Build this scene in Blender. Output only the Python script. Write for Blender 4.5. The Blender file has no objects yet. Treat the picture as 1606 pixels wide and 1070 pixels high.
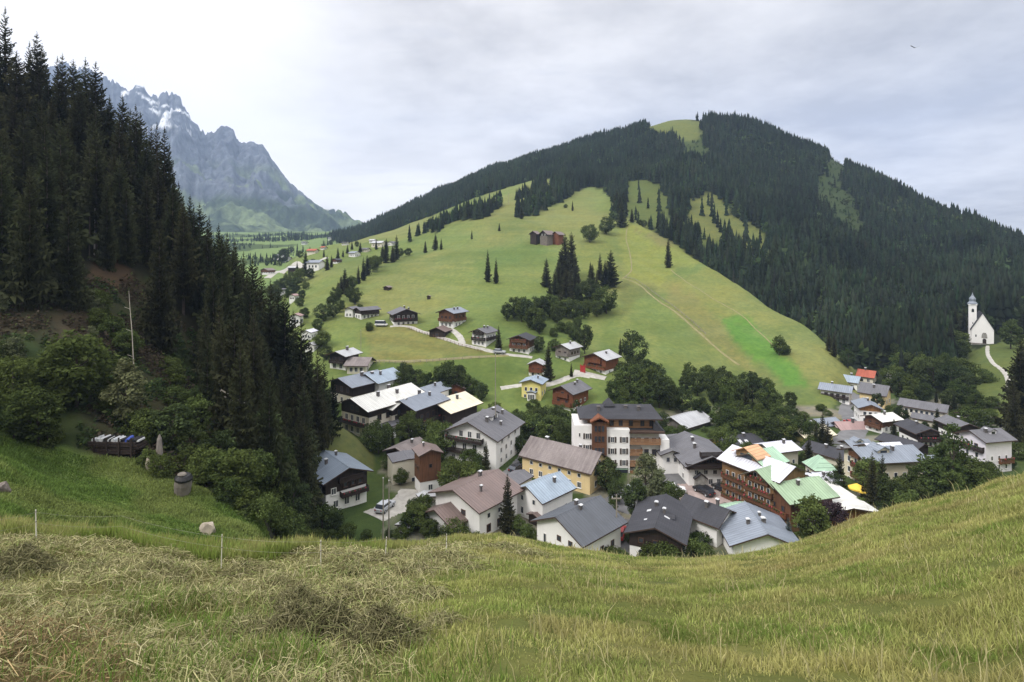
import bpy, bmesh, math, random
import numpy as np
from mathutils import Vector, Matrix

# ------------------------------------------------------------------ basics
SC = bpy.context.scene
COL = SC.collection
F = 1105.0            # focal length in photo pixels
U0, V0 = 803.0, 400.0  # principal column, eye level row
KD = 0.78             # metres of true depth per unit of the nominal depth Y used in the tables below
rnd = random.Random(7)
rng = np.random.default_rng(11)

def P(u, v, Y):
    return Vector(((u - U0) / F * Y, Y * KD, (V0 - v) / F * Y))

def tag(o, label=None, cat=None, group=None, kind=None):
    if label: o['label'] = label
    if cat: o['category'] = cat
    if group: o['group'] = group
    if kind: o['kind'] = kind
    return o

def link(o, parent=None):
    COL.objects.link(o)
    if parent: o.parent = parent
    return o

def empty(name, loc=(0, 0, 0), rz=0.0):
    o = bpy.data.objects.new(name, None)
    o.empty_display_size = 0.5
    o.location = loc
    o.rotation_euler = (0, 0, rz)
    return link(o)

class MB:
    """collects polygons, then links them as one mesh object"""
    def __init__(s):
        s.v = []; s.f = []; s.m = []
    def poly(s, pts, m=0):
        i = len(s.v); s.v += [tuple(p) for p in pts]
        s.f.append(tuple(range(i, i + len(pts)))); s.m.append(m)
    def box(s, x0, x1, y0, y1, z0, z1, m=0):
        i = len(s.v)
        s.v += [(x0, y0, z0), (x1, y0, z0), (x1, y1, z0), (x0, y1, z0), (x0, y0, z1), (x1, y0, z1), (x1, y1, z1), (x0, y1, z1)]
        for q in ((0, 3, 2, 1), (4, 5, 6, 7), (0, 1, 5, 4), (1, 2, 6, 5), (2, 3, 7, 6), (3, 0, 4, 7)):
            s.f.append(tuple(i + k for k in q)); s.m.append(m)
    def prism(s, prof, y0, y1, m=0, mats=None):
        """profile in x,z (counter-clockwise seen from -y) extruded along y"""
        n = len(prof); i = len(s.v)
        s.v += [(x, y0, z) for x, z in prof] + [(x, y1, z) for x, z in prof]
        s.f.append(tuple(i + k for k in range(n))); s.m.append(m)
        s.f.append(tuple(i + n + k for k in reversed(range(n)))); s.m.append(m)
        for k in range(n):
            k2 = (k + 1) % n
            s.f.append((i + k2, i + k, i + n + k, i + n + k2)); s.m.append(mats[k] if mats else m)
    def tube(s, pts, rad, n=6, m=0, cap=True):
        rings = []
        pts = [Vector(p) for p in pts]
        for k, p in enumerate(pts):
            a = pts[max(k - 1, 0)]; b = pts[min(k + 1, len(pts) - 1)]
            d = (b - a).normalized()
            x = d.cross(Vector((0.13, 0.97, 0.2))).normalized(); y = d.cross(x)
            r = rad[k] if isinstance(rad, (list, tuple)) else rad
            i = len(s.v)
            for j in range(n):
                t = 2 * math.pi * j / n
                s.v.append(tuple(p + x * (r * math.cos(t)) + y * (r * math.sin(t))))
            rings.append(i)
        for a, b in zip(rings[:-1], rings[1:]):
            for j in range(n):
                j2 = (j + 1) % n
                s.f.append((a + j, a + j2, b + j2, b + j)); s.m.append(m)
        if cap:
            s.f.append(tuple(rings[-1] + j for j in range(n))); s.m.append(m)
            s.f.append(tuple(rings[0] + j for j in reversed(range(n)))); s.m.append(m)
    def lathe(s, prof, n=12, c=(0, 0), m=0, a0=0.0):
        rings = []
        for r, z in prof:
            i = len(s.v); rings.append(i)
            for j in range(n):
                t = a0 + 2 * math.pi * j / n
                s.v.append((c[0] + r * math.cos(t), c[1] + r * math.sin(t), z))
        for a, b in zip(rings[:-1], rings[1:]):
            for j in range(n):
                j2 = (j + 1) % n
                s.f.append((a + j, a + j2, b + j2, b + j)); s.m.append(m)
        s.f.append(tuple(rings[-1] + j for j in range(n))); s.m.append(m)
        s.f.append(tuple(rings[0] + j for j in reversed(range(n)))); s.m.append(m)
    def mesh(s, name, mats):
        me = bpy.data.meshes.new(name)
        me.from_pydata(s.v, [], s.f)
        for mt in mats: me.materials.append(mt)
        if any(s.m): me.polygons.foreach_set('material_index', s.m)
        me.update()
        return me
    def build(s, name, mats, parent=None, loc=None, smooth=False):
        if not isinstance(mats, (list, tuple)): mats = [mats]
        me = s.mesh(name, mats)
        if smooth: me.polygons.foreach_set('use_smooth', [True] * len(me.polygons))
        o = bpy.data.objects.new(name, me)
        if loc is not None: o.location = loc
        return link(o, parent)

def np_mesh(name, verts, faces, mats, col=None, smooth=False):
    """verts (n,3), faces (m,k) arrays -> mesh; col (n,3) linear vertex colour 'Col'"""
    me = bpy.data.meshes.new(name)
    verts = np.ascontiguousarray(verts, dtype=np.float32); faces = np.ascontiguousarray(faces, dtype=np.int32)
    m, k = faces.shape
    me.vertices.add(len(verts)); me.vertices.foreach_set('co', verts.ravel())
    me.loops.add(m * k); me.loops.foreach_set('vertex_index', faces.ravel())
    me.polygons.add(m); me.polygons.foreach_set('loop_start', np.arange(0, m * k, k, dtype=np.int32))
    if smooth: me.polygons.foreach_set('use_smooth', np.ones(m, dtype=bool))
    for mt in (mats if isinstance(mats, (list, tuple)) else [mats]): me.materials.append(mt)
    if col is not None:
        a = me.color_attributes.new('Col', 'FLOAT_COLOR', 'POINT')
        c4 = np.ones((len(verts), 4), dtype=np.float32); c4[:, :3] = col
        a.data.foreach_set('color', c4.ravel())
    me.update(calc_edges=True)
    me.validate()
    return me

def add_mesh(name, me, parent=None, loc=None):
    o = bpy.data.objects.new(name, me)
    if loc is not None: o.location = loc
    return link(o, parent)

# ------------------------------------------------------------------ numpy noise
def _hash(ix, iy, seed):
    h = (ix.astype(np.int64) * 374761393 + iy.astype(np.int64) * 668265263 + seed * 982451653) & 0x7fffffff
    h = ((h ^ (h >> 13)) * 1274126177) & 0x7fffffff
    h = ((h ^ (h >> 16)) * 1103515245) & 0x7fffffff
    return (h & 0xffffff) / float(0xffffff)

def vnoise(x, y, seed=0):
    x = np.asarray(x, float); y = np.asarray(y, float)
    ix = np.floor(x); iy = np.floor(y); fx = x - ix; fy = y - iy
    fx = fx * fx * (3 - 2 * fx); fy = fy * fy * (3 - 2 * fy)
    a = _hash(ix, iy, seed); b = _hash(ix + 1, iy, seed); c = _hash(ix, iy + 1, seed); d = _hash(ix + 1, iy + 1, seed)
    return (a * (1 - fx) + b * fx) * (1 - fy) + (c * (1 - fx) + d * fx) * fy

def fbm(x, y, oct=4, seed=0, gain=0.5):
    s = 0; a = 1; t = 0
    for k in range(oct):
        s = s + a * vnoise(x * 2 ** k + 17.3 * k, y * 2 ** k - 9.1 * k, seed + k); t += a; a *= gain
    return s / t

def pchip(xk, yk, x):
    xk = np.asarray(xk, float); yk = np.asarray(yk, float); x = np.asarray(x, float)
    h = np.diff(xk); d = np.diff(yk) / h
    m = np.zeros_like(yk)
    for i in range(1, len(xk) - 1):
        if d[i - 1] * d[i] > 0:
            w1 = 2 * h[i] + h[i - 1]; w2 = h[i] + 2 * h[i - 1]
            m[i] = (w1 + w2) / (w1 / d[i - 1] + w2 / d[i])
    m[0] = d[0]; m[-1] = d[-1]
    i = np.clip(np.searchsorted(xk, x) - 1, 0, len(h) - 1)
    t = (x - xk[i]) / h[i]
    below = t < 0; above = t > 1
    tt = np.clip(t, 0, 1)
    r = yk[i] * (1 + 2 * tt) * (1 - tt) ** 2 + h[i] * m[i] * tt * (1 - tt) ** 2 + yk[i + 1] * tt * tt * (3 - 2 * tt) + h[i] * m[i + 1] * tt * tt * (tt - 1)
    r = np.where(below, yk[0] + (x - xk[0]) * m[0], r)
    return np.where(above, yk[-1] + (x - xk[-1]) * m[-1], r)

def in_poly(poly, x, y):
    x = np.asarray(x, float); y = np.asarray(y, float)
    r = np.zeros(x.shape, bool); n = len(poly)
    for i in range(n):
        x1, y1 = poly[i]; x2, y2 = poly[(i + 1) % n]
        if y1 == y2: continue
        c = ((y1 > y) != (y2 > y)) & (x < (x2 - x1) * (y - y1) / (y2 - y1) + x1)
        r ^= c
    return r

# ------------------------------------------------------------------ terrain
US = np.arange(-700, 2305, 6.0)
YS = np.exp(np.arange(0, math.log(2700), 0.016))

def loft(cols, zmode=False):
    """cols: {u: [(Y, v or z), ...]} all with the same number of knots -> z on the US x YS grid"""
    us = sorted(cols); K = len(cols[us[0]])
    Yk = np.array([[k[0] for k in cols[u]] for u in us], float)
    Zk = np.array([[k[1] if zmode else (V0 - k[1]) / F * k[0] for k in cols[u]] for u in us], float)
    uu = np.clip(US, us[0], us[-1])
    YY = np.stack([pchip(us, Yk[:, k], uu) for k in range(K)], 1)
    ZZ = np.stack([pchip(us, Zk[:, k], uu) for k in range(K)], 1)
    out = np.empty((len(US), len(YS)))
    for i in range(len(US)):
        out[i] = pchip(YY[i], ZZ[i], YS)
    return out

# the meadow the photographer stands on
_crest = [(-700, 800, 27), (-200, 838, 26), (0, 846, 25), (100, 852, 25), (200, 862, 24.5), (350, 884, 24), (450, 876, 24.5), (550, 876, 26), (650, 866, 27.5), (730, 856, 29),
          (800, 852, 30), (860, 862, 29.5), (930, 872, 29), (1020, 883, 28), (1090, 884, 28), (1150, 878, 28), (1210, 866, 28), (1300, 840, 28),
          (1400, 806, 27.5), (1500, 782, 27), (1606, 748, 26.5), (1800, 690, 26), (2300, 560, 26)]
_F = {}
for u_, v_, y_ in _crest:
    zc = (V0 - v_) / F * y_
    z6 = -3.95 if u_ < 1500 else -3.95 + (u_ - 1500) * 0.0012
    _F[u_] = [(0.9, -1.72), (6.5, z6), (y_ * 0.6, z6 + (zc - z6) * (y_ * 0.6 - 6.5) / (y_ - 6.5) + 0.25), (y_, zc), (y_ + 5, zc - 3.6), (y_ + 45, zc - 40), (y_ + 120, zc - 95)]
ZF = np.maximum(loft(_F, True), -95)

# left bank and forest slope (z)
_LY = [35, 55, 75, 95, 115, 135, 155, 175, 210, 270]
_L = {-700: [-10, -8, -2, 10, 24, 40, 54, 60, 50, 30], -300: [-14, -15, -15, -4, 9, 24, 38, 45, 36, 12],
      0: [-16, -18, -19.5, -9, 3, 15, 28, 33, 24, 0], 100: [-18, -21, -22.3, -12.5, -2, 8, 20, 25, 15, -10], 200: [-20, -23.5, -24.2, -18, -10, 0, 9, 12, 2, -20],
      300: [-22, -25, -26.3, -25, -19, -11, -4, -3, -12, -35], 400: [-24, -26, -29, -32, -31, -27.5, -22, -22, -30, -45],
      450: [-29, -31, -36, -39, -39.5, -36, -30, -31, -40, -52], 500: [-36, -38, -43, -46.5, -46.5, -42, -35.5, -38, -48, -55],
      560: [-42, -46, -48, -50, -50, -47, -41, -46, -52, -58], 605: [-48, -50, -52, -55, -55, -53, -49, -52, -58, -62], 680: [-60] * 10, 2300: [-75] * 10}
ZL = loft({u: list(zip(_LY, z)) for u, z in _L.items()}, True)

# valley floor (z)
_VY = [60, 100, 170, 215, 260, 420, 700, 1000, 1400, 1900, 2700]
_V = {-700: [-70, -70, -70, -70, -70, -60, -40, -10, 26, 60, 90], 300: [-60, -58, -56, -50, -44, -32, -14, 4, 26, 56, 90],
      400: [-52, -50, -50, -44, -38, -27, -12, 4, 26, 55, 90], 560: [-46.5, -46, -46, -43, -38, -28, -11, 6, 27, 55, 90],
      700: [-46.5, -46, -46, -46, -44, -36, -25, -5, 20, 50, 85], 1000: [-47, -46.5, -46, -47, -48, -50, -50, -50, -50, -50, -50],
      1300: [-47, -46, -46, -47.5, -51, -56, -60, -60, -60, -60, -60], 1606: [-45, -44.5, -45, -46, -48, -55, -60, -60, -60, -60, -60],
      2300: [-45, -44.5, -45, -46, -48, -55, -60, -60, -60, -60, -60]}
ZV = loft({u: list(zip(_VY, z)) for u, z in _V.items()}, True)

# the meadow hill
_M = {-700: [(250, 640), (300, 620), (350, 610), (400, 600), (450, 590), (500, 580), (600, 600), (900, 560)],
      410: [(250, 600), (300, 560), (350, 530), (400, 505), (450, 490), (500, 480), (600, 478), (900, 450)],
      470: [(230, 600), (290, 512), (340, 482), (400, 456), (480, 425), (560, 405), (700, 398), (950, 410)],
      560: [(215, 625), (280, 515), (350, 465), (420, 425), (500, 402), (600, 385), (760, 378), (950, 385)],
      650: [(205, 645), (280, 515), (350, 465), (430, 420), (520, 390), (640, 362), (800, 350), (980, 355)],
      750: [(200, 650), (285, 505), (350, 455), (440, 405), (540, 365), (680, 330), (850, 312), (1000, 320)],
      850: [(200, 650), (285, 510), (350, 460), (440, 405), (540, 360), (700, 312), (850, 285), (1000, 300)],
      930: [(200, 650), (285, 520), (350, 465), (440, 405), (540, 358), (690, 314), (830, 286), (1000, 300)],
      1000: [(205, 645), (280, 535), (340, 480), (420, 425), (500, 385), (560, 353), (640, 350), (850, 330)],
      1050: [(210, 642), (270, 555), (325, 495), (395, 442), (460, 405), (510, 381), (600, 388), (850, 400)],
      1100: [(215, 640), (260, 575), (310, 510), (370, 460), (420, 425), (455, 411), (560, 440), (800, 500)],
      1200: [(225, 630), (255, 590), (280, 550), (310, 515), (335, 490), (355, 477), (450, 530), (700, 600)],
      1260: [(230, 622), (252, 592), (270, 565), (290, 540), (306, 525), (320, 514), (410, 570), (650, 640)],
      1300: [(235, 614), (250, 595), (262, 580), (272, 565), (282, 555), (292, 547), (370, 600), (600, 660)],
      1330: [(232, 640), (246, 618), (256, 602), (264, 590), (272, 580), (280, 574), (350, 640), (580, 700)],
      1380: [(230, 670), (240, 660), (250, 650), (260, 645), (270, 640), (280, 640), (340, 680), (560, 720)],
      2300: [(230, 700), (240, 700), (250, 700), (260, 700), (270, 700), (280, 700), (340, 700), (560, 740)]}
ZM = loft(_M)

# the wooded hill behind it
_H = {-700: [(500, 620), (700, 560), (900, 480), (1100, 430), (1300, 410), (1500, 400), (1700, 400), (2400, 460)],
      470: [(500, 520), (700, 480), (900, 440), (1100, 412), (1300, 395), (1500, 385), (1700, 386), (2400, 420)],
      545: [(500, 500), (700, 440), (900, 412), (1100, 390), (1300, 376), (1500, 368), (1700, 372), (2400, 400)],
      600: [(500, 470), (700, 410), (800, 386), (950, 371), (1150, 358), (1350, 349), (1500, 352), (2200, 400)],
      700: [(500, 450), (700, 375), (800, 345), (900, 326), (1050, 312), (1220, 302), (1400, 306), (2200, 400)],
      800: [(500, 430), (700, 340), (800, 308), (900, 288), (1010, 274), (1150, 263), (1300, 268), (2200, 400)],
      900: [(500, 430), (680, 335), (780, 292), (880, 268), (980, 250), (1090, 236), (1250, 242), (2200, 400)],
      1000: [(480, 440), (620, 340), (740, 290), (840, 262), (950, 230), (1050, 206), (1200, 215), (2000, 400)],
      1060: [(460, 455), (580, 350), (700, 300), (820, 258), (930, 222), (1040, 188), (1150, 196), (2000, 400)],
      1150: [(420, 490), (520, 395), (620, 340), (740, 290), (860, 245), (1000, 196), (1120, 205), (2000, 400)],
      1250: [(370, 530), (440, 455), (540, 390), (650, 335), (780, 280), (930, 226), (1050, 236), (1900, 400)],
      1350: [(290, 580), (370, 510), (460, 448), (570, 388), (700, 330), (850, 274), (980, 284), (1800, 400)],
      1450: [(262, 592), (330, 538), (420, 470), (510, 425), (620, 378), (760, 325), (890, 335), (1700, 420)],
      1500: [(215, 640), (270, 580), (310, 541), (400, 474), (510, 420), (700, 347), (830, 357), (1600, 430)],
      1545: [(190, 668), (250, 590), (294, 541), (330, 530), (450, 450), (670, 365), (800, 374), (1600, 430)],
      1606: [(180, 680), (240, 585), (290, 538), (330, 528), (450, 450), (640, 392), (760, 398), (1600, 440)],
      1800: [(160, 690), (220, 570), (280, 520), (330, 505), (450, 460), (600, 420), (720, 425), (1600, 450)],
      2300: [(150, 690), (220, 570), (280, 510), (330, 490), (450, 450), (600, 420), (720, 425), (1600, 450)]}
ZH = loft(_H)

YG = np.broadcast_to(YS, ZF.shape); UG = np.broadcast_to(US[:, None], ZF.shape)
XG = (UG - U0) / F * YG

def smax(a, b, k):
    h = np.clip(k - np.abs(a - b), 0, None) / k
    return np.maximum(a, b) + h * h * k * 0.25
k_ = 0.6 + YG * 0.012
ZG = smax(ZF, ZL, np.minimum(k_, 1.2))
ZG = smax(ZG, ZV, k_)
ZG = smax(ZG, ZM, k_)
ZG = smax(ZG, ZH, k_)
SHEET = np.argmax(np.stack([ZF, ZL, ZV, ZM, ZH]), 0)
# natural unevenness
amp = np.clip((YG - 40) / 200, 0, 1)
ZG = ZG + amp * np.where(SHEET >= 3, 1.0, 0.25) * ((fbm(XG / 45, YG / 45, 4, 3) - 0.5) * 4.4 + (np.abs(fbm(XG / 60 + YG / 260, YG / 150, 3, 6) * 2 - 1) - 0.25) * 3.0 + (fbm(XG / 12, YG / 12, 3, 5) - 0.5) * 0.8)
near = np.clip((60 - YG) / 30, 0, 1)
ZG = ZG + near * ((fbm(XG / 3.2, YG / 3.2, 4, 8) - 0.5) * 0.34) * np.clip((YG - 3) / 4, 0, 1)
# mown hay lies in uneven swaths on the left half of the foreground
hay_mask = np.clip((690 + 140 * (fbm(XG / 2.5, YG / 2.5, 3, 21) - 0.5) - UG - (YG - 12) * -6) / 120, 0, 1) * np.clip((25.5 - YG) / 3, 0, 1) * np.clip((YG - 3) / 2, 0, 1)
ZG = ZG + hay_mask * 0.42 * np.clip(fbm(XG / 1.1, YG / 1.1, 4, 31) - 0.5, 0, 1) * 1.8
bank = np.clip((YG - 33) / 12, 0, 1) * np.clip((100 - YG) / 15, 0, 1) * (UG < 470)
ZG = ZG + bank * ((fbm(XG / 7, YG / 7, 4, 41) - 0.5) * 2.6)
VG = V0 - ZG / YG * F

LOGY = np.log(YS)
def ground(u, Y):
    u = np.asarray(u, float); Y = np.asarray(Y, float)
    a = np.clip((u - US[0]) / 6.0, 0, len(US) - 1.001); b = np.clip(np.log(np.maximum(Y, 1.0)) / 0.016, 0, len(YS) - 1.001)
    i = a.astype(int); j = b.astype(int); p = a - i; q = b - j
    return (ZG[i, j] * (1 - p) + ZG[i + 1, j] * p) * (1 - q) + (ZG[i, j + 1] * (1 - p) + ZG[i + 1, j + 1] * p) * q

def ground_xy(x, y):
    return float(ground(U0 + F * x / max(y / KD, 1.0), y / KD))

def hit(u, v, Ymin=33.0, Ymax=2600.0):
    """first ground depth met by the line of sight through photo pixel (u, v)"""
    ys = np.exp(np.arange(math.log(Ymin), math.log(Ymax), 0.004))
    d = ground(np.full(ys.shape, float(u)), ys) - (V0 - v) / F * ys
    k = np.nonzero(d >= 0)[0]
    if not len(k): return None
    return float(ys[k[0]])
def hitP(u, v, Ymin=33.0):
    Y = hit(u, v, Ymin)
    if Y is None: Y = 1000.0
    p = P(u, v, Y); p.z = float(ground(u, Y)); return p
# ------------------------------------------------------------------ materials
def new_mat(name):
    m = bpy.data.materials.new(name); m.use_nodes = True
    nt = m.node_tree; nt.nodes.clear()
    out = nt.nodes.new('ShaderNodeOutputMaterial')
    return m, nt, out

class NT:
    def __init__(s, nt): s.nt = nt
    def n(s, typ, **kw):
        nd = s.nt.nodes.new(typ)
        for k, v in kw.items():
            if k == 'inp':
                for kk, vv in v.items(): nd.inputs[kk].default_value = vv
            else: setattr(nd, k, v)
        return nd
    def l(s, a, b): s.nt.links.new(a, b)
    def noise(s, vec, scale, detail=4, rough=0.55):
        nd = s.n('ShaderNodeTexNoise', inp={'Scale': scale, 'Detail': detail, 'Roughness': rough})
        s.l(vec, nd.inputs['Vector']); return nd.outputs['Fac']
    def mapping(s, vec, scale=(1, 1, 1), rot=(0, 0, 0)):
        nd = s.n('ShaderNodeMapping', inp={'Scale': scale, 'Rotation': rot}); s.l(vec, nd.inputs['Vector']); return nd.outputs['Vector']
    def rng(s, x, a, b, c=0.0, d=1.0):
        nd = s.n('ShaderNodeMapRange', inp={'From Min': a, 'From Max': b, 'To Min': c, 'To Max': d}); s.l(x, nd.inputs['Value']); return nd.outputs['Result']
    def mix(s, fac, a, b, blend='MIX'):
        nd = s.n('ShaderNodeMix', data_type='RGBA', blend_type=blend)
        for sock, val in ((nd.inputs[0], fac), (nd.inputs[6], a), (nd.inputs[7], b)):
            if hasattr(val, 'is_linked'): s.l(val, sock)
            elif isinstance(val, (int, float)): sock.default_value = val
            else: sock.default_value = (*val, 1) if len(val) == 3 else val
        return nd.outputs[2]
    def math(s, op, a, b=0.0):
        nd = s.n('ShaderNodeMath', operation=op)
        for sock, val in ((nd.inputs[0], a), (nd.inputs[1], b)):
            if hasattr(val, 'is_linked'): s.l(val, sock)
            else: sock.default_value = val
        return nd.outputs[0]
    def bump(s, h, strength=0.4, dist=0.05):
        nd = s.n('ShaderNodeBump', inp={'Strength': strength, 'Distance': dist}); s.l(h, nd.inputs['Height']); return nd.outputs['Normal']
    def bsdf(s, out, color, rough=0.8, normal=None, metallic=0.0, spec=0.3):
        b = s.n('ShaderNodeBsdfPrincipled', inp={'Roughness': rough if not hasattr(rough, 'is_linked') else 0.5, 'Metallic': metallic, 'Specular IOR Level': spec})
        if hasattr(color, 'is_linked'): s.l(color, b.inputs['Base Color'])
        else: b.inputs['Base Color'].default_value = (*color, 1)
        if hasattr(rough, 'is_linked'): s.l(rough, b.inputs['Roughness'])
        if normal is not None: s.l(normal, b.inputs['Normal'])
        s.l(b.outputs[0], out.inputs['Surface']); return b

def k3(c, f): return tuple(x * f for x in c)

def mat_ground():
    m, nt, out = new_mat('ground_cover'); t = NT(nt)
    at = t.n('ShaderNodeVertexColor', layer_name='Col').outputs['Color']
    pos = t.n('ShaderNodeNewGeometry').outputs['Position']
    n1 = t.noise(pos, 0.55, 6, 0.65); n2 = t.noise(pos, 6.0, 5, 0.7)
    n3 = t.noise(t.mapping(pos, (0.03, 0.03, 0.03)), 1.6, 5, 0.6)
    c = t.mix(t.rng(n1, 0.3, 0.7, 0.0, 1.0), t.mix(1.0, at, (0.80, 0.84, 0.84), 'MULTIPLY'), t.mix(1.0, at, (1.26, 1.16, 1.0), 'MULTIPLY'))
    c = t.mix(t.rng(n2, 0.25, 0.75, 0.55, 0.0), c, t.mix(1.0, c, (0.5, 0.58, 0.55), 'MULTIPLY'))
    n4 = t.noise(t.mapping(pos, (0.018, 0.018, 0.55)), 1.0, 5, 0.65)
    c = t.mix(t.rng(n4, 0.42, 0.60, 0.0, 0.42), c, t.mix(1.0, c, (0.74, 0.82, 0.70), 'MULTIPLY'))
    c = t.mix(t.rng(n3, 0.35, 0.65, 0.0, 0.5), c, t.mix(1.0, c, (1.2, 1.02, 0.8), 'MULTIPLY'))
    t.bsdf(out, c, 0.95, t.bump(n2, 0.6, 0.15), spec=0.1)
    return m

def mat_plain(name, c, rough=0.7, var=0.2, scale=3.0, metallic=0.0, spec=0.3, bump=0.0):
    m, nt, out = new_mat(name); t = NT(nt)
    co = t.n('ShaderNodeTexCoord').outputs['Object']
    n = t.noise(co, scale, 5, 0.6)
    col = t.mix(t.rng(n, 0.3, 0.7), k3(c, 1 - var), k3(c, 1 + var * 0.6))
    t.bsdf(out, col, rough, t.bump(n, bump, 0.03) if bump else None, metallic, spec)
    return m

def mat_plaster(name, c):
    m, nt, out = new_mat(name); t = NT(nt)
    co = t.n('ShaderNodeTexCoord').outputs['Object']
    n = t.noise(co, 0.5, 6, 0.65)
    st = t.noise(t.mapping(co, (2.4, 2.4, 0.22)), 1.0, 4, 0.6)
    col = t.mix(t.rng(n, 0.35, 0.7), k3(c, 0.93), c)
    col = t.mix(t.rng(st, 0.55, 0.8, 0.0, 0.35), col, k3((c[0], c[1] * 0.98, c[2] * 0.94), 0.72))
    t.bsdf(out, col, 0.9, t.bump(t.noise(co, 25, 3), 0.2, 0.01), spec=0.15)
    return m

def mat_wood(name, c, vertical=True):
    m, nt, out = new_mat(name); t = NT(nt)
    co = t.n('ShaderNodeTexCoord').outputs['Object']
    sc = (4.5, 4.5, 0.25) if vertical else (0.25, 0.25, 4.5)
    n = t.noise(t.mapping(co, sc), 1.3, 4, 0.6)
    n2 = t.noise(co, 0.7, 4, 0.6)
    col = t.mix(t.rng(n, 0.3, 0.7), k3(c, 0.55), k3(c, 1.35))
    col = t.mix(t.rng(n2, 0.4, 0.7, 0, 0.5), col, k3((c[0] * 0.9, c[1], c[2] * 1.15), 1.25))
    t.bsdf(out, col, 0.75, t.bump(n, 0.5, 0.03), spec=0.25)
    return m

def mat_roof(name, c, kind='metal', c2=None, rough=0.45):
    """standing-seam sheet ('metal') or shingles ('tile'); x runs down the slope, y along the ridge"""
    m, nt, out = new_mat(name); t = NT(nt)
    co = t.n('ShaderNodeTexCoord').outputs['Object']
    big = t.noise(co, 0.22, 5, 0.6)
    streak = t.noise(t.mapping(co, (0.18, 1.6, 0.3)), 1.0, 5, 0.65)
    c2 = c2 or k3(c, 0.78)
    col = t.mix(t.rng(big, 0.38, 0.62), c, c2)
    col = t.mix(t.rng(streak, 0.40, 0.70, 0, 0.75), col, k3(c, 1.32))
    dirt = t.noise(t.mapping(co, (0.35, 2.6, 0.5)), 1.3, 6, 0.7)
    col = t.mix(t.rng(dirt, 0.52, 0.74, 0, 0.6), col, (c[0] * .55, c[1] * .52, c[2] * .48))
    if kind == 'metal':
        w = t.n('ShaderNodeTexWave', wave_type='BANDS', bands_direction='Y', inp={'Scale': 0.55, 'Distortion': 0.0})
        t.l(co, w.inputs['Vector'])
        seam = t.rng(w.outputs['Fac'], 0.9, 1.0)
        col = t.mix(seam, col, k3(c, 0.6))
        t.bsdf(out, col, t.rng(streak, 0.3, 0.7, rough - 0.1, rough + 0.15), t.bump(seam, 0.7, 0.05), 0.0, 0.45)
    else:
        w = t.n('ShaderNodeTexWave', wave_type='BANDS', bands_direction='X', wave_profile='SAW', inp={'Scale': 0.9, 'Distortion': 0.3})
        t.l(co, w.inputs['Vector'])
        fine = t.noise(t.mapping(co, (2.2, 4.0, 2.0)), 1.5, 3, 0.7)
        col = t.mix(t.rng(fine, 0.35, 0.7, 0, 0.55), col, k3(c, 0.62))
        col = t.mix(t.rng(w.outputs['Fac'], 0.0, 0.25, 0.5, 0.0), col, k3(c, 0.5))
        t.bsdf(out, col, 0.8, t.bump(w.outputs['Fac'], 0.5, 0.04), 0.0, 0.25)
    return m

def mat_foliage(name, c, var=0.35, trans=0.25, hue=None):
    m, nt, out = new_mat(name); t = NT(nt)
    oi = t.n('ShaderNodeObjectInfo').outputs['Random']
    at = t.n('ShaderNodeVertexColor', layer_name='Col').outputs['Color']
    base = t.mix(oi, k3(c, 1 - var), k3((c[0] * 1.1, c[1], c[2] * 0.9), 1 + var))
    oi2 = t.math('FRACT', t.math('MULTIPLY', oi, 7.31))
    base = t.mix(t.math('MULTIPLY', oi2, 0.6), base, hue or (c[0] * 1.25, c[1] * 1.0, c[2] * 0.8))
    base = t.mix(1.0, base, at, 'MULTIPLY')
    d = t.n('ShaderNodeBsdfDiffuse'); t.l(base, d.inputs['Color'])
    tr = t.n('ShaderNodeBsdfTranslucent'); t.l(base, tr.inputs['Color'])
    mx = t.n('ShaderNodeMixShader', inp={0: trans}); t.l(d.outputs[0], mx.inputs[1]); t.l(tr.outputs[0], mx.inputs[2])
    t.l(mx.outputs[0], out.inputs['Surface'])
    return m

def mat_blades(name, trans=0.35):
    m, nt, out = new_mat(name); t = NT(nt)
    at = t.n('ShaderNodeVertexColor', layer_name='Col').outputs['Color']
    d = t.n('ShaderNodeBsdfDiffuse'); t.l(at, d.inputs['Color'])
    tr = t.n('ShaderNodeBsdfTranslucent'); t.l(at, tr.inputs['Color'])
    mx = t.n('ShaderNodeMixShader', inp={0: trans}); t.l(d.outputs[0], mx.inputs[1]); t.l(tr.outputs[0], mx.inputs[2])
    t.l(mx.outputs[0], out.inputs['Surface'])
    return m

def mat_glass(name, c=(0.03, 0.035, 0.045)):
    m, nt, out = new_mat(name); t = NT(nt)
    oi = t.n('ShaderNodeObjectInfo').outputs['Random']
    col = t.mix(oi, k3(c, 0.5), k3(c, 2.0))
    t.bsdf(out, col, 0.12, None, 0.0, 0.6)
    return m

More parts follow.
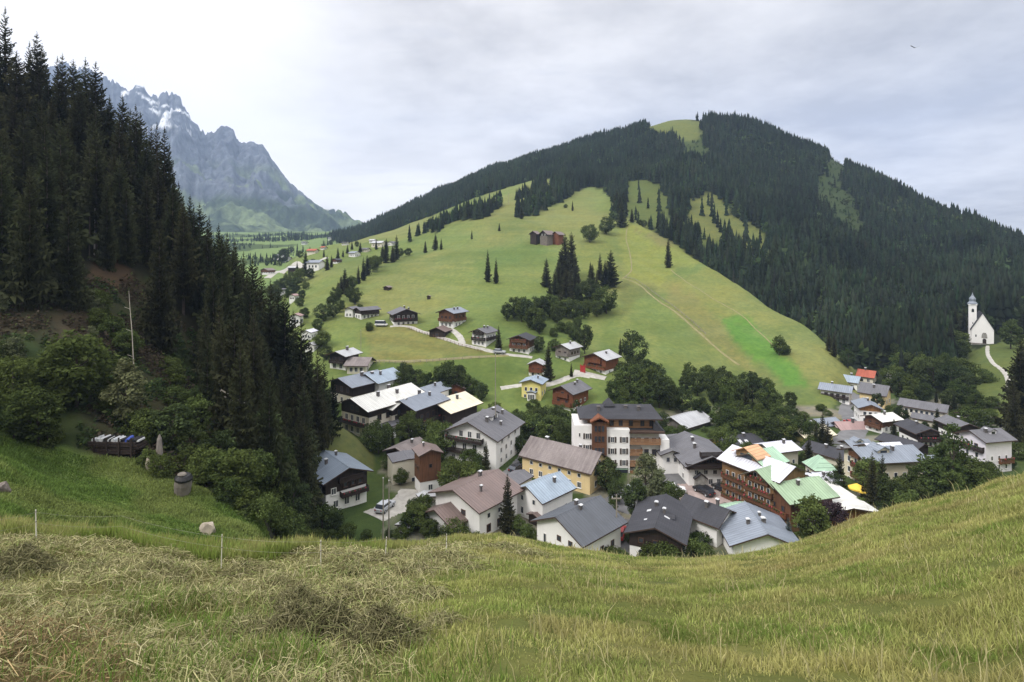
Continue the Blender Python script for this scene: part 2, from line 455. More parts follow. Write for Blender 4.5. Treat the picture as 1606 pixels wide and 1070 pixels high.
MT = dict(
    ground=mat_ground(),
    white=mat_plaster('white_plaster', (0.86, 0.85, 0.84)), cream=mat_plaster('cream_plaster', (0.72, 0.67, 0.56)), beige=mat_plaster('beige_plaster', (0.74, 0.67, 0.52)),
    grey=mat_plaster('grey_plaster', (0.55, 0.53, 0.52)), lilac=mat_plaster('pale_lilac_plaster', (0.78, 0.75, 0.82)), pink=mat_plaster('pink_plaster', (0.78, 0.58, 0.56)),
    yellow=mat_plaster('yellow_plaster', (0.74, 0.58, 0.32)), orange=mat_plaster('orange_plaster', (0.75, 0.38, 0.05)), lemon=mat_plaster('lemon_plaster', (0.75, 0.66, 0.25)),
    stone=mat_plain('grey_stone', (0.3, 0.29, 0.27), 0.95, 0.4, 1.5, bump=0.8), rubble=mat_plain('rubble_stone', (0.2, 0.17, 0.15), 0.95, 0.55, 2.2, bump=0.8),
    darkwood=mat_wood('dark_brown_wood', (0.035, 0.024, 0.02)), wood=mat_wood('brown_wood', (0.13, 0.06, 0.032)), redwood=mat_wood('red_brown_wood', (0.17, 0.062, 0.03)),
    ochrewood=mat_wood('honey_wood', (0.3, 0.15, 0.06)), greywood=mat_wood('weathered_wood', (0.22, 0.19, 0.17)), tan=mat_wood('larch_boards', (0.27, 0.15, 0.08), False),
    r_slate=mat_roof('slate_grey_sheet_roof', (0.085, 0.093, 0.11)), r_dark=mat_roof('charcoal_shingle_roof', (0.055, 0.056, 0.066), 'tile'), r_grey=mat_roof('grey_shingle_roof', (0.15, 0.15, 0.165), 'tile'),
    r_blue=mat_roof('blue_grey_sheet_roof', (0.185, 0.225, 0.28)), r_pale=mat_roof('pale_blue_sheet_roof', (0.28, 0.345, 0.42)), r_white=mat_roof('white_sheet_roof', (0.68, 0.68, 0.64), c2=(0.55, 0.55, 0.52)),
    r_lilac=mat_roof('pale_lilac_sheet_roof', (0.62, 0.63, 0.7)), r_cream=mat_roof('cream_sheet_roof', (0.72, 0.66, 0.5)), r_brown=mat_roof('brown_sheet_roof', (0.17, 0.125, 0.115)),
    r_weather=mat_roof('weathered_brown_shingle_roof', (0.235, 0.205, 0.2), 'tile', (0.13, 0.11, 0.11)), r_green=mat_roof('light_green_sheet_roof', (0.29, 0.40, 0.26)), r_mint=mat_roof('mint_green_sheet_roof', (0.33, 0.49, 0.36)),
    r_red=mat_roof('red_tile_roof', (0.42, 0.12, 0.08), 'tile'), r_pinkgrey=mat_roof('pinkish_grey_roof', (0.36, 0.25, 0.24), 'tile'), r_lgrey=mat_roof('light_grey_sheet_roof', (0.42, 0.43, 0.45)),
    r_steel=mat_roof('steel_grey_sheet_roof', (0.21, 0.24, 0.29)), r_rust=mat_roof('orange_stained_sheet_roof', (0.62, 0.36, 0.2)),
    glass=mat_glass('dark_glass'), frame=mat_plain('white_window_frame', (0.75, 0.74, 0.72), 0.6, 0.08), bframe=mat_plain('brown_window_frame', (0.1, 0.055, 0.035), 0.6, 0.2),
    shutter=mat_plain('dark_shutter', (0.09, 0.07, 0.06), 0.7, 0.3), fascia=mat_wood('fascia_boards', (0.07, 0.045, 0.035), False), metal=mat_plain('galvanised_metal', (0.5, 0.5, 0.5), 0.4, 0.2, metallic=0.6),
    flower=mat_plain('red_and_pink_flowers', (0.42, 0.07, 0.09), 0.9, 0.6, 9.0, bump=1.0), black=mat_plain('black_metal', (0.02, 0.02, 0.022), 0.5, 0.2), cap=mat_plain('pale_chimney_cap', (0.55, 0.56, 0.58), 0.45, 0.1),
    brick=mat_plain('chimney_render', (0.12, 0.11, 0.11), 0.9, 0.3, 2.0), asphalt=mat_plain('asphalt', (0.16, 0.16, 0.165), 0.9, 0.25, 0.6, bump=0.2), paving=mat_plain('reddish_paving', (0.34, 0.27, 0.25), 0.9, 0.2, 0.9, bump=0.2),
    gravel=mat_plain('pale_gravel', (0.40, 0.385, 0.35), 0.95, 0.25, 0.8, bump=0.5), dirt=mat_plain('trodden_earth_path', (0.21, 0.19, 0.09), 0.95, 0.25, 0.5, bump=0.4),
    bark=mat_plain('grey_brown_bark', (0.075, 0.06, 0.05), 0.95, 0.4, 2.0, bump=0.8), palewood=mat_plain('bleached_dead_wood', (0.42, 0.38, 0.33), 0.9, 0.3, 1.5, bump=0.4),
    pole=mat_plain('weathered_pole', (0.28, 0.25, 0.21), 0.9, 0.25, 1.5), rock=mat_plain('limestone', (0.38, 0.33, 0.27), 0.95, 0.35, 1.2, bump=0.9), tanwood=mat_wood('tan_timber', (0.235, 0.135, 0.065)), concrete=mat_plain('stained_concrete', (0.18, 0.16, 0.14), 0.95, 0.35, 1.2, bump=0.5),
    carblack=mat_plain('dark_car_paint', (0.02, 0.02, 0.024), 0.25, 0.1, spec=0.6), carwhite=mat_plain('white_car_paint', (0.75, 0.75, 0.76), 0.25, 0.05, spec=0.6), carred=mat_plain('red_paint', (0.36, 0.035, 0.035), 0.35, 0.1, spec=0.5),
    carsilver=mat_plain('silver_car_paint', (0.45, 0.47, 0.5), 0.25, 0.05, spec=0.6), rubber=mat_plain('tyre_rubber', (0.02, 0.02, 0.02), 0.9, 0.1), yellowcloth=mat_plain('yellow_canvas', (0.8, 0.55, 0.08), 0.85, 0.1),
    postwhite=mat_plain('white_plastic_post', (0.62, 0.60, 0.52), 0.6, 0.1), wire=mat_plain('pale_fence_wire', (0.3, 0.29, 0.24), 0.6, 0.1), bluecloth=mat_plain('blue_tarpaulin', (0.06, 0.1, 0.4), 0.6, 0.2),
    spruce=mat_foliage('spruce_needles', (0.034, 0.045, 0.023), 0.5, 0.15, (0.056, 0.050, 0.026)), leaf=mat_foliage('broad_leaves', (0.072, 0.108, 0.038), 0.35, 0.3), darkleaf=mat_foliage('dark_broad_leaves', (0.046, 0.070, 0.031), 0.35, 0.25),
    paleleaf=mat_foliage('pale_willow_leaves', (0.115, 0.145, 0.085), 0.2, 0.3), blueneedle=mat_foliage('blue_spruce_needles', (0.05, 0.075, 0.075), 0.15, 0.12, (0.055, 0.075, 0.075)), purple=mat_foliage('purple_leaves', (0.05, 0.035, 0.042), 0.2, 0.2, (0.05, 0.035, 0.042)),
    hedge=mat_plain('dark_green_plants', (0.05, 0.08, 0.03), 0.9, 0.5, 8.0, bump=0.8),
    blades=mat_blades('grass_blades'), hayblades=mat_blades('cut_hay', 0.15), farneedle=mat_blades('far_spruce_needles', 0.08),
)
# ------------------------------------------------------------------ camera, light, air
cam = bpy.data.cameras.new('camera'); camo = link(bpy.data.objects.new('camera', cam))
cam.sensor_width = 36.0; cam.lens = F * KD / 1606.0 * 36.0; cam.shift_y = -135.0 / 1606.0
cam.clip_start = 0.1; cam.clip_end = 12000
camo.location = (0, 0, 0); camo.rotation_euler = (math.radians(90), 0, 0)
SC.camera = camo
SC.view_settings.view_transform = 'Standard'; SC.view_settings.look = 'None'; SC.view_settings.gamma = 1; SC.view_settings.exposure = 0.12
cy = SC.cycles
SC.render.engine = 'CYCLES'
cy.use_denoising = True
try: cy.denoiser = 'OPENIMAGEDENOISE'; cy.denoising_prefilter = 'ACCURATE'
except Exception: pass
cy.max_bounces = 6; cy.diffuse_bounces = 3; cy.glossy_bounces = 2; cy.transmission_bounces = 3; cy.volume_bounces = 1; cy.transparent_max_bounces = 4
cy.use_adaptive_sampling = True; cy.adaptive_threshold = 0.012
SC.render.use_persistent_data = False

SUN_EL, SUN_AZ = math.radians(46), math.radians(238)   # azimuth clockwise from +Y (view direction)
w = bpy.data.worlds.new('World'); SC.world = w; w.use_nodes = True
nt = w.node_tree; nt.nodes.clear(); t = NT(nt)
sky = t.n('ShaderNodeTexSky', sky_type='NISHITA'); sky.sun_disc = False; sky.sun_elevation = SUN_EL; sky.sun_rotation = SUN_AZ; sky.altitude = 1000
bg1 = t.n('ShaderNodeBackground', inp={'Strength': 0.08}); t.l(sky.outputs[0], bg1.inputs['Color'])
d = t.n('ShaderNodeTexCoord').outputs['Generated']
sep = t.n('ShaderNodeSeparateXYZ'); t.l(d, sep.inputs[0])
el = sep.outputs['Z']
# overcast: brighter overhead, a bright gap on the left beyond the forest, grey layers to the right
dot = t.n('ShaderNodeVectorMath', operation='DOT_PRODUCT'); t.l(d, dot.inputs[0]); dot.inputs[1].default_value = Vector((-0.62, 0.75, 0.20)).normalized()
gap = t.rng(dot.outputs['Value'], 0.86, 0.985)
dot2 = t.n('ShaderNodeVectorMath', operation='DOT_PRODUCT'); t.l(d, dot2.inputs[0]); dot2.inputs[1].default_value = Vector((-0.2, 0.95, 0.10)).normalized()
gap2 = t.rng(dot2.outputs['Value'], 0.955, 0.999, 0, 0.75)
# project the cloud deck on a flat layer so that it stretches towards the horizon
zz = t.math('ADD', t.math('MAXIMUM', el, 0.0), 0.16)
cxy = t.n('ShaderNodeCombineXYZ'); t.l(t.math('DIVIDE', sep.outputs['X'], zz), cxy.inputs[0]); t.l(t.math('DIVIDE', sep.outputs['Y'], zz), cxy.inputs[1])
n1 = t.noise(cxy.outputs[0], 0.75, 5, 0.5); n2 = t.noise(cxy.outputs[0], 2.4, 6, 0.6)
cl = t.math('ADD', t.math('MULTIPLY', n1, 0.68), t.math('MULTIPLY', n2, 0.32))
dark = t.mix(t.rng(sep.outputs['X'], -0.1, 0.62), (0.50, 0.485, 0.49), (0.45, 0.447, 0.455))
lite = t.mix(t.rng(sep.outputs['X'], -0.1, 0.62), (0.91, 0.88, 0.865), (0.79, 0.78, 0.775))
cc = t.mix(t.rng(cl, 0.40, 0.58), dark, lite)
gapn = t.math('ADD', gap, t.math('MULTIPLY', t.math('SUBTRACT', cl, 0.5), 0.7))
gg = t.math('MAXIMUM', t.rng(gapn, -0.15, 0.95), t.math('MULTIPLY', gap2, t.rng(el, 0.30, 0.12)))
cc = t.mix(gg, cc, (1.25, 1.215, 1.19))
# wisps of grey in front of the bright gap
wis = t.noise(t.mapping(cxy.outputs[0], (1.0, 2.6, 1)), 1.5, 6, 0.6)
cc = t.mix(t.math('MULTIPLY', t.rng(wis, 0.58, 0.72, 0, 0.28), t.rng(sep.outputs['X'], -0.38, -0.2)), cc, (0.60, 0.615, 0.67))
up = t.rng(el, 0.40, 0.9, 1.0, 3.1)
upv = t.n('ShaderNodeVectorMath', operation='SCALE'); t.l(cc, upv.inputs[0]); t.l(up, upv.inputs['Scale'])
bg2 = t.n('ShaderNodeBackground', inp={'Strength': 1.0}); t.l(upv.outputs[0], bg2.inputs['Color'])
mx = t.n('ShaderNodeMixShader', inp={0: 0.96}); t.l(bg1.outputs[0], mx.inputs[1]); t.l(bg2.outputs[0], mx.inputs[2])
wo = t.n('ShaderNodeOutputWorld'); t.l(mx.outputs[0], wo.inputs['Surface'])

sl = bpy.data.lights.new('sun', 'SUN'); sl.energy = 2.1; sl.angle = math.radians(18); sl.color = (1.0, 0.96, 0.9)
so = link(bpy.data.objects.new('sun', sl))
sd = Vector((math.sin(SUN_AZ) * math.cos(SUN_EL), math.cos(SUN_AZ) * math.cos(SUN_EL), math.sin(SUN_EL)))
so.rotation_euler = (-sd).to_track_quat('-Z', 'Y').to_euler(); so.location = (0, -20, 60)

# ------------------------------------------------------------------ ground sheet
def clear_polys():
    return dict(
        summit=[(1014, 207), (1030, 192), (1046, 184), (1106, 187), (1104, 212), (1085, 225), (1058, 222)],
        summit2=[(1058, 222), (1085, 225), (1108, 205), (1106, 240), (1100, 268), (1092, 250), (1075, 240)],
        chute=[(1298, 240), (1322, 250), (1326, 300), (1348, 330), (1364, 368), (1345, 384), (1318, 352), (1298, 330), (1276, 325), (1284, 280)],
        mid=[(1078, 306), (1118, 306), (1155, 340), (1202, 376), (1216, 418), (1186, 410), (1150, 380), (1112, 375), (1088, 350)],
        low=[(1352, 506), (1400, 500), (1458, 504), (1450, 528), (1400, 532), (1358, 530)],
        mid2=[(1100, 355), (1130, 380), (1140, 405), (1110, 398), (1096, 378)],
        back=[(985, 282), (1005, 280), (1035, 292), (1052, 325), (1056, 360), (1030, 358), (985, 352)],
        church=[(1515, 552), (1545, 536), (1606, 520), (1700, 520), (1700, 680), (1500, 680), (1505, 620)],
        slopeR=[(1490, 660), (1535, 570), (1606, 560), (1700, 680)],
    )
CP = clear_polys()
M_FOREST = [  # tongues of forest that reach down on to the meadow hill
    [(690, 352), (740, 335), (800, 318), (860, 290), (930, 270), (990, 270), (1000, 285), (985, 283), (930, 290), (900, 300), (866, 300), (858, 286), (790, 322), (740, 345)],
    [(814, 345), (826, 318), (866, 292), (902, 284), (905, 300), (880, 318), (845, 334), (820, 346)],
    [(928, 290), (990, 268), (996, 300), (990, 330), (982, 345), (968, 345), (962, 320), (945, 302)],
    [(640, 375), (700, 350), (720, 345), (690, 362)],
]
def noisy(poly_u, poly_v, x, y, px=6.0, sc=0.03, seed=77):
    return poly_u + (fbm(poly_u * sc, poly_v * sc, 3, seed) - 0.5) * px * 2, poly_v + (fbm(poly_u * sc + 50, poly_v * sc, 3, seed + 5) - 0.5) * px * 2

Un, Vn = noisy(UG, VG, XG, YG, 13, .045)
isH = SHEET == 4
front = ~isH
clear = np.zeros(UG.shape, bool)
for k, p in CP.items(): clear |= in_poly(p, Un, Vn) & (YG > 170)
clear &= (YG < 1250)
mfor = np.zeros(UG.shape, bool)
for p in M_FOREST: mfor |= in_poly(p, Un, Vn)
mfor &= (YG > 480)
FORESTMASK = ((isH & ~clear) | (mfor & (SHEET == 3)) | ((ZG - ZH < 0.5) & (SHEET == 4) & ~clear)) & (YG > 170)

col = np.zeros(UG.shape + (3,))
def setc(mask, c, jit=0.0):
    mask = np.asarray(mask, float)[..., None]
    col[:] = col * (1 - mask) + np.array(c) * mask
def soft(poly, px=7, Ymin=0, Ymax=1e9):
    acc = 0
    for dx, dy in ((0, 0), (px * .5, 0), (-px * .5, 0), (0, px * .35), (0, -px * .35)):
        acc = acc + in_poly(poly, Un + dx, Vn + dy)
    return acc / 5.0 * ((YG > Ymin) & (YG < Ymax))
MEAD = (0.146, 0.196, 0.068)
setc(np.ones(UG.shape), MEAD)
yel = np.clip((fbm(XG / 60, YG / 110, 4, 51) - 0.40) * 4, 0, 1) * (SHEET == 3)
setc(yel * 0.65, (0.205, 0.212, 0.088))
grn = np.clip((fbm(XG / 40 + 9, YG / 60, 4, 61) - 0.52) * 5, 0, 1) * (SHEET == 3)
setc(grn * 0.75, (0.105, 0.15, 0.05))
setc(soft([(560, 500), (700, 490), (860, 470), (960, 520), (1000, 560), (960, 640), (800, 640), (600, 600)], 40, 170, 420) * 0.45, (0.10, 0.145, 0.045))
# mown parcels and worn tracks of the meadow
setc(soft([(572, 520), (640, 512), (700, 528), (790, 556), (660, 566), (580, 566)], 10, 170, 400) * 0.8, (0.175, 0.168, 0.066))
setc(soft([(560, 568), (700, 566), (790, 562), (830, 580), (780, 612), (640, 606), (575, 590)], 10, 170, 400) * 0.8, (0.085, 0.13, 0.04))
setc(soft([(470, 470), (530, 430), (600, 415), (560, 470), (500, 540), (470, 510)], 14, 200, 700) * 0.7, (0.145, 0.18, 0.062))
setc(soft([(975, 355), (1010, 352), (1060, 378), (1110, 412), (1060, 420), (1040, 445), (985, 438), (975, 400)], 8, 300, 700) * 0.8, (0.19, 0.22, 0.06))
setc(soft([(994, 366), (1040, 362), (1052, 383), (1020, 384)], 6, 300, 700) * 0.7, (0.16, 0.145, 0.075))
setc(soft([(978, 440), (1030, 450), (1040, 470), (980, 478), (968, 470)], 8, 250, 600) * 0.6, (0.115, 0.135, 0.052))
setc(soft([(1040, 445), (1120, 420), (1180, 470), (1140, 500), (1080, 470)], 10, 250, 600) * 0.6, (0.185, 0.2, 0.068))
setc(soft([(1126, 498), (1165, 492), (1192, 515), (1235, 560), (1268, 606), (1235, 606), (1180, 556)], 5, 200, 500) * 0.9, (0.093, 0.21, 0.045))
setc(soft([(1040, 470), (1060, 440), (1118, 496), (1150, 540), (1215, 606), (1180, 585), (1110, 540)], 10, 200, 500) * 0.55, (0.2, 0.185, 0.085))
setc(soft([(740, 400), (840, 385), (868, 395), (800, 420), (745, 428)], 12, 250, 700) * 0.6, (0.11, 0.17, 0.055))
setc(soft([(900, 385), (960, 370), (975, 430), (900, 445)], 12, 250, 700) * 0.5, (0.15, 0.185, 0.055))
for poly_, ang in (([(975, 355), (1010, 352), (1060, 378), (1110, 412), (1060, 420), (1040, 445), (985, 438), (975, 400)], .35), ([(880, 500), (985, 480), (1040, 540), (1000, 600), (930, 600)], -.2), ([(572, 520), (640, 512), (700, 528), (790, 556), (660, 566), (580, 566)], 1.2), ([(640, 430), (740, 405), (760, 440), (680, 480)], .9), ([(1060, 430), (1180, 470), (1290, 560), (1240, 560), (1120, 480)], .5)):
    band = 0.5 + 0.5 * np.sin((XG * math.cos(ang) + YG * KD * math.sin(ang)) * 0.52 + 2.5 * fbm(XG / 40, YG / 40, 2, 57))
    setc(soft(poly_, 8, 170, 700) * np.clip(band * 3 - 1.2, 0, 1) * 0.40, (0.205, 0.235, 0.09))
# valley floor, gardens, stream banks
setc(SHEET == 2, (0.055, 0.085, 0.028))
setc((SHEET == 2) & (YG > 420) & (fbm(XG / 70, YG / 200, 2, 71) > 0.35), (0.15, 0.22, 0.085))
town = (SHEET == 2) & (YG < 240) & (YG > 95) & (UG > 590 + 70 * (fbm(XG / 9, YG / 9, 3, 73) - .3))
setc(town * np.clip((fbm(XG / 11, YG / 11, 4, 72) - 0.46) * 14, 0, 1) * 0.85, (0.23, 0.22, 0.205))
setc((SHEET == 2) & (YG < 240) & (YG > 95) & (UG > 940) & in_poly([(1000, 800), (1000, 760), (1060, 720), (1120, 745), (1140, 770), (1130, 800), (1060, 800)], Un, Vn), (0.27, 0.255, 0.24))
# wooded hill: needle litter, clearings of grass and shrub
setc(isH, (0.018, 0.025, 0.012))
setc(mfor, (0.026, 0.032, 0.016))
setc(clear & isH, (0.095, 0.125, 0.042))
setc(soft(CP['chute'], 8, 300, 1200), (0.042, 0.064, 0.027))
setc(soft(CP['summit2'], 8, 300, 1300), (0.05, 0.075, 0.03))
setc(soft(CP['summit'], 5, 300, 1300), (0.125, 0.15, 0.052))
setc(soft(CP['mid'], 5, 300, 1200), (0.135, 0.155, 0.055))
setc(soft(CP['low'], 5, 170, 1200), (0.095, 0.14, 0.042))
# left bank and the steep forest floor with its bare, scrubby clearing
isL = SHEET == 1
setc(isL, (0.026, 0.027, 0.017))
bankm = isL & (YG < 79 + (UG - 100) * 0.006)
bn = fbm(XG / 6, YG / 6, 4, 81)
setc(bankm, (0.125, 0.185, 0.05)); setc(bankm * np.clip((bn - 0.45) * 4, 0, 1) * 0.7, (0.145, 0.165, 0.06)); setc(bankm * np.clip((0.45 - bn) * 5, 0, 1) * 0.7, (0.075, 0.115, 0.034))
cl_ = isL & (YG > 79) & in_poly([(-400, 480), (60, 440), (150, 430), (235, 440), (300, 520), (320, 600), (330, 720), (-400, 720)], Un, Vn)
cn = fbm(XG / 9, YG / 9, 4, 91)
setc(cl_, (0.04, 0.042, 0.024)); setc(cl_ * np.clip((cn - 0.5) * 6, 0, 1) * 0.8, (0.035, 0.055, 0.02)); setc(cl_ * np.clip((0.45 - cn) * 6, 0, 1) * 0.7, (0.062, 0.046, 0.036))
setc(isL * soft([(140, 440), (150, 405), (185, 390), (208, 420), (200, 455), (165, 462)], 8, 80, 200) * 0.8, (0.085, 0.055, 0.04))
setc(isL * soft([(243, 735), (246, 690), (252, 660), (264, 660), (262, 690), (270, 735)], 4, 70, 200), (0.16, 0.115, 0.08))
setc(isL * soft([(478, 612), (505, 618), (572, 684), (622, 745), (606, 780), (560, 775), (515, 750), (478, 690)], 4, 100, 200), (0.10, 0.115, 0.045))
# foreground meadow: stubble under the blades
isF = (SHEET == 0) & (YG < 40)
fn = fbm(XG / 1.6, YG / 1.6, 4, 95)
setc(isF, (0.12, 0.135, 0.042)); setc(isF * np.clip((fn - 0.45) * 4, 0, 1) * 0.7, (0.165, 0.16, 0.06))
setc(isF * hay_mask * 0.8, (0.15, 0.135, 0.07))
brown = np.clip((in_poly([(-300, 985), (60, 965), (170, 985), (215, 1040), (190, 1100), (-300, 1100)], Un, Vn)) * 1.0, 0, 1)
setc(isF * brown * 0.85, (0.13, 0.095, 0.05))
col *= (0.92 + 0.16 * vnoise(XG / 1.7, YG / 1.7, 99))[..., None]

nu, ny = UG.shape
verts = np.stack([XG, YG * KD, ZG], -1).reshape(-1, 3)
ii = np.arange(nu * ny).reshape(nu, ny)
faces = np.stack([ii[:-1, :-1], ii[1:, :-1], ii[1:, 1:], ii[:-1, 1:]], -1).reshape(-1, 4)
# close the sheet behind the photographer and beyond the ridge
vb = np.stack([(US - U0) / F * 30, np.full(nu, -25.0), np.full(nu, 9.0)], -1)
base = len(verts); verts = np.concatenate([verts, vb])
jb = base + np.arange(nu)
faces = np.concatenate([faces, np.stack([jb[:-1], jb[1:], ii[1:, 0], ii[:-1, 0]], -1)])
colv = np.concatenate([col.reshape(-1, 3), np.tile((0.08, 0.085, 0.03), (nu, 1))])
gm = np_mesh('ground', verts, faces, MT['ground'], colv, True)
tag(add_mesh('ground', gm), 'rolling green alpine meadows, valley floor and wooded hillside', None, None, 'structure')

# ------------------------------------------------------------------ rocky mountain far up the valley
def build_mountain():
    sk = [(-700, 180), (-40, 140), (60, 112), (100, 102), (124, 104), (160, 121), (182, 132), (197, 140), (208, 136), (216, 138), (226, 135), (236, 146), (246, 152), (256, 147), (264, 147), (274, 149), (281, 153), (290, 168), (298, 186), (312, 203),
          (325, 210), (338, 209), (345, 201), (356, 200), (366, 206), (374, 222), (382, 226), (390, 222), (400, 226), (412, 229), (420, 237), (428, 252), (440, 270), (455, 289), (470, 304), (485, 317), (500, 328), (520, 341), (545, 352), (570, 362), (620, 372), (720, 385), (1000, 420)]
    us = np.arange(-60, 760, 1.9); n = 150
    su = np.array([s[0] for s in sk], float); sv = np.array([s[1] for s in sk], float)
    top = np.interp(us, su, sv)
    top = top + ((1 - np.abs(fbm(us / 7.0, us * 0, 4, 5) * 2 - 1)) - 0.68) * -15 * np.clip((480 - us) / 200, 0, 1)
    Yb, Yt = 2350.0, 3900.0
    t_ = np.linspace(0, 1.25, n)
    U = np.broadcast_to(us[:, None], (len(us), n)); T = np.broadcast_to(t_, U.shape)
    Y = Yb + (Yt - Yb) * T
    ztop = ((V0 - top) / F * Yt)[:, None]; zb = (V0 - 378.0) / F * Yb
    g = np.clip(T, 0, 1)
    prof = 0.50 * g + 0.50 * g ** 2.1
    Z = zb + (ztop - zb) * prof
    Z = np.where(T > 1, ztop - (T - 1) * 1400, Z)
    X = (U - U0) / F * Y
    r1 = 1 - np.abs(fbm(X / 330, Y / 560, 5, 15) * 2 - 1); r2 = 1 - np.abs(fbm(X / 110 + 4, Y / 210, 4, 19) * 2 - 1)
    Z = Z + (r1 - 0.72) * 470 * g * (1 - g) * 1.6 + (r2 - 0.7) * 170 * np.clip(g * 1.5, 0, 1) * np.clip((1.02 - T) * 6, 0.12, 1)
    hrel = (Z - zb) / np.maximum(ztop - zb, 1)
    V = V0 - Z / Y * F
    rk = fbm(X / 60, Z / 26, 4, 25)
    c = np.empty(U.shape + (3,)); c[:] = (0.135, 0.15, 0.185)  # grey rock with the blue of distant haze mixed into its colour
    c *= (0.66 + 0.7 * rk)[..., None]
    veg = np.clip((330 + 80 * (fbm(X / 220, Y / 260, 4, 35) - 0.5) * 2.2 - Z + (r1 - 0.7) * -140) / 70, 0, 1)
    c = c * (1 - veg[..., None]) + np.array((0.052, 0.075, 0.045)) * veg[..., None]
    gr = np.clip((fbm(X / 170 + 7, Y / 130 + Z / 160, 4, 45) - 0.49) * 12, 0, 1) * np.clip((480 - Z) / 120, 0, 1)
    c = c * (1 - gr[..., None] * 0.85) + np.array((0.19, 0.24, 0.12)) * gr[..., None] * 0.85
    # snow lying in the high gullies
    sn = np.clip((fbm(X / 85 + Z / 140, Z / 42 - X / 160, 4, 55) - 0.63) * 16, 0, 1) * np.clip((Z - 560) / 120, 0, 1) * (U > 190) * (U < 300)
    for a_, b_ in (((212, 142), (243, 166)), ((232, 168), (252, 180)), ((250, 162), (270, 177)), ((222, 150), (238, 163))):
        q = np.array(b_) - np.array(a_); L = np.hypot(*q); s_ = ((U - a_[0]) * q[0] + (V - a_[1]) * q[1]) / L / L
        dd = np.abs((U - a_[0]) * -q[1] + (V - a_[1]) * q[0]) / L
        sn = np.maximum(sn, np.clip((1.5 + 9 * (rk - 0.5) - dd) / 1.5, 0, 1) * (s_ > 0) * (s_ < 1))
    sn = np.clip(sn, 0, 1)[..., None]
    c = c * (1 - sn) + np.array((0.9, 0.92, 0.95)) * sn
    m, nt, out = new_mat('haze_tinted_rock'); t = NT(nt)
    at = t.n('ShaderNodeVertexColor', layer_name='Col').outputs['Color']; pos = t.n('ShaderNodeNewGeometry').outputs['Position']
    nn = t.noise(t.mapping(pos, (1, 1, 0.6)), 0.035, 8, 0.65)
    t.bsdf(out, t.mix(t.rng(nn, 0.35, 0.65), t.mix(1.0, at, (0.62, 0.63, 0.66), 'MULTIPLY'), t.mix(1.0, at, (1.25, 1.25, 1.22), 'MULTIPLY')), 0.95, t.bump(nn, 1.0, 22.0), spec=0.1)
    vv = np.stack([X, Y * KD, Z], -1).reshape(-1, 3); i_ = np.arange(U.size).reshape(U.shape)
    ff = np.stack([i_[:-1, :-1], i_[1:, :-1], i_[1:, 1:], i_[:-1, 1:]], -1).reshape(-1, 4)
    me = np_mesh('mountain', vv, ff, m, c.reshape(-1, 3), True)
    tag(add_mesh('mountain', me), 'jagged grey limestone mountain with snow patches rising beyond the valley', None, None, 'structure')
build_mountain()

# ------------------------------------------------------------------ air
def build_haze():
    mb = MB(); mb.box(-3300, 3300, -60, 4600, -160, 1120)
    m, nt, out = new_mat('pale_mountain_air'); t = NT(nt)
    v = t.n('ShaderNodeVolumePrincipled', inp={'Color': (0.52, 0.68, 1.0, 1), 'Density': 0.000115, 'Anisotropy': 0.0})
    t.l(v.outputs[0], out.inputs['Volume'])
    o = mb.build('haze', m); tag(o, 'thin pale blue haze filling the valley air', None, None, 'stuff')
build_haze()
# ------------------------------------------------------------------ trees
def leafcol(n, lo=0.7, hi=1.3, g=None):
    v = g.uniform(lo, hi, n) if g is not None else rng.uniform(lo, hi, n)
    return v

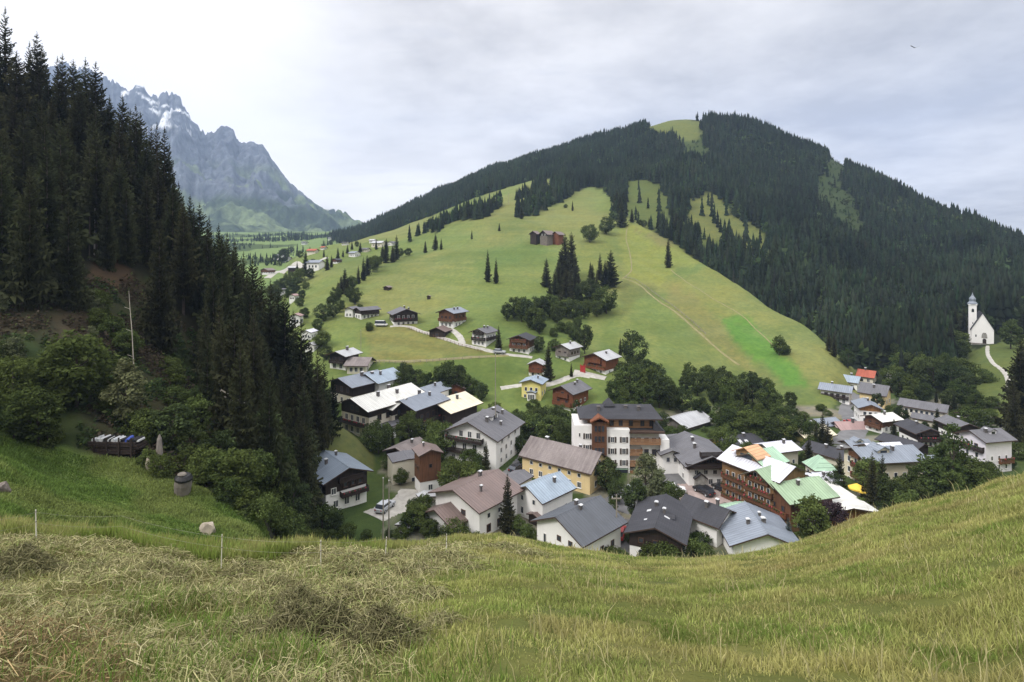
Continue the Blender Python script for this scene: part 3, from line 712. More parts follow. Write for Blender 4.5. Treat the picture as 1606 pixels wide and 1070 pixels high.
def spruce_mesh(name, seed, H=24.0, R=3.6, levels=34, start=0.06, ragged=0.25, per=8, mat=None, dense=1.0):
    """crown of drooping needle sprays on whorled branches (unit: metres)"""
    g = np.random.default_rng(seed)
    V = []; Fc = []; C = []
    def tri(a, b, c, s):
        i = len(V); V.extend([a, b, c]); Fc.append((i, i + 1, i + 2)); C.extend([s, s, s])
    for L in range(levels):
        t = start + (1 - start) * (L / (levels - 1)) ** 0.92
        z0 = t * H
        rad = R * ((1 - t) ** 0.78) * (0.96 if t > start + 0.07 else 0.6) + 0.10
        nb = max(4, int(per * (0.55 + 0.6 * (1 - t))))
        a0 = g.uniform(0, 6.28)
        for b in range(nb):
            if g.uniform() < 0.06: continue
            az = a0 + 6.283 * b / nb + g.normal(0, 0.16)
            r = rad * (1 + g.normal(0, ragged * 0.75)) * g.uniform(0.82, 1.08)
            r = max(r, 0.12)
            dx, dy = math.cos(az), math.sin(az); px, py = -dy, dx
            zb = z0 + g.normal(0, H / levels * 0.35)
            droop = (0.42 - 0.75 * t) * r * g.uniform(0.7, 1.3)
            ns = 4 if r > 1.2 else 3
            sh = g.uniform(0.72, 1.22)
            prev = None
            for k in range(ns + 1):
                q = k / ns
                rr = r * q; zz = zb - droop * (q ** 0.8) * 1.25 + 0.28 * r * q * q * q
                w = r * 0.34 * (1 - q) ** 0.7 * (0.25 + 1.5 * q if q < .5 else 1.0) + 0.05
                cur = (rr, zz, w)
                if prev is not None:
                    r0, za, w0 = prev
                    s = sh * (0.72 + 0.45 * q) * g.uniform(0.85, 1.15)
                    for sg in (-1, 1):
                        tipr = rr + 0.06 * r; tw = (w0 + w) * 0.75 * g.uniform(0.75, 1.25)
                        tri((dx * r0, dy * r0, za), (dx * rr, dy * rr, zz),
                            (dx * tipr + px * sg * tw, dy * tipr + py * sg * tw, zz - 0.25 * tw - g.uniform(0.02, 0.18) * r * dense), s)
                    # hanging twigs
                    hz = (0.26 + 0.32 * (1 - t)) * min(r, 2.6) * g.uniform(0.6, 1.3)
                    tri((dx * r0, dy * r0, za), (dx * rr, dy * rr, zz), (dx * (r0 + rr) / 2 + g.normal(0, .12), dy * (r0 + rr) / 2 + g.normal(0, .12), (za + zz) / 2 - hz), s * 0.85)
                prev = cur
    # leader
    for k in range(3):
        a = k * 2.1; tri((0.14 * math.cos(a), 0.14 * math.sin(a), H * 0.955), (0.14 * math.cos(a + 2), 0.14 * math.sin(a + 2), H * 0.955), (0, 0, H * 1.012), 1.0)
    return np_mesh(name, np.array(V), np.array(Fc), mat or MT['spruce'], np.repeat(np.array(C)[:, None], 3, 1))

def trunk_mesh(name, H, r, lean=0.0, limbs=0, seed=0, top=0.93):
    mb = MB(); g = random.Random(seed)
    pts = [(0, 0, -1.2), (0, 0, 0.3), (lean * .3, 0, H * 0.35), (lean * .7, 0.1 * lean, H * 0.7), (lean, 0.1 * lean, H * top)]
    mb.tube(pts, [r * 1.35, r * 1.1, r * 0.8, r * 0.5, r * 0.08], 7)
    for k in range(limbs):
        z = H * g.uniform(0.28, 0.62); a = k * 2.4 + g.uniform(-.4, .4); L = H * g.uniform(0.2, 0.33)
        mb.tube([(0, 0, z), (math.cos(a) * L * .5, math.sin(a) * L * .5, z + L * .45), (math.cos(a) * L, math.sin(a) * L, z + L * .95)], [r * .45, r * .3, r * .08], 5)
    return mb.mesh(name, [MT['bark']])

def crown_mesh(name, seed, H=10.0, R=4.0, zc=0.58, hz=0.42, clumps=46, leaves=70, leaf=0.42, mat=None, shape='round', clump_r=0.30):
    """broad-leaved crown: leaf-sized faces gathered in clumps on an uneven volume"""
    g = np.random.default_rng(seed)
    cs = []
    lob = g.normal(0, 1, (7, 3)); lob /= np.linalg.norm(lob, axis=1)[:, None]; la = g.uniform(-0.28, 0.22, 7)
    while len(cs) < clumps:
        d = g.normal(0, 1, 3); d /= np.linalg.norm(d)
        rr = g.uniform(0.45, 1.0) ** 0.5
        f = 1 + sum(a * max(0, float(d @ l)) ** 3 for a, l in zip(la, lob))
        p = d * rr * f
        x, y, z = p[0] * R, p[1] * R, p[2] * H * hz
        if shape == 'poplar':
            k = 1.0 - 0.55 * max(0.0, p[2]) - 0.15 * max(0.0, -p[2]); x *= k; y *= k
        elif shape == 'cone':
            k = 0.62 - 0.5 * p[2]; x *= k; y *= k
        elif p[2] < -0.3: x *= 0.85; y *= 0.85
        cs.append((x, y, H * zc + z, f))
    cs = np.array(cs)
    V = np.empty((clumps * leaves * 4, 3)); C = np.empty(clumps * leaves * 4)
    n = 0
    for (x, y, z, f) in cs:
        cr = R * clump_r * g.uniform(0.7, 1.3)
        sh = g.uniform(0.72, 1.3)
        d = g.normal(0, 1, (leaves, 3)); d /= np.linalg.norm(d, axis=1)[:, None]
        pos = np.array([x, y, z]) + d * (cr * g.uniform(0.5, 1.0, (leaves, 1))) * np.array([1.1, 1.1, 0.8])
        nrm = d * 0.7 + g.normal(0, 0.6, (leaves, 3)) + np.array([0, 0, 0.35]); nrm /= np.linalg.norm(nrm, axis=1)[:, None]
        tx = np.cross(nrm, g.normal(0, 1, (leaves, 3))); tx /= np.linalg.norm(tx, axis=1)[:, None]; ty = np.cross(nrm, tx)
        s = leaf * g.uniform(0.6, 1.35, (leaves, 1))
        q = np.stack([pos - tx * s * .5, pos - ty * s * 0.32 + tx * s * 0.05, pos + tx * s * .6, pos + ty * s * 0.32 + tx * s * 0.05], 1)
        V[n:n + leaves * 4] = q.reshape(-1, 3)
        C[n:n + leaves * 4] = np.repeat(sh * g.uniform(0.75, 1.25, leaves), 4)
        n += leaves * 4
    Fc = np.arange(len(V)).reshape(-1, 4)
    return np_mesh(name, V, Fc, mat or MT['leaf'], np.repeat(C[:, None], 3, 1))

# prototypes (mesh data shared by the copies); heights in metres
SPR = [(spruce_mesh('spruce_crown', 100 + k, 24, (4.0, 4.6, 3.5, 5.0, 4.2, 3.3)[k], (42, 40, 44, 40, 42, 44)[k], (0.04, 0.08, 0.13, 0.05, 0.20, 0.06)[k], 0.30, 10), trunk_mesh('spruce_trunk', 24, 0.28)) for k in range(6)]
FULL = [0, 1, 3, 5]
SPRB = (spruce_mesh('blue_spruce_crown', 140, 24, 5.6, 30, 0.03, 0.12, 10, MT['blueneedle']), SPR[0][1])
BRD = [(crown_mesh('leafy_crown', 200 + k, 10, (4.4, 3.9, 5.0, 3.4, 4.2)[k], 0.56, 0.43, 60, 75, 0.52), trunk_mesh('tree_trunk', 10, 0.22, 0.2, 4, k, 0.7)) for k in range(5)]
DRK = [(crown_mesh('dark_leafy_crown', 230 + k, 10, (3.6, 3.2, 4.1)[k], 0.55, 0.45, 60, 75, 0.48, MT['darkleaf']), BRD[0][1]) for k in range(3)]
POP = [(crown_mesh('pale_leafy_crown', 250 + k, 10, (2.3, 2.0, 2.7)[k], 0.54, 0.46, 56, 70, 0.42, MT['paleleaf'], 'poplar', 0.42), BRD[0][1]) for k in range(3)]
BSH = [(crown_mesh('bush_foliage', 270 + k, 10, (6.4, 5.6, 7.2)[k], 0.46, 0.52, 50, 70, 0.75, MT['leaf'], 'round', 0.34), trunk_mesh('bush_stem', 10, 0.3, 0.2, 4, k + 9, 0.5)) for k in range(3)]
PUR = [(crown_mesh('purple_leafy_crown', 290, 10, 3.9, 0.55, 0.45, 60, 75, 0.5, MT['purple']), BRD[1][1])]
BIR = [(crown_mesh('airy_leafy_crown', 300 + k, 10, (2.7, 2.4)[k], 0.53, 0.47, 46, 62, 0.36, MT['leaf'], 'poplar', 0.30), trunk_mesh('slender_trunk', 10, 0.16, 0.25, 5, 30 + k, 0.9)) for k in range(2)]
KIND = {'s': ([SPR[i] for i in FULL], 24.0, 'spruce_tree', 'spruce'), 'f': (SPR, 24.0, 'spruce_tree', 'spruce'), 'b': (BRD, 10.0, 'leafy_tree', 'tree'), 'd': (DRK, 10.0, 'leafy_tree', 'tree'),
        'p': (POP, 10.0, 'pale_leafy_tree', 'tree'), 'k': (BSH, 10.0, 'bush', 'bush'), 'u': (PUR, 10.0, 'purple_tree', 'tree'), 'B': ([SPRB], 24.0, 'blue_spruce', 'spruce'), 'r': (BIR, 10.0, 'slender_tree', 'tree')}
TREES = []
def plant(kind, loc, H, label, group=None, rz=None, wide=1.0):
    protos, h0, name, cat = KIND[kind]
    cm, tm = protos[rnd.randrange(len(protos))]
    o = empty(name, loc, rnd.uniform(0, 6.28) if rz is None else rz)
    s = H / h0
    wj = wide * rnd.uniform(0.9, 1.1)
    o.scale = (s * wj, s * wj, s)
    tag(o, label, cat, group)
    add_mesh('crown' if kind not in 'k' else 'foliage', cm, o)
    add_mesh('trunk' if kind not in 'k' else 'stem', tm, o)
    TREES.append((o, kind))
    return o
def tree_px(kind, u, v, hpx, label, group=None, wide=1.0, Ymin=60.0, Y=None, sink=0.15):
    if Y is None: Y = hit(u, v, Ymin) or 1000.0
    loc = P(u, v, Y); loc.z = float(ground(u, Y)) - sink
    # keep the photographed height even where the base is hidden
    H = hpx / F * Y
    return plant(kind, loc, H, label, group, wide=wide)
# ------------------------------------------------------------------ steep spruce forest on the left (single trees)
SKY_L = [(-200, -60), (0, 15), (15, 18), (45, 75), (60, 62), (90, 92), (110, 98), (135, 98), (152, 102), (190, 152), (212, 168), (240, 198), (262, 202), (272, 262), (295, 305), (330, 345), (360, 372), (390, 402), (420, 440), (445, 462), (470, 500), (492, 540), (520, 585), (540, 690)]
def sky_left(u): return float(np.interp(u, [p[0] for p in SKY_L], [p[1] for p in SKY_L]))
n_left = 0
# explicit skyline trees (u, top row, depth)
for (u, vt, Y) in [(8, 12, 150), (-18, 20, 146), (46, 66, 152), (58, 52, 150), (66, 70, 156), (90, 90, 158), (98, 86, 152), (115, 95, 156), (134, 92, 152), (150, 98, 150), (160, 128, 156), (172, 152, 160), (192, 150, 154), (205, 172, 158), (213, 165, 152), (220, 176, 158),
                   (237, 198, 156), (246, 194, 152), (258, 200, 150), (266, 226, 156), (280, 286, 158), (298, 306, 152), (313, 320, 150), (328, 340, 156), (343, 352, 150), (356, 366, 152), (368, 378, 146), (382, 396, 150), (396, 404, 146), (410, 425, 150), (424, 440, 144), (436, 452, 150), (447, 462, 143), (460, 488, 148), (472, 502, 140), (486, 530, 146), (498, 548, 138), (508, 562, 146), (522, 590, 150), (30, 96, 148), (76, 118, 146), (122, 128, 146), (182, 186, 147)]:
    zt = (V0 - vt) / F * Y; zg = float(ground(u, Y)) - 0.4
    H = min(max(zt - zg, 9), 34)
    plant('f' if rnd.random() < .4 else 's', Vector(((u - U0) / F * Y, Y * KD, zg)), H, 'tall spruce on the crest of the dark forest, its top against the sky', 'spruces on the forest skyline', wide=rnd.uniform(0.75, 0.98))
    n_left += 1
pts = []
tries = 0
while len(pts) < 118 and tries < 20000:
    tries += 1
    u = rnd.uniform(-160, 520); Y = rnd.uniform(92, 152)
    z = float(ground(u, Y)); v = V0 - z / Y * F; x = (u - U0) / F * Y
    if u > 478 and v > 640: continue
    if z < -44.5 or (u > 430 and Y < 118): continue
    if in_poly([(-400, 520), (60, 500), (140, 425), (250, 430), (300, 530), (322, 640), (340, 740), (-400, 740)], np.array([u]), np.array([v]))[0] and rnd.random() < 0.96: continue
    if u < 300 and Y < 100: continue
    if min([(x - a) ** 2 + (Y - b) ** 2 for a, b in pts] or [99]) < 3.6 ** 2: continue
    vt = sky_left(u) + 6
    H = rnd.uniform(15, 24)
    if u > 400: H *= 0.8
    H = min(H, (V0 - vt) / F * Y - z)
    if H < 6: continue
    pts.append((x, Y))
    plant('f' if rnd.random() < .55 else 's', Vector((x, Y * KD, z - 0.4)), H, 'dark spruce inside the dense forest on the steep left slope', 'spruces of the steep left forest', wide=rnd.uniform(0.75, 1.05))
# broad-leaved trees and scrub of the clearing and of the forest edge
EDGE = [('b', 120, 722, 118, 'large rounded green tree beside the scrap pile below the forest', 1.0), ('p', 198, 705, 104, 'pale silvery slender tree just behind the scrap pile', 1.1), ('k', 356, 790, 42, 'round bright bush right of the grey concrete tank', 1.0),
        ('b', 60, 700, 90, None, 1), ('b', 22, 690, 70, None, 1), ('k', -30, 690, 60, None, 1), ('b', 20, 640, 80, None, 1), ('b', -60, 690, 110, None, 1.0), ('k', 75, 700, 40, None, 1), ('k', 40, 690, 30, None, 1), ('k', 255, 745, 34, None, 1), ('k', 235, 735, 30, None, 1), ('k', 290, 738, 34, None, 1), ('b', 322, 765, 66, None, 1), ('b', 345, 775, 70, None, 1),
        ('b', 372, 785, 84, None, 1), ('b', 398, 790, 84, None, 1), ('b', 420, 800, 66, None, 1), ('k', 405, 815, 40, None, 1), ('k', 425, 830, 42, None, 1), ('k', 440, 846, 46, None, 1), ('k', 455, 850, 36, None, 1), ('k', 475, 852, 30, None, 1), ('d', 440, 800, 80, None, 1), ('d', 460, 815, 60, None, 1.1),
        ('d', 470, 790, 70, None, 1), ('k', 385, 800, 40, None, 1), ('k', 310, 755, 40, None, 1), ('d', 340, 745, 70, None, 1), ('d', 300, 730, 60, None, 1), ('d', 270, 715, 80, None, 1), ('d', 240, 700, 60, None, 1), ('b', 95, 640, 50, None, 1), ('p', 135, 600, 40, None, 1.3), ('b', 310, 690, 70, None, 1), ('d', 355, 720, 80, None, 1), ('d', 390, 730, 90, None, 1),
        ('k', 225, 690, 50, None, 1), ('k', 500, 856, 26, None, 1), ('k', 520, 852, 22, None, 1), ('d', 415, 760, 90, None, .9), ('d', 450, 770, 80, None, .9)]
for kind, u, v, h, lab, wd in EDGE:
    tree_px(kind, u, v, h, Y=86 if u in (198, 120) else None, label=lab or ('low bush along the foot of the dark forest above the bank' if kind == 'k' else 'leafy tree crowding the foot of the dark spruce forest'), group=None if lab else ('bushes at the forest foot' if kind == 'k' else 'leafy trees at the forest foot'), wide=wd, Ymin=50)
for k in range(60):
    u = rnd.uniform(-60, 335); Y = rnd.uniform(84, 118)
    z = float(ground(u, Y)); v = V0 - z / Y * F
    if not (470 < v < 720): continue
    plant(rnd.choice('kkbbdp'), Vector(((u - U0) / F * Y, Y * KD, z - 0.3)), rnd.uniform(1.6, 4.6), 'shrub growing in the scrubby clearing of the left slope', 'shrubs in the hillside clearing', wide=rnd.uniform(.9, 1.3))

# undergrowth: leaf clutter on the clearing and forest floor
def scatter_leaves(name, n, urange, yrange, test, hmax, leaf, colf, mat, label, seed=5):
    g = np.random.default_rng(seed)
    u = g.uniform(*urange, n); Y = np.sqrt(g.uniform(yrange[0] ** 2, yrange[1] ** 2, n))
    z = ground(u, Y); x = (u - U0) / F * Y
    cl = fbm(x / 2.2, Y / 2.2, 3, seed)
    keep = test(u, Y, z, V0 - z / Y * F) & (cl > 0.40)
    u, Y, z, x, cl = u[keep], Y[keep], z[keep], x[keep], cl[keep]; n = len(u)
    p = np.stack([x, Y * KD, z + g.uniform(0, 1, n) ** 1.5 * hmax * np.clip((cl - 0.38) * 4.5, 0.1, 1)], 1)
    nr = g.normal(0, .6, (n, 3)) + np.array([0, -0.25, 0.8]); nr /= np.linalg.norm(nr, axis=1)[:, None]
    tx = np.cross(nr, g.normal(0, 1, (n, 3))); tx /= np.linalg.norm(tx, axis=1)[:, None]; ty = np.cross(nr, tx)
    s = leaf * g.uniform(.6, 1.5, (n, 1))
    V = np.stack([p - tx * s * .5, p - ty * s * .33, p + tx * s * .6, p + ty * s * .33], 1).reshape(-1, 3)
    c = np.repeat(colf(g, n, cl, x, Y), 4, 0)
    me = np_mesh(name, V, np.arange(len(V)).reshape(-1, 4), mat, c)
    return tag(add_mesh(name, me), label, None, None, 'stuff')
def under_col(g, n, cl, x, Y):
    m = fbm(x / 9, Y / 9, 3, 91)[:, None]
    a = np.array((0.040, 0.062, 0.024)); b = np.array((0.075, 0.06, 0.042)); c = np.array((0.085, 0.105, 0.038))
    base = np.where(m > 0.5, a, b * 0.8); pick = g.uniform(0, 1, (n, 1))
    base = np.where(pick > 0.86, c, base)
    return base * g.uniform(.7, 1.6, (n, 1))
scatter_leaves('undergrowth', 60000, (-200, 520), (80, 128), lambda u, Y, z, v: (v > 440) & (z > -45) & ((u < 340) | (Y > 92)), 1.5, 0.42, under_col, MT['blades'], 'scrubby undergrowth and fallen brushwood on the steep left slope')

# ------------------------------------------------------------------ far wood on the hill: one mass
def far_tree_set(seed, tiers=5, seg=7):
    g = np.random.default_rng(seed); V = []; Fc = []; C = []
    for k in range(tiers):
        t0 = 0.06 + 0.90 * k / tiers; t1 = min(1.0, t0 + 1.55 / tiers)
        r = 0.17 * (1 - t0) ** 0.8 * g.uniform(.85, 1.15)
        i = len(V); V.append((0, 0, t1)); C.append(1.12)
        a0 = g.uniform(0, 6.28)
        for j in range(seg):
            rr = r * g.uniform(0.6, 1.3); a = a0 + 6.283 * j / seg + g.normal(0, .15)
            V.append((rr * math.cos(a), rr * math.sin(a), t0 - g.uniform(0, 0.045))); C.append(g.uniform(0.6, 1.15))
        for j in range(seg): Fc.append((i, i + 1 + j, i + 1 + (j + 1) % seg))
    return np.array(V), np.array(Fc), np.array(C)
def far_round_set(seed):
    g = np.random.default_rng(seed); V = []; Fc = []; C = []
    for k in range(38):
        d = g.normal(0, 1, 3); d /= np.linalg.norm(d); p = d * np.array([.33, .33, .42]) * g.uniform(.7, 1.05) + np.array([0, 0, .5])
        i = len(V); sh = g.uniform(.65, 1.3)
        for q in range(3):
            V.append(tuple(p + g.normal(0, .13, 3))); C.append(sh)
        Fc.append((i, i + 1, i + 2))
    return np.array(V), np.array(Fc), np.array(C)
FTS = [far_tree_set(k) for k in range(7)]; FRS = [far_round_set(50 + k) for k in range(4)]

def forest_mass(name, n, urange, yrange, mask, label, hrange, seed, broad=0.08, mask_fn=None, basecol=(0.0175, 0.0255, 0.014), stray=0.0):
    g = np.random.default_rng(seed)
    u = g.uniform(*urange, n); Y = np.sqrt(g.uniform(yrange[0] ** 2, yrange[1] ** 2, n))
    iu = np.clip(((u - US[0]) / 6 + .5).astype(int), 0, len(US) - 1); iy = np.clip((np.log(Y) / 0.016 + .5).astype(int), 0, len(YS) - 1)
    keep = mask[iu, iy]
    if stray: keep = keep | (clear[iu, iy] & (g.uniform(0, 1, n) < stray) & (Y > 400) & (V0 - ground(u, Y) / Y * F > 275))
    u, Y = u[keep], Y[keep]
    z = ground(u, Y); v = V0 - z / Y * F
    if mask_fn is not None:
        k2 = mask_fn(u, Y, v); u, Y, z, v = u[k2], Y[k2], z[k2], v[k2]
    x = (u - U0) / F * Y
    n = len(u)
    kinds = np.where(g.uniform(0, 1, n) < broad + 0.25 * (fbm(x / 60, Y / 60, 3, seed) > 0.6), 1, 0)
    H = g.uniform(*hrange, n) * (0.6 + 0.75 * vnoise(x / 35, Y / 35, seed))
    tint = (0.45 + 1.15 * fbm(x / 40, Y / 40, 4, seed + 2)) * g.uniform(.6, 1.5, n)
    Vs, Fs, Cs = [], [], []; base = 0
    for kind, sets in ((0, FTS), (1, FRS)):
        idx = np.nonzero(kinds == kind)[0]
        grp = g.integers(0, len(sets), len(idx))
        for q, (tv, tf, tc) in enumerate(sets):
            ids = idx[grp == q]
            if not len(ids): continue
            a = g.uniform(0, 6.28, len(ids)); ca, sa = np.cos(a)[:, None], np.sin(a)[:, None]
            h = H[ids][:, None] * (0.62 if kind else 1.0); wd = h * g.uniform(.8, 1.15, (len(ids), 1))
            vx = (tv[None, :, 0] * ca - tv[None, :, 1] * sa) * wd + x[ids][:, None]
            vy = (tv[None, :, 0] * sa + tv[None, :, 1] * ca) * wd + Y[ids][:, None] * KD
            vz = tv[None, :, 2] * h + z[ids][:, None] - 0.4
            Vs.append(np.stack([vx, vy, vz], -1).reshape(-1, 3))
            Fs.append((tf[None] + (np.arange(len(ids)) * len(tv))[:, None, None] + base).reshape(-1, 3)); base += len(ids) * len(tv)
            bc = np.array(basecol) if kind == 0 else np.array((0.046, 0.068, 0.028))
            hu = 1 + g.normal(0, .07, (len(ids), 1, 3))
            Cs.append((bc[None, None] * tint[ids][:, None, None] * tc[None, :, None] * hu).reshape(-1, 3))
    me = np_mesh(name, np.concatenate(Vs), np.concatenate(Fs), MT['farneedle'], np.concatenate(Cs))
    o = add_mesh(name, me); tag(o, label, None, None, 'stuff'); return n
def vis(u, Y, v, margin=26):
    """drop trees well hidden behind nearer ground"""
    iu = np.clip(((u - US[0]) / 6 + .5).astype(int), 0, len(US) - 1)
    vm = np.minimum.accumulate(np.where(YS[None, :] < 40, 1e9, VG), 1)
    iy = np.clip((np.log(Y) / 0.016 - 1).astype(int), 0, len(YS) - 1)
    return v - vm[iu, iy] < margin
nf = forest_mass('forest', 86000, (470, 1760), (240, 1420), FORESTMASK, 'dark spruce forest covering the hill behind the meadow', (9.5, 17.5), 301, 0.05, lambda u, Y, v: vis(u, Y, v, 30) & ~((u > 1290) & (Y < 420)) & ~((u > 1180) & (Y < 380)) & ~((u > 1020) & (u < 1110) & (Y > 1015)) & (Y < np.where(u > 1250, 1150, 1420)), stray=.02)
print('forest trees', nf)
# ------------------------------------------------------------------ foreground meadow: standing grass, stubble and cut hay
def blades(name, u, Y, h, wd, lean, colr, mat, label, seed, flat=0.0, kind='stuff', heads=None):
    """one bent blade of five vertices per point"""
    g = np.random.default_rng(seed); n = len(u)
    z = ground(u, Y); x = (u - U0) / F * Y
    a = g.uniform(0, 6.283, n); dx, dy = np.cos(a) * lean, np.sin(a) * lean
    fa = g.uniform(-0.9, 0.9, n); px, py = np.cos(fa) * wd * .5, np.sin(fa) * wd * .5
    b = np.stack([x, Y * KD, z - 0.02], 1)
    m = b + np.stack([dx * h * .35, dy * h * .35, h * np.sqrt(np.clip(1 - lean ** 2 * .3, .05, 1)) * .6], 1)
    t_ = b + np.stack([dx * h, dy * h, h * np.sqrt(np.clip(1 - lean ** 2, .02, 1))], 1)
    off = np.stack([px, py, np.zeros(n)], 1)
    V = np.stack([b - off, b + off, m + off * .8, m - off * .8, t_], 1)
    i = (np.arange(n) * 5)[:, None]
    f1 = np.concatenate([i, i + 1, i + 2], 1); f2 = np.concatenate([i, i + 2, i + 3], 1); f3 = np.concatenate([i + 3, i + 2, i + 4], 1)
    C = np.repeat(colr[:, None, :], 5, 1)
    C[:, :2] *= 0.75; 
    if heads is not None: C[:, 4] = np.where(heads[:, None], np.array((0.30, 0.24, 0.115)), C[:, 4])
    me = np_mesh(name, V.reshape(-1, 3), np.concatenate([f1, f2, f3]), mat, C.reshape(-1, 3))
    return tag(add_mesh(name, me), label, None, None, kind)

def fg_points(n, umin, umax, y0, y1, seed, power=1.3):
    g = np.random.default_rng(seed)
    u = g.uniform(umin, umax, n); Y = (g.uniform(0, 1, n) * (y1 ** power - y0 ** power) + y0 ** power) ** (1 / power)
    return u, Y, g
def crestY(u): return np.interp(u, [c[0] for c in _crest], [c[2] for c in _crest])
def hayat(u, Y):
    x = (u - U0) / F * Y
    return np.clip((700 + 160 * (fbm(x / 2.5, Y / 2.5, 3, 21) - 0.5) - u - (Y - 12) * -6) / 120, 0, 1)

def make_grass():
    # short regrowth over the whole field
    u, Y, g = fg_points(640000, -420, 2150, 4.2, 33, 71, 1.25)
    k = Y < crestY(u) + 2.5; u, Y = u[k], Y[k]
    x = (u - U0) / F * Y; hm = hayat(u, Y); n = len(u)
    cl = fbm(x / 0.55, Y / 0.75, 3, 11); big = fbm(x / 3.2, Y / 2.2, 4, 13); mid = fbm(x / 1.1, Y / 0.9, 3, 15)
    keep = (cl + g.normal(0, .05, n) > 0.33) & (g.uniform(0, 1, n) > hm * 0.3)
    u, Y, x, hm, cl, big, mid = (q[keep] for q in (u, Y, x, hm, cl, big, mid)); n = len(u)
    h = (0.045 + 0.13 * np.clip(cl - 0.33, 0, 1) + 0.07 * np.clip(big - .5, 0, 1) + 0.07 * np.clip(mid - .52, 0, 1)) * g.uniform(.6, 1.5, n) * (1 + 0.5 * (u > 1250) * np.clip((u - 1250) / 300, 0, 1))
    wd = 0.006 + 0.00062 * Y * g.uniform(.7, 1.3, n)
    lean = np.clip(g.normal(.42, .2, n), 0, .95)
    A = np.array((0.30, 0.345, 0.105)); B = np.array((0.41, 0.39, 0.15)); D = np.array((0.19, 0.255, 0.065)); E = np.array((0.33, 0.275, 0.13))
    q = np.clip((big - .36) * 3.3, 0, 1)[:, None]
    c = A * (1 - q) + B * q
    q = np.clip((0.46 - mid) * 5, 0, 1)[:, None]; c = c * (1 - q) + D * q
    q = (np.clip((fbm(x / 1.7 + 31, Y / 1.3, 3, 17) - 0.60) * 6, 0, 1) * .6)[:, None]; c = c * (1 - q) + E * q
    q = (g.uniform(0, 1, n) < 0.12)[:, None]; c = np.where(q, np.array((0.44, 0.40, 0.19)), c)
    q = (hm * .55)[:, None]; c = c * (1 - q) + np.array((0.30, 0.31, 0.125)) * q
    lum = (0.66 + 0.68 * fbm(x / .9 + 7, Y / .8, 4, 19))[:, None]
    c = c * g.uniform(.68, 1.3, (n, 1)) * lum
    tall = g.uniform(0, 1, n) < .012 * (fbm(x / 1.4, Y / 1.2, 3, 37) > .5)
    h = np.where(tall, h * 2.6 + .06, h); c = np.where(tall[:, None], np.array((0.46, 0.42, 0.22)), c)
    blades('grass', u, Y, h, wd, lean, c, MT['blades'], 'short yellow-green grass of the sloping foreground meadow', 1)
    # tall standing grass along the fence and down the brow
    u, Y, g = fg_points(185000, -420, 840, 15.5, 28.5, 72, 1.6)
    x = (u - U0) / F * Y; n = len(u)
    edge = np.interp(u, [-170, 0, 250, 420, 620, 840], [17.8, 18.2, 18.8, 18.4, 21.5, 27.5]) + 3.0 * (fbm(x / 3, Y / 3, 3, 23) - .5)
    cl = fbm(x / 0.7, Y / 0.9, 3, 12)
    k = (Y > edge) & (Y < crestY(u) + 2.8) & (cl > .30); u, Y, x, cl = u[k], Y[k], x[k], cl[k]; n = len(u)
    h = (0.22 + 0.42 * np.clip(cl - .22, 0, 1)) * g.uniform(.55, 1.45, n) * np.interp(u, [-170, 420, 640, 840], [1.2, 1.1, .75, .4])
    pat = fbm(x / 2.2, Y / 2.2, 4, 33)
    q = np.clip((pat - .34) * 3, 0, 1)[:, None]
    c = np.array((0.22, 0.29, 0.07)) * (1 - q) + np.array((0.38, 0.38, 0.15)) * q
    c = c * g.uniform(.7, 1.3, (n, 1))
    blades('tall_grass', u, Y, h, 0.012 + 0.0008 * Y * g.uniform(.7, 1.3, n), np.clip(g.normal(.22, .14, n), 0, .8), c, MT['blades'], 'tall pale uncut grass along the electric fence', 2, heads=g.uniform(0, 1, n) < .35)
    # green tufts standing among the hay
    g = np.random.default_rng(73)
    us, ys = [], []
    for (uc, vc, r, m) in [(290, 965, 70, 1700), (350, 1000, 50, 900), (330, 1060, 90, 800), (230, 935, 40, 500), (430, 1040, 50, 800), (520, 905, 40, 300), (120, 1050, 60, 300), (700, 1050, 80, 150), (40, 880, 40, 300)]:
        yc = hit(uc, vc, 4.5, 30); 
        us.append(uc + g.normal(0, r, m)); ys.append(yc + g.normal(0, r / F * yc * 1.1, m))
    u = np.concatenate(us); Y = np.clip(np.concatenate(ys), 4.5, 28); n = len(u)
    c = np.array((0.15, 0.235, 0.05)) * g.uniform(.6, 1.4, (n, 1)); c[g.uniform(0, 1, n) < .3] = (0.30, 0.29, 0.12)
    blades('grass_tufts', u, Y, g.uniform(.12, .34, n), np.full(n, 0.010), np.clip(g.normal(.45, .2, n), 0, .95), c, MT['blades'], 'bright green grass tufts standing among the cut hay', 3)
    # grass on the left bank
    g = np.random.default_rng(74); n = 170000
    u = g.uniform(-200, 470, n); Y = np.sqrt(g.uniform(38 ** 2, 84 ** 2, n)); x = (u - U0) / F * Y
    lim = 78 + (u - 100) * 0.006
    cl = fbm(x / 2.4, Y / 2.4, 4, 43)
    k = (Y < lim + 1) & (cl > .12); u, Y, x, cl = u[k], Y[k], x[k], cl[k]; n = len(u)
    pat = np.clip((fbm(x / 6, Y / 6, 4, 81) - .38) * 4, 0, 1)[:, None]
    c = (np.array((0.135, 0.21, 0.05)) * (1 - pat) + np.array((0.21, 0.26, 0.08)) * pat) * g.uniform(.65, 1.35, (n, 1))
    blades('bank_grass', u, Y, (0.15 + .8 * np.clip(cl - .3, 0, 1)) * g.uniform(.6, 1.4, n), np.full(n, .085), np.clip(g.normal(.4, .2, n), 0, .9), c, MT['blades'], 'lush green grass of the bank below the forest', 4)

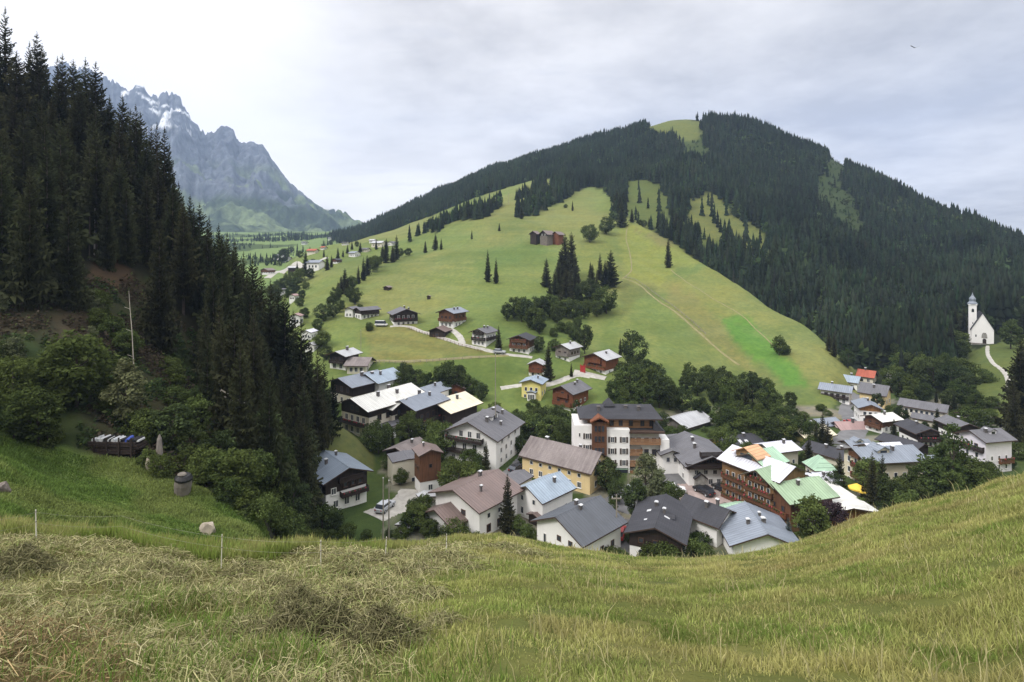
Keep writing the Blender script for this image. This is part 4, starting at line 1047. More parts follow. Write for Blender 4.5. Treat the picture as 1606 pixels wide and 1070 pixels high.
def make_hay():
    g = np.random.default_rng(81)
    n = 72000
    u, Y, g = fg_points(n, -170, 830, 4.3, 27, 82, 1.35)
    x = (u - U0) / F * Y
    hm = hayat(u, Y); cl = fbm(x / 1.1, Y / 1.1, 4, 31)
    lim = np.interp(u, [-170, 0, 250, 420, 620, 840], [19.6, 20.2, 20.6, 21.5, 26, 29])
    k = (g.uniform(0, 1, n) < hm * np.clip(0.18 + (cl - .36) * 4, .1, 1)) & (Y < lim)
    u, Y, x, cl = u[k], Y[k], x[k], cl[k]
    lift = 0.22 * np.clip(cl - .45, 0, 1) * g.uniform(0, 1, len(u)) + .02
    dark = np.zeros(len(u))
    # heaps: (column, row, radius px, height m, strands)
    heaps = [(40, 895, 60, .5, 5200), (250, 905, 45, .22, 1600), (380, 900, 40, .25, 1600), (545, 905, 42, .22, 1500), (560, 900, 40, .25, 1200), (455, 1000, 60, .34, 3600), (380, 1005, 50, .3, 2600), (595, 1010, 62, .4, 5200), (520, 1000, 50, .36, 3600), (470, 965, 48, .34, 2800),
             (440, 930, 50, .2, 1400), (700, 880, 55, .25, 1600), (790, 862, 40, .2, 1000), (650, 900, 50, .2, 1500), (610, 880, 40, .2, 1000), (660, 940, 45, .15, 1000), (140, 900, 50, .2, 1300), (725, 895, 40, .2, 700), (690, 985, 30, .15, 500), (300, 940, 45, .2, 1000), (-30, 905, 60, .4, 2500), (540, 940, 40, .18, 900), (830, 872, 40, .12, 500)]
    for (uc, vc, r, hh, m) in heaps:
        big_ = hh > .33; hh *= .8 if big_ else .45; m = int(m * (.75 if big_ else .45)); r *= .9 if big_ else 1.1
        yc = hit(uc, vc, 4.5, 31)
        if yc is None: continue
        rr = np.abs(g.normal(0, .55, m)); a = g.uniform(0, 6.283, m)
        hu = uc + r * rr * np.cos(a); hy = yc + r / F * yc * 1.0 * rr * np.sin(a)
        u = np.concatenate([u, hu]); Y = np.concatenate([Y, hy])
        lift = np.concatenate([lift, hh * np.clip(1 - rr / 1.5, 0, 1) ** 1.3 * g.uniform(.15, 1, m) + .02])
        dark = np.concatenate([dark, np.full(m, .95 if big_ else .4)])
    k = (Y > 4.2); u, Y, lift, dark = u[k], Y[k], lift[k], dark[k]
    n = len(u); x = (u - U0) / F * Y; z = ground(u, Y)
    L = g.uniform(.10, .40, n); a = g.uniform(0, 6.283, n); el = np.clip(g.normal(0.05, .35, n), -.7, 1.1)
    d = np.stack([np.cos(a) * np.cos(el), np.sin(a) * np.cos(el), np.sin(el)], 1)
    c0 = np.stack([x, Y * KD, z + lift + .02], 1)
    wd = (.004 + .00055 * Y * g.uniform(.7, 1.3, n))[:, None]
    side = np.cross(d, g.normal(0, 1, (n, 3))); side /= np.linalg.norm(side, axis=1)[:, None]
    bow = np.stack([g.normal(0, .06, n), g.normal(0, .06, n), np.abs(g.normal(0.05, .05, n))], 1)
    p0 = c0 - d * L[:, None] * .5; p2 = c0 + d * L[:, None] * .5; p1 = c0 + bow
    floor_ = np.stack([z + .01] * 3, 1)
    for p in (p0, p2): p[:, 2] = np.maximum(p[:, 2], z + .005)
    V = np.stack([p0 - side * wd * .5, p0 + side * wd * .5, p1 - side * wd * .5, p1 + side * wd * .5, p2 - side * wd * .3, p2 + side * wd * .3], 1)
    i = (np.arange(n) * 6)[:, None]
    Fq = np.concatenate([np.concatenate([i, i + 1, i + 3, i + 2], 1), np.concatenate([i + 2, i + 3, i + 5, i + 4], 1)])
    pal = np.array([(0.36, 0.335, 0.175), (0.29, 0.275, 0.135), (0.20, 0.195, 0.09), (0.27, 0.31, 0.115), (0.44, 0.40, 0.24), (0.13, 0.105, 0.06)])
    w0 = np.array([.24, .26, .18, .17, .10, .05])
    pick = g.choice(6, n, p=w0); c = pal[pick]
    dk = (dark * g.uniform(.4, 1, n))[:, None]; c = c * (1 - dk) + np.array((0.10, 0.095, 0.052)) * dk
    v = V0 - z / Y * F
    br = in_poly([(-300, 1000), (60, 985), (150, 1000), (205, 1045), (180, 1100), (-300, 1100)], u + g.normal(0, 26, n), v + g.normal(0, 16, n)) & (g.uniform(0, 1, n) < .7)
    c = np.where(br[:, None], np.array((0.25, 0.19, 0.10)) * g.uniform(.5, 1.5, (n, 1)), c)
    c = c * g.uniform(.7, 1.3, (n, 1))
    me = np_mesh('hay', V.reshape(-1, 3), Fq, MT['hayblades'], np.repeat(c, 6, 0))
    tag(add_mesh('hay', me), 'cut hay lying in loose swaths and tufts on the foreground slope', None, None, 'stuff')
make_grass(); make_hay()
# ------------------------------------------------------------------ buildings
_wcache = {}
def window_meshes(w, h, dk=False):
    k = (round(w, 2), round(h, 2), dk)
    if k not in _wcache:
        p = MB(); p.box(-w / 2, w / 2, -0.03, 0.0, -h / 2, h / 2)
        fr = MB(); t = max(0.07, min(0.11, w * .12)); d0, d1 = -0.07, 0.0
        fr.box(-w / 2 - t * .4, -w / 2 + t * .6, d0, d1, -h / 2 - t * .4, h / 2 + t * .4); fr.box(w / 2 - t * .6, w / 2 + t * .4, d0, d1, -h / 2 - t * .4, h / 2 + t * .4)
        fr.box(-w / 2 + t * .6, w / 2 - t * .6, d0, d1, -h / 2 - t * .4, -h / 2 + t * .6); fr.box(-w / 2 + t * .6, w / 2 - t * .6, d0, d1, h / 2 - t * .6, h / 2 + t * .4)
        if w > .8: fr.box(-t * .3, t * .3, d0 + .01, d1, -h / 2 + t * .6, h / 2 - t * .6)
        sl = MB(); sl.box(-w / 2 - .12, w / 2 + .12, -0.16, 0.0, -h / 2 - t * .4 - .07, -h / 2 - t * .4)
        sh = MB(); sw = w * .5
        sh.box(-w / 2 - t * .5 - sw, -w / 2 - t * .5, -0.05, 0.0, -h / 2, h / 2)
        for q in range(5): sh.box(-w / 2 - t * .5 - sw + .05, -w / 2 - t * .5 - .05, -0.065, -0.05, -h / 2 + .06 + q * h / 5, -h / 2 + q * h / 5 + h / 5 - .06)
        sh2 = MB(); sh2.v = [(-x, y, z) for x, y, z in sh.v]; sh2.f = [tuple(reversed(f)) for f in sh.f]; sh2.m = sh.m
        fm = MT['bframe'] if dk else MT['frame']
        _wcache[k] = (p.mesh('window', [MT['glass']]), fr.mesh('frame', [fm]), sl.mesh('sill', [fm]), sh.mesh('shutter', [MT['shutter']]), sh2.mesh('shutter', [MT['shutter']]))
    return _wcache[k]

FACE = {'f': 0.0, 'r': math.pi / 2, 'l': -math.pi / 2, 'b': math.pi}
def add_window(parent, face, W, L, a, z, w, h, style='', out=0.02, off=(0, 0, 0), name='window'):
    """a: position along the face (metres from its middle, to the right as seen from outside)"""
    rz = FACE[face]
    d = (L / 2 if face in 'fb' else W / 2) + out
    c, s = math.cos(rz), math.sin(rz)
    x = a * c + d * s; y = a * s - d * c
    pm, fm, sm, s1, s2 = window_meshes(w, h, 'd' in style)
    o = add_mesh(name, pm, parent, (x + off[0], y + off[1], z + off[2])); o.rotation_euler = (0, 0, rz)
    if 't' not in style:
        add_mesh('frame', fm, o)
    if 's' in style:
        add_mesh('shutter', s1, o); add_mesh('shutter', s2, o)
    if 'i' in style: add_mesh('sill', sm, o)
    return o

def add_balcony(parent, face, W, L, z, span, depth, mat, a0=0.0, rail=0.95, off=(0, 0, 0), flowers=False, out=0.0, extra=0.0):
    rz = FACE[face]; full = W if face in 'fb' else L
    d = (L / 2 if face in 'fb' else W / 2) + out
    n = span * full / 2
    mb = MB()
    mb.box(-n, n, -depth, -0.005, -0.16, 0.0)
    step = 0.24
    k = int(2 * n / step)
    for i in range(k):
        x = -n + (i + .5) * 2 * n / k
        mb.box(x - step * .40, x + step * .40, -depth + .02, -depth + .06, 0.06, rail)
    mb.box(-n, n, -depth - .02, -depth + .02, 0.02, 0.1); mb.box(-n, n, -depth - .03, -depth + .1, rail, rail + .09)
    for sx in (-1, 1):
        mb.box(sx * n - .04, sx * n + .04, -depth + .1, -0.005, 0.06, rail + .06)
    for i in range(4):
        x = -n * .92 + i * n * 1.84 / 3
        mb.box(x - .06, x + .06, -depth * .9, -0.005, -.34, -.16)
    c, s = math.cos(rz), math.sin(rz); x = a0 * c + d * s; y = a0 * s - d * c
    ce, se = math.cos(extra), math.sin(extra); x, y = x * ce - y * se, x * se + y * ce
    o = mb.build('balcony', MT[mat], parent, (x + off[0], y + off[1], z + off[2])); o.rotation_euler = (0, 0, rz + extra)
    if flowers:
        fb = MB(); g = random.Random(int(z * 100 + span * 10))
        m = max(3, int(2 * n / 0.5))
        for i in range(m):
            x = -n + (i + .5) * 2 * n / m; q = g.uniform(.08, .17); mm = 1 if g.random() < .35 else 0
            fb.lathe([(.02, rail - .12 - q), (q, rail - .1), (q * .9, rail + q * .3), (.03, rail + q * .7)], 6, (x, -depth - .10), mm)
        fb.build('flower_box', [MT['hedge'], MT['flower']], o)
    return o

def roof_mesh(W, L, eave, rise, ov, ovf, th=0.2, lift=0.012, hip=0.0, ovb=None):
    """two thick planes; material 0 roofing, 1 fascia/underside"""
    ovb = ovf if ovb is None else ovb
    mb = MB(); sl = rise / (W / 2)
    x1 = W / 2 + ov; ze = eave - ov * sl + lift; zr = eave + rise + lift; tv = th * math.sqrt(1 + sl * sl)
    y0, y1 = -L / 2 - ovf, L / 2 + ovb
    prof = [(-x1, ze), (0, zr), (x1, ze), (x1, ze + tv), (0, zr + tv), (-x1, ze + tv)]
    n = 6
    if hip <= 0:
        i = len(mb.v); mb.v += [(x, y0, z) for x, z in prof] + [(x, y1, z) for x, z in prof]
        mats = [1, 1, 1, 0, 0, 1]
        for k in range(6):
            k2 = (k + 1) % 6
            mb.f.append((i + k2, i + k, i + 6 + k, i + 6 + k2)); mb.m.append(mats[k])
        mb.f += [(i, i + 1, i + 4, i + 5), (i + 1, i + 2, i + 3, i + 4)]; mb.m += [1, 1]
        mb.f += [(i + 6, i + 11, i + 10, i + 7), (i + 7, i + 10, i + 9, i + 8)]; mb.m += [1, 1]
        # ridge cap
        mb.prism([(-.22, zr + tv - .22 * sl + .01), (.22, zr + tv - .22 * sl + .01), (0, zr + tv + .06)], y0 - .01, y1 + .01, 0)
    else:
        h = hip * L
        A = [(-x1, y0, ze), (x1, y0, ze), (x1, y1, ze), (-x1, y1, ze)]
        B = [(p[0], p[1], p[2] + tv) for p in A]; R = [(0, y0 + h, zr + tv), (0, y1 - h, zr + tv)]
        mb.poly([B[0], B[1], R[0]]); mb.poly([B[1], B[2], R[1], R[0]]); mb.poly([B[2], B[3], R[1]]); mb.poly([B[3], B[0], R[0], R[1]])
        mb.poly(A[::-1], 1)
        for k in range(4): mb.poly([A[k], A[(k + 1) % 4], B[(k + 1) % 4], B[k]], 1)
    return mb

def add_body(root, s, W, L, h, pitch, roof, wall, upper=None, uf=0.5, ov=6, ovf=7, off=(0, 0, 0), rz=0.0, found=3.0, gable_upper=True, hip=0.0, fascia='fascia', pre='', th=0.2):
    """walls + roof; s metres per photo pixel, sizes in pixels"""
    W, L, h, ov, ovf = W * s, L * s, h * s, ov * s, ovf * s
    rise = W / 2 * math.tan(math.radians(pitch))
    holder = root
    wn = pre + 'wall'; rn = pre + 'roof'
    hu = h * uf if upper else None
    def gablebody(z0, z1, withg, e=0.0):
        x, y = W / 2 + e, L / 2 + e
        mb = MB()
        if withg:
            mb.prism([(-x, z0), (x, z0), (x, z1 - e * 2 * rise / W), (0, z1 + rise), (-x, z1 - e * 2 * rise / W)], -y, y)
        else: mb.box(-x, x, -y, y, z0, z1)
        return mb
    g = hip <= 0
    if upper:
        lo = gablebody(-found, hu, False).build(wn, MT[wall], holder, off); lo.rotation_euler.z = rz
        up = gablebody(hu, h, g, 0.06).build(pre + 'upper_wall', MT[upper], holder, off); up.rotation_euler.z = rz
    else:
        lo = gablebody(-found, h, g).build(wn, MT[wall], holder, off); lo.rotation_euler.z = rz
    ro = roof_mesh(W, L, h, rise, ov, ovf, th, hip=hip).build(rn, [MT[roof], MT[fascia]], holder, off); ro.rotation_euler.z = rz
    return ro, rise

def add_chimney(roof, W, L, h, rise, along, side, size=0.75, tall=1.3, cap='cap', mat='brick'):
    """along -1..1 on the ridge, side -1..1 across the roof"""
    x = side * W / 2; y = along * L / 2; z = h + rise * (1 - abs(side)) + .15
    mb = MB(); a = size / 2
    a *= .8; tall *= .72
    mb.box(x - a, x + a, y - a, y + a, z - .9, z + tall, 0)
    mb.box(x - a - .06, x + a + .06, y - a - .06, y + a + .06, z + tall, z + tall + .07, 0)
    for sx in (-1, 1):
        for sy in (-1, 1): mb.box(x + sx * a * .8 - .05, x + sx * a * .8 + .05, y + sy * a * .8 - .05, y + sy * a * .8 + .05, z + tall + .07, z + tall + .25, 0)
    mb.prism([(x - a - .1, z + tall + .25), (x + a + .1, z + tall + .25), (x + a * .7, z + tall + .36), (x - a * .7, z + tall + .36)], y - a - .1, y + a + .1, 1)
    return mb.build('chimney', [MT[mat], MT[cap]], roof)

def add_dormer(root, s, W, L, h, rise, along, side, w, d, hh, roofm, wallm):
    """small gabled dormer looking out over the slope (side +1 right, -1 left); sizes in px"""
    w, d, hh = w * s, d * s, hh * s
    sg = 1 if side > 0 else -1
    x = side * W / 2; y = along * L / 2; z = h + rise * (1 - abs(side))
    mb = MB(); pr = w * .26
    # local: x' outwards; build along y then rotate by hand
    def tr(p): return (x + sg * (-p[1]), y + sg * p[0], z + p[2])
    prof = [(-w / 2, -1.0), (w / 2, -1.0), (w / 2, hh), (0, hh + pr), (-w / 2, hh)]
    b = MB(); b.prism(prof, -0.02, d)
    mb.v = [tr(p) for p in b.v]; mb.f = b.f; mb.m = b.m
    o = mb.build('dormer', [MT[wallm]], root)
    r = MB(); e = w * .14
    pf = [(-w / 2 - e, hh - e * .52 + .02), (0, hh + pr + .02), (w / 2 + e, hh - e * .52 + .02), (w / 2 + e, hh - e * .52 + .16), (0, hh + pr + .16), (-w / 2 - e, hh - e * .52 + .16)]
    i = 0; r.v = [(px_, -e, pz) for px_, pz in pf] + [(px_, d, pz) for px_, pz in pf]
    for k in range(6):
        k2 = (k + 1) % 6; r.f.append((k2, k, 6 + k, 6 + k2)); r.m.append(0)
    r.f += [(0, 1, 4, 5), (1, 2, 3, 4)]; r.m += [0, 0]
    r.v = [tr(p) for p in r.v]; r.build('roof', [MT[roofm]], o)
    wn = MB(); wn.box(-w * .28, w * .28, -.06, -.025, hh * .15, hh * .9); wn.v = [tr(p) for p in wn.v]; wn.build('window', MT['glass'], o)
    return o

HOUSES = []; FOOT = []
def house(name, label, u, v, W, L, h, yaw, pitch=23, roof='r_slate', wall='white', upper=None, uf=0.5, ov=6, ovf=7, win=(), balc=(), chim=(), dorm=(), wings=(), Y=None, cat='house', group=None, hip=0.0, Ymin=60.0, fascia='fascia', cap='cap', door=None, sky=()):
    """(u, v): photo pixel of the wall foot at the nearest corner; W gable width, L ridge length, h eave height in photo pixels; yaw relative to the line of sight"""
    if Y is None: Y = hit(u, v, Ymin)
    if pitch <= 30: pitch = pitch * 0.86
    if Y < 232: W *= 1.12; L *= 1.12; h *= 1.08
    p = P(u, v, Y); s = Y / F
    az = math.atan2(u - U0, F * KD); rz = math.radians(yaw) - az; ck = math.cos(az) ** .8 / math.cos(math.atan2(1.0, 1e9)); W *= 0.96 * ck + .04; L *= 0.96 * ck + .04
    sx = -1 if yaw > 0 else 1
    c, si = math.cos(rz), math.sin(rz)
    lx, ly = sx * W * s / 2, -L * s / 2
    cx, cy_ = p.x - (lx * c - ly * si), p.y - (lx * si + ly * c)
    gz = [ground_xy(cx + (ax * W * s / 2) * c - (ay * L * s / 2) * si, cy_ + (ax * W * s / 2) * si + (ay * L * s / 2) * c) for ax in (-1, 1) for ay in (-1, 1)]
    found = max(1.0, p.z - min(gz) + 1.2)
    FOOT.append((cx, cy_, rz, W * s / 2, L * s / 2))
    root = empty(name, (cx, cy_, p.z), rz); tag(root, label, cat, group)
    ro, rise = add_body(root, s, W, L, h, pitch, roof, wall, upper, uf, ov, ovf, found=found, hip=hip, fascia=fascia)
    Wm, Lm, hm = W * s, L * s, h * s
    hu = hm * uf if upper else 1e9
    for (face, zc, n, ww, wh, *rest) in win:
        style = rest[0] if rest else ''; span = rest[1] if len(rest) > 1 else 0.82; a0 = rest[2] * s if len(rest) > 2 else 0.0
        full = (Wm if face in 'fb' else Lm) * span
        for k in range(n):
            a = a0 + (-full / 2 + (k + .5) * full / n)
            add_window(root, face, Wm, Lm, a, zc * s, ww * s, wh * s, style, out=0.09 if zc * s > hu - .3 else 0.02)
    for (face, z, span, dep, mat, *rest) in balc:
        add_balcony(root, face, Wm, Lm, z * s, span, dep * s, mat, rest[1] * s if len(rest) > 1 else 0.0, flowers=bool(rest and rest[0]), rail=min(0.95, 6.6 * s), out=0.06 if z * s > hu - .3 else 0.0)
    for (al, sd_, *rest) in chim:
        add_chimney(ro, Wm, Lm, hm, rise, al, sd_, (rest[0] if rest else 5.0) * s, (rest[1] if len(rest) > 1 else 8.0) * s, cap)
    for (al, sd_, w_, d_, h_, *dr) in dorm: add_dormer(root, s, Wm, Lm, hm, rise, al, sd_, w_, d_, h_, dr[0] if dr else roof, wall if not upper else upper)
    for (al, sd_, w_, h_) in sky:      # roof windows
        x = sd_ * Wm / 2; y = al * Lm / 2; sl = rise / (Wm / 2); k = -1 if sd_ > 0 else 1
        tv = 0.2 * math.sqrt(1 + sl * sl); z = hm + rise - abs(x) * sl + tv + .03
        mb = MB(); a = w_ * s / 2; b = h_ * s / 2
        mb.poly([(x - b, y - a, z - b * sl * k), (x + b, y - a, z + b * sl * k), (x + b, y + a, z + b * sl * k), (x - b, y + a, z - b * sl * k)])
        mb.build('skylight', MT['cap'], ro)
    if door:
        face, a, w_, h_ = door
        mb = MB(); rzf = FACE[face]; d = (Lm / 2 if face in 'fb' else Wm / 2) + .02
        mb.box(-w_ * s / 2, w_ * s / 2, -.04, 0, 0, h_ * s)
        cc, ss = math.cos(rzf), math.sin(rzf)
        o = mb.build('door', MT['bframe'], root, (a * s * cc + d * ss, a * s * ss - d * cc, 0)); o.rotation_euler = (0, 0, rzf)
    for wg in wings:
        wg = dict(wg); o_ = wg.pop('off'); rzw = math.radians(wg.pop('rz', 0)); wwin = wg.pop('win', ()); wpre = wg.pop('pre', 'wing_'); wb = wg.pop('balc', ())
        off = (o_[0] * s, o_[1] * s, o_[2] * s if len(o_) > 2 else 0.0)
        add_body(root, s, off=off, rz=rzw, found=found + off[2] if len(o_) > 2 else found, pre=wpre, fascia=fascia, **wg)
        for (face, z, span, dep, mat, *rest) in wb:
            add_balcony(root, face, wg['W'] * s, wg['L'] * s, z * s, span, dep * s, mat, 0.0, off=off, flowers=bool(rest and rest[0]), rail=min(.95, 6.6 * s), out=.06, extra=rzw)
        for (face, zc, n, ww, wh, *rest) in wwin:
            style = rest[0] if rest else ''; span = rest[1] if len(rest) > 1 else 0.8
            Ww, Lw = wg['W'] * s, wg['L'] * s
            full = (Ww if face in 'fb' else Lw) * span
            for k in range(n):
                a = -full / 2 + (k + .5) * full / n
                rzz = FACE[face]; d = (Lw / 2 if face in 'fb' else Ww / 2) + .09
                x, y = a * math.cos(rzz) + d * math.sin(rzz), a * math.sin(rzz) - d * math.cos(rzz)
                pm, fm, sm, s1, s2 = window_meshes(ww * s, wh * s, 'd' in style)
                o = add_mesh('window', pm, root, (off[0] + x * math.cos(rzw) - y * math.sin(rzw), off[1] + x * math.sin(rzw) + y * math.cos(rzw), off[2] + zc * s)); o.rotation_euler = (0, 0, rzz + rzw)
                add_mesh('frame', fm, o)
    HOUSES.append(root)
    return root, s
# ------------------------------------------------------------------ village, nearest rows
W3 = ('f', 12, 3, 6, 9); 
house('chalet', 'white chalet with blue-grey sheet roof and dark timber gable at the foot of the forest', 511, 804, 64, 80, 46, 22, 24, 'r_blue', 'white', ov=8, ovf=10,
      win=[('f', 9, 3, 8, 11, 'i', .8), ('f', 30, 1, 8, 10, 'i', .3, -22), ('f', 36, 3, 6, 8, 'di', .55, 10), ('l', 12, 3, 7, 9, 'i', .8), ('l', 31, 3, 7, 9, 'i', .8)], balc=[('f', 20, .66, 11, 'darkwood', True, 11), ('f', 43, .6, 8, 'darkwood', False, 6)], chim=[(0.05, -0.45, 5, 9), (0.55, 0.3, 4, 8)],
      wings=[dict(pre='gable_', off=(0, -38.2, 22), W=57.6, L=2.6, h=19.6, pitch=23.8, roof='r_blue', wall='darkwood', ov=8, ovf=7, found=0.2)] if 0 else [], upper='darkwood', uf=.55)
house('guest_house', 'long guest house with broad white sheet roof and timber gables above the left street', 579, 692, 62, 104, 47, -50, 22, 'r_white', 'cream', 'darkwood', .72, ov=9, ovf=10,
      win=[('f', 12, 4, 7, 9, 'i'), ('f', 30, 4, 7, 9, 'i'), ('r', 14, 6, 7, 9, 'i', .85), ('r', 33, 5, 8, 9, 'di', .8), ('f', 46, 2, 7, 8, 'd', .4)], balc=[('f', 22, .95, 8, 'darkwood', True), ('r', 23, .5, 8, 'darkwood', True, 20)], chim=[(-.35, .35, 5, 9), (.35, -.2, 5, 8), (.3, .5, 5, 8)],
      wings=[dict(pre='gable_', off=(24, 8, 0), rz=90, W=46, L=32, h=44, pitch=24, roof='r_white', wall='cream', upper='darkwood', uf=.7, ov=7, ovf=9, win=[('f', 33, 2, 8, 9, 'd', .7), ('f', 14, 2, 7, 9, '', .7)]),
             dict(pre='terrace_', off=(42, -20, 0), rz=0, W=26, L=66, h=20, pitch=6, roof='r_grey', wall='white', ov=3, ovf=3, win=[('r', 10, 5, 6, 8, '')])])
house('lodge', 'lodge with grey sheet roof filling the gap behind the broad white roof, forest side', 554, 640, 52, 60, 32, -52, 20, 'r_steel', 'cream', 'darkwood', .5, ov=7, ovf=8, Y=203, win=[('f', 9, 3, 6, 8), ('r', 9, 4, 6, 8), ('f', 26, 3, 6, 8, 'd')], chim=[(0, .3), (.5, .5)])
house('house', 'house with pale blue sheet roof behind the white guest house roof', 594, 630, 44, 46, 28, -46, 26, 'r_pale', 'white', ov=5, ovf=6, Y=210, win=[('f', 9, 2, 6, 8), ('r', 10, 3, 6, 8)], chim=[(-.3, .4, 3.5, 7)])
house('chalet', 'small light-roofed chalet highest in the left street, next to the spruces', 542, 582, 32, 32, 24, -40, 22, 'r_lgrey', 'white', 'darkwood', .55, ov=5, ovf=6, win=[('f', 7, 2, 6, 8), ('f', 17, 2, 6, 7, 'd'), ('r', 8, 2, 6, 8)], balc=[('f', 12, .9, 5, 'darkwood')], chim=[(.2, .2, 4, 7)])
house('house', 'low cream house with pinkish grey roof below the smallest street chalet', 573, 588, 40, 30, 15, 72, 26, 'r_weather', 'cream', ov=4, ovf=5, win=[('l', 8, 3, 5, 7), ('f', 8, 2, 5, 7)], Y=232)
house('guest_house', 'guest house with lilac-grey roof and dark gable right of the broad white roof', 652, 688, 48, 62, 44, -42, 22, 'r_steel', 'cream', 'darkwood', .5, ov=8, ovf=9, Y=180,
      win=[('f', 12, 3, 7, 10, 'i'), ('f', 30, 3, 7, 9, 'd'), ('r', 12, 4, 7, 10, 'i'), ('r', 30, 4, 7, 9, 'd')], balc=[('f', 20, .95, 7, 'darkwood', True), ('r', 20, .9, 7, 'darkwood', True)], chim=[(.2, -.1, 5, 8), (.5, .4, 4, 7)])
house('guest_house', 'dark-gabled guest house with plain cream sheet roof', 708, 684, 58, 56, 36, -42, 22, 'r_cream', 'cream', 'darkwood', .4, ov=7, ovf=9, Y=186, win=[('f', 9, 3, 7, 9, 'i'), ('f', 25, 3, 7, 9, 'd'), ('r', 12, 3, 7, 9)], balc=[('f', 16, .95, 7, 'darkwood', True)], chim=[(.2, .35, 4, 8)], sky=[(-.3, .5, 7, 5)])
house('tower_house', 'narrow tower-like house clad in brown boards above a white base', 659, 777, 30, 28, 58, 16, 24, 'r_brown', 'white', 'wood', .32, ov=4, ovf=5, win=[('f', 10, 1, 7, 9), ('f', 44, 1, 5, 6, 'd'), ('l', 40, 2, 5, 6, 'd')], chim=[(.4, -.3, 3, 6)])
house('annex', 'flat-roofed cream annex leaning against the brown tower-like house', 616, 770, 46, 36, 40, 12, 4, 'r_grey', 'cream', ov=1, ovf=1, Y=141, win=[('f', 12, 2, 6, 8, '', .6)], cat='annex')
house('guest_house', 'big white guest house with steep grey roof, its balcony gable turned to the forest', 778, 738, 84, 84, 46, -26, 28, 'r_grey', 'white', ov=7, ovf=8,
      win=[('f', 10, 4, 7, 9, 'i', .85), ('f', 30, 4, 7, 10, 'i', .8), ('f', 50, 3, 7, 10, 'i', .5), ('r', 10, 4, 6, 8, 'i'), ('r', 26, 4, 6, 8, 'i'), ('r', 40, 3, 6, 8, 'i')], balc=[('f', 40, .7, 8, 'darkwood', True, -8), ('f', 21, .55, 7, 'darkwood', False, -16)],
      chim=[(-.4, .35, 5, 9), (-.05, .72, 4, 7), (.5, .15, 5, 8), (.75, .4, 4, 8)], dorm=[(.1, .42, 22, 24, 9)], door=('f', 22, 7, 12))
house('guest_house', 'long yellow guest house with weathered patchy brown roof', 925, 777, 58, 116, 34, 62, 32, 'r_weather', 'yellow', ov=5, ovf=5, win=[('l', 12, 6, 7, 9, 'i', .85), ('l', 27, 6, 6, 6, '', .85), ('f', 12, 2, 6, 9, 'i'), ('f', 29, 2, 6, 8), ('f', 42, 1, 6, 7)], chim=[(.55, .05, 6, 6), (-.45, .1, 4, 6)])
house('house', 'white house under stepped brown sheet roofs beside the tall dark spruce', 752, 848, 90, 84, 46, -43, 22, 'r_brown', 'white', ov=9, ovf=10, win=[('f', 34, 2, 9, 8, 'd', .6), ('r', 12, 3, 9, 12, 'd'), ('r', 32, 3, 7, 8)],
      chim=[(.35, -.15, 6, 10), (-.35, .5, 4, 11)], wings=[dict(pre='porch_', off=(-14, -54, 0), W=64, L=42, h=26, pitch=24, roof='r_brown', wall='white', ov=8, ovf=9, win=[('f', 12, 2, 8, 10, ''), ('r', 12, 2, 8, 10, '')])])
house('house', 'white house with bright sky-blue sheet roof between yellow walls and slate roof', 851, 826, 56, 66, 36, -42, 30, 'r_pale', 'white', ov=5, ovf=6, win=[('f', 12, 2, 6, 11, 'i'), ('f', 32, 2, 6, 8), ('r', 14, 3, 6, 9)], chim=[(.35, .4, 5, 9)], wings=[dict(pre='shed_', off=(20, -34, 0), W=24, L=20, h=14, pitch=15, roof='r_brown', wall='darkwood', ov=3, ovf=3)])
house('house', 'white house under a large slate-grey sheet roof, nearest below the brow of the field', 912, 896, 88, 92, 42, -40, 29, 'r_slate', 'white', ov=9, ovf=8, win=[('f', 22, 1, 6, 16, '', .3, -30), ('f', 34, 2, 8, 8, 'd', .5, 14), ('r', 16, 3, 8, 10, 'd')], chim=[(.25, -.35, 6, 9), (-.05, .12, 6, 7)])
house('house', 'charcoal-roofed house seen gable on, the lower of two dark roofs right of the lane', 1070, 890, 76, 108, 38, -6, 23, 'r_dark', 'white', 'darkwood', .45, ov=8, ovf=9, win=[('f', 10, 3, 8, 10), ('f', 30, 3, 8, 8, 'd'), ('r', 12, 3, 7, 9)], chim=[(-.1, .16, 5, 9), (.35, -.25, 6, 7)], dorm=[(-.1, .55, 12, 16, 4)], sky=[(.1, -.5, 8, 7), (-.25, .3, 5, 9), (-.5, -.5, 5, 5)])
house('house', 'charcoal-roofed house with two white-capped chimneys, right neighbour of its darker twin', 1124, 860, 56, 62, 34, 62, 30, 'r_dark', 'white', ov=7, ovf=7, win=[('l', 12, 3, 7, 9), ('f', 14, 2, 6, 9)], chim=[(-.15, -.3, 6, 10), (-.55, .05, 5, 12)])
house('garage', 'small yellow building with mint green roof beside the paved square', 1142, 832, 32, 44, 20, -48, 24, 'r_mint', 'yellow', ov=3, ovf=4, win=[('f', 9, 2, 5, 7, 'i'), ('r', 9, 2, 5, 7)], cat='building')
house('house', 'house with broad blue-grey roof and two white chimneys rising just over the field edge', 1150, 902, 94, 92, 46, 16, 24, 'r_steel', 'white', ov=8, ovf=8, Y=106, win=[('f', 12, 3, 7, 9), ('l', 12, 3, 7, 9)], chim=[(-.25, -.32, 6, 8), (-.2, .18, 7, 7), (.25, .2, 4, 6)])

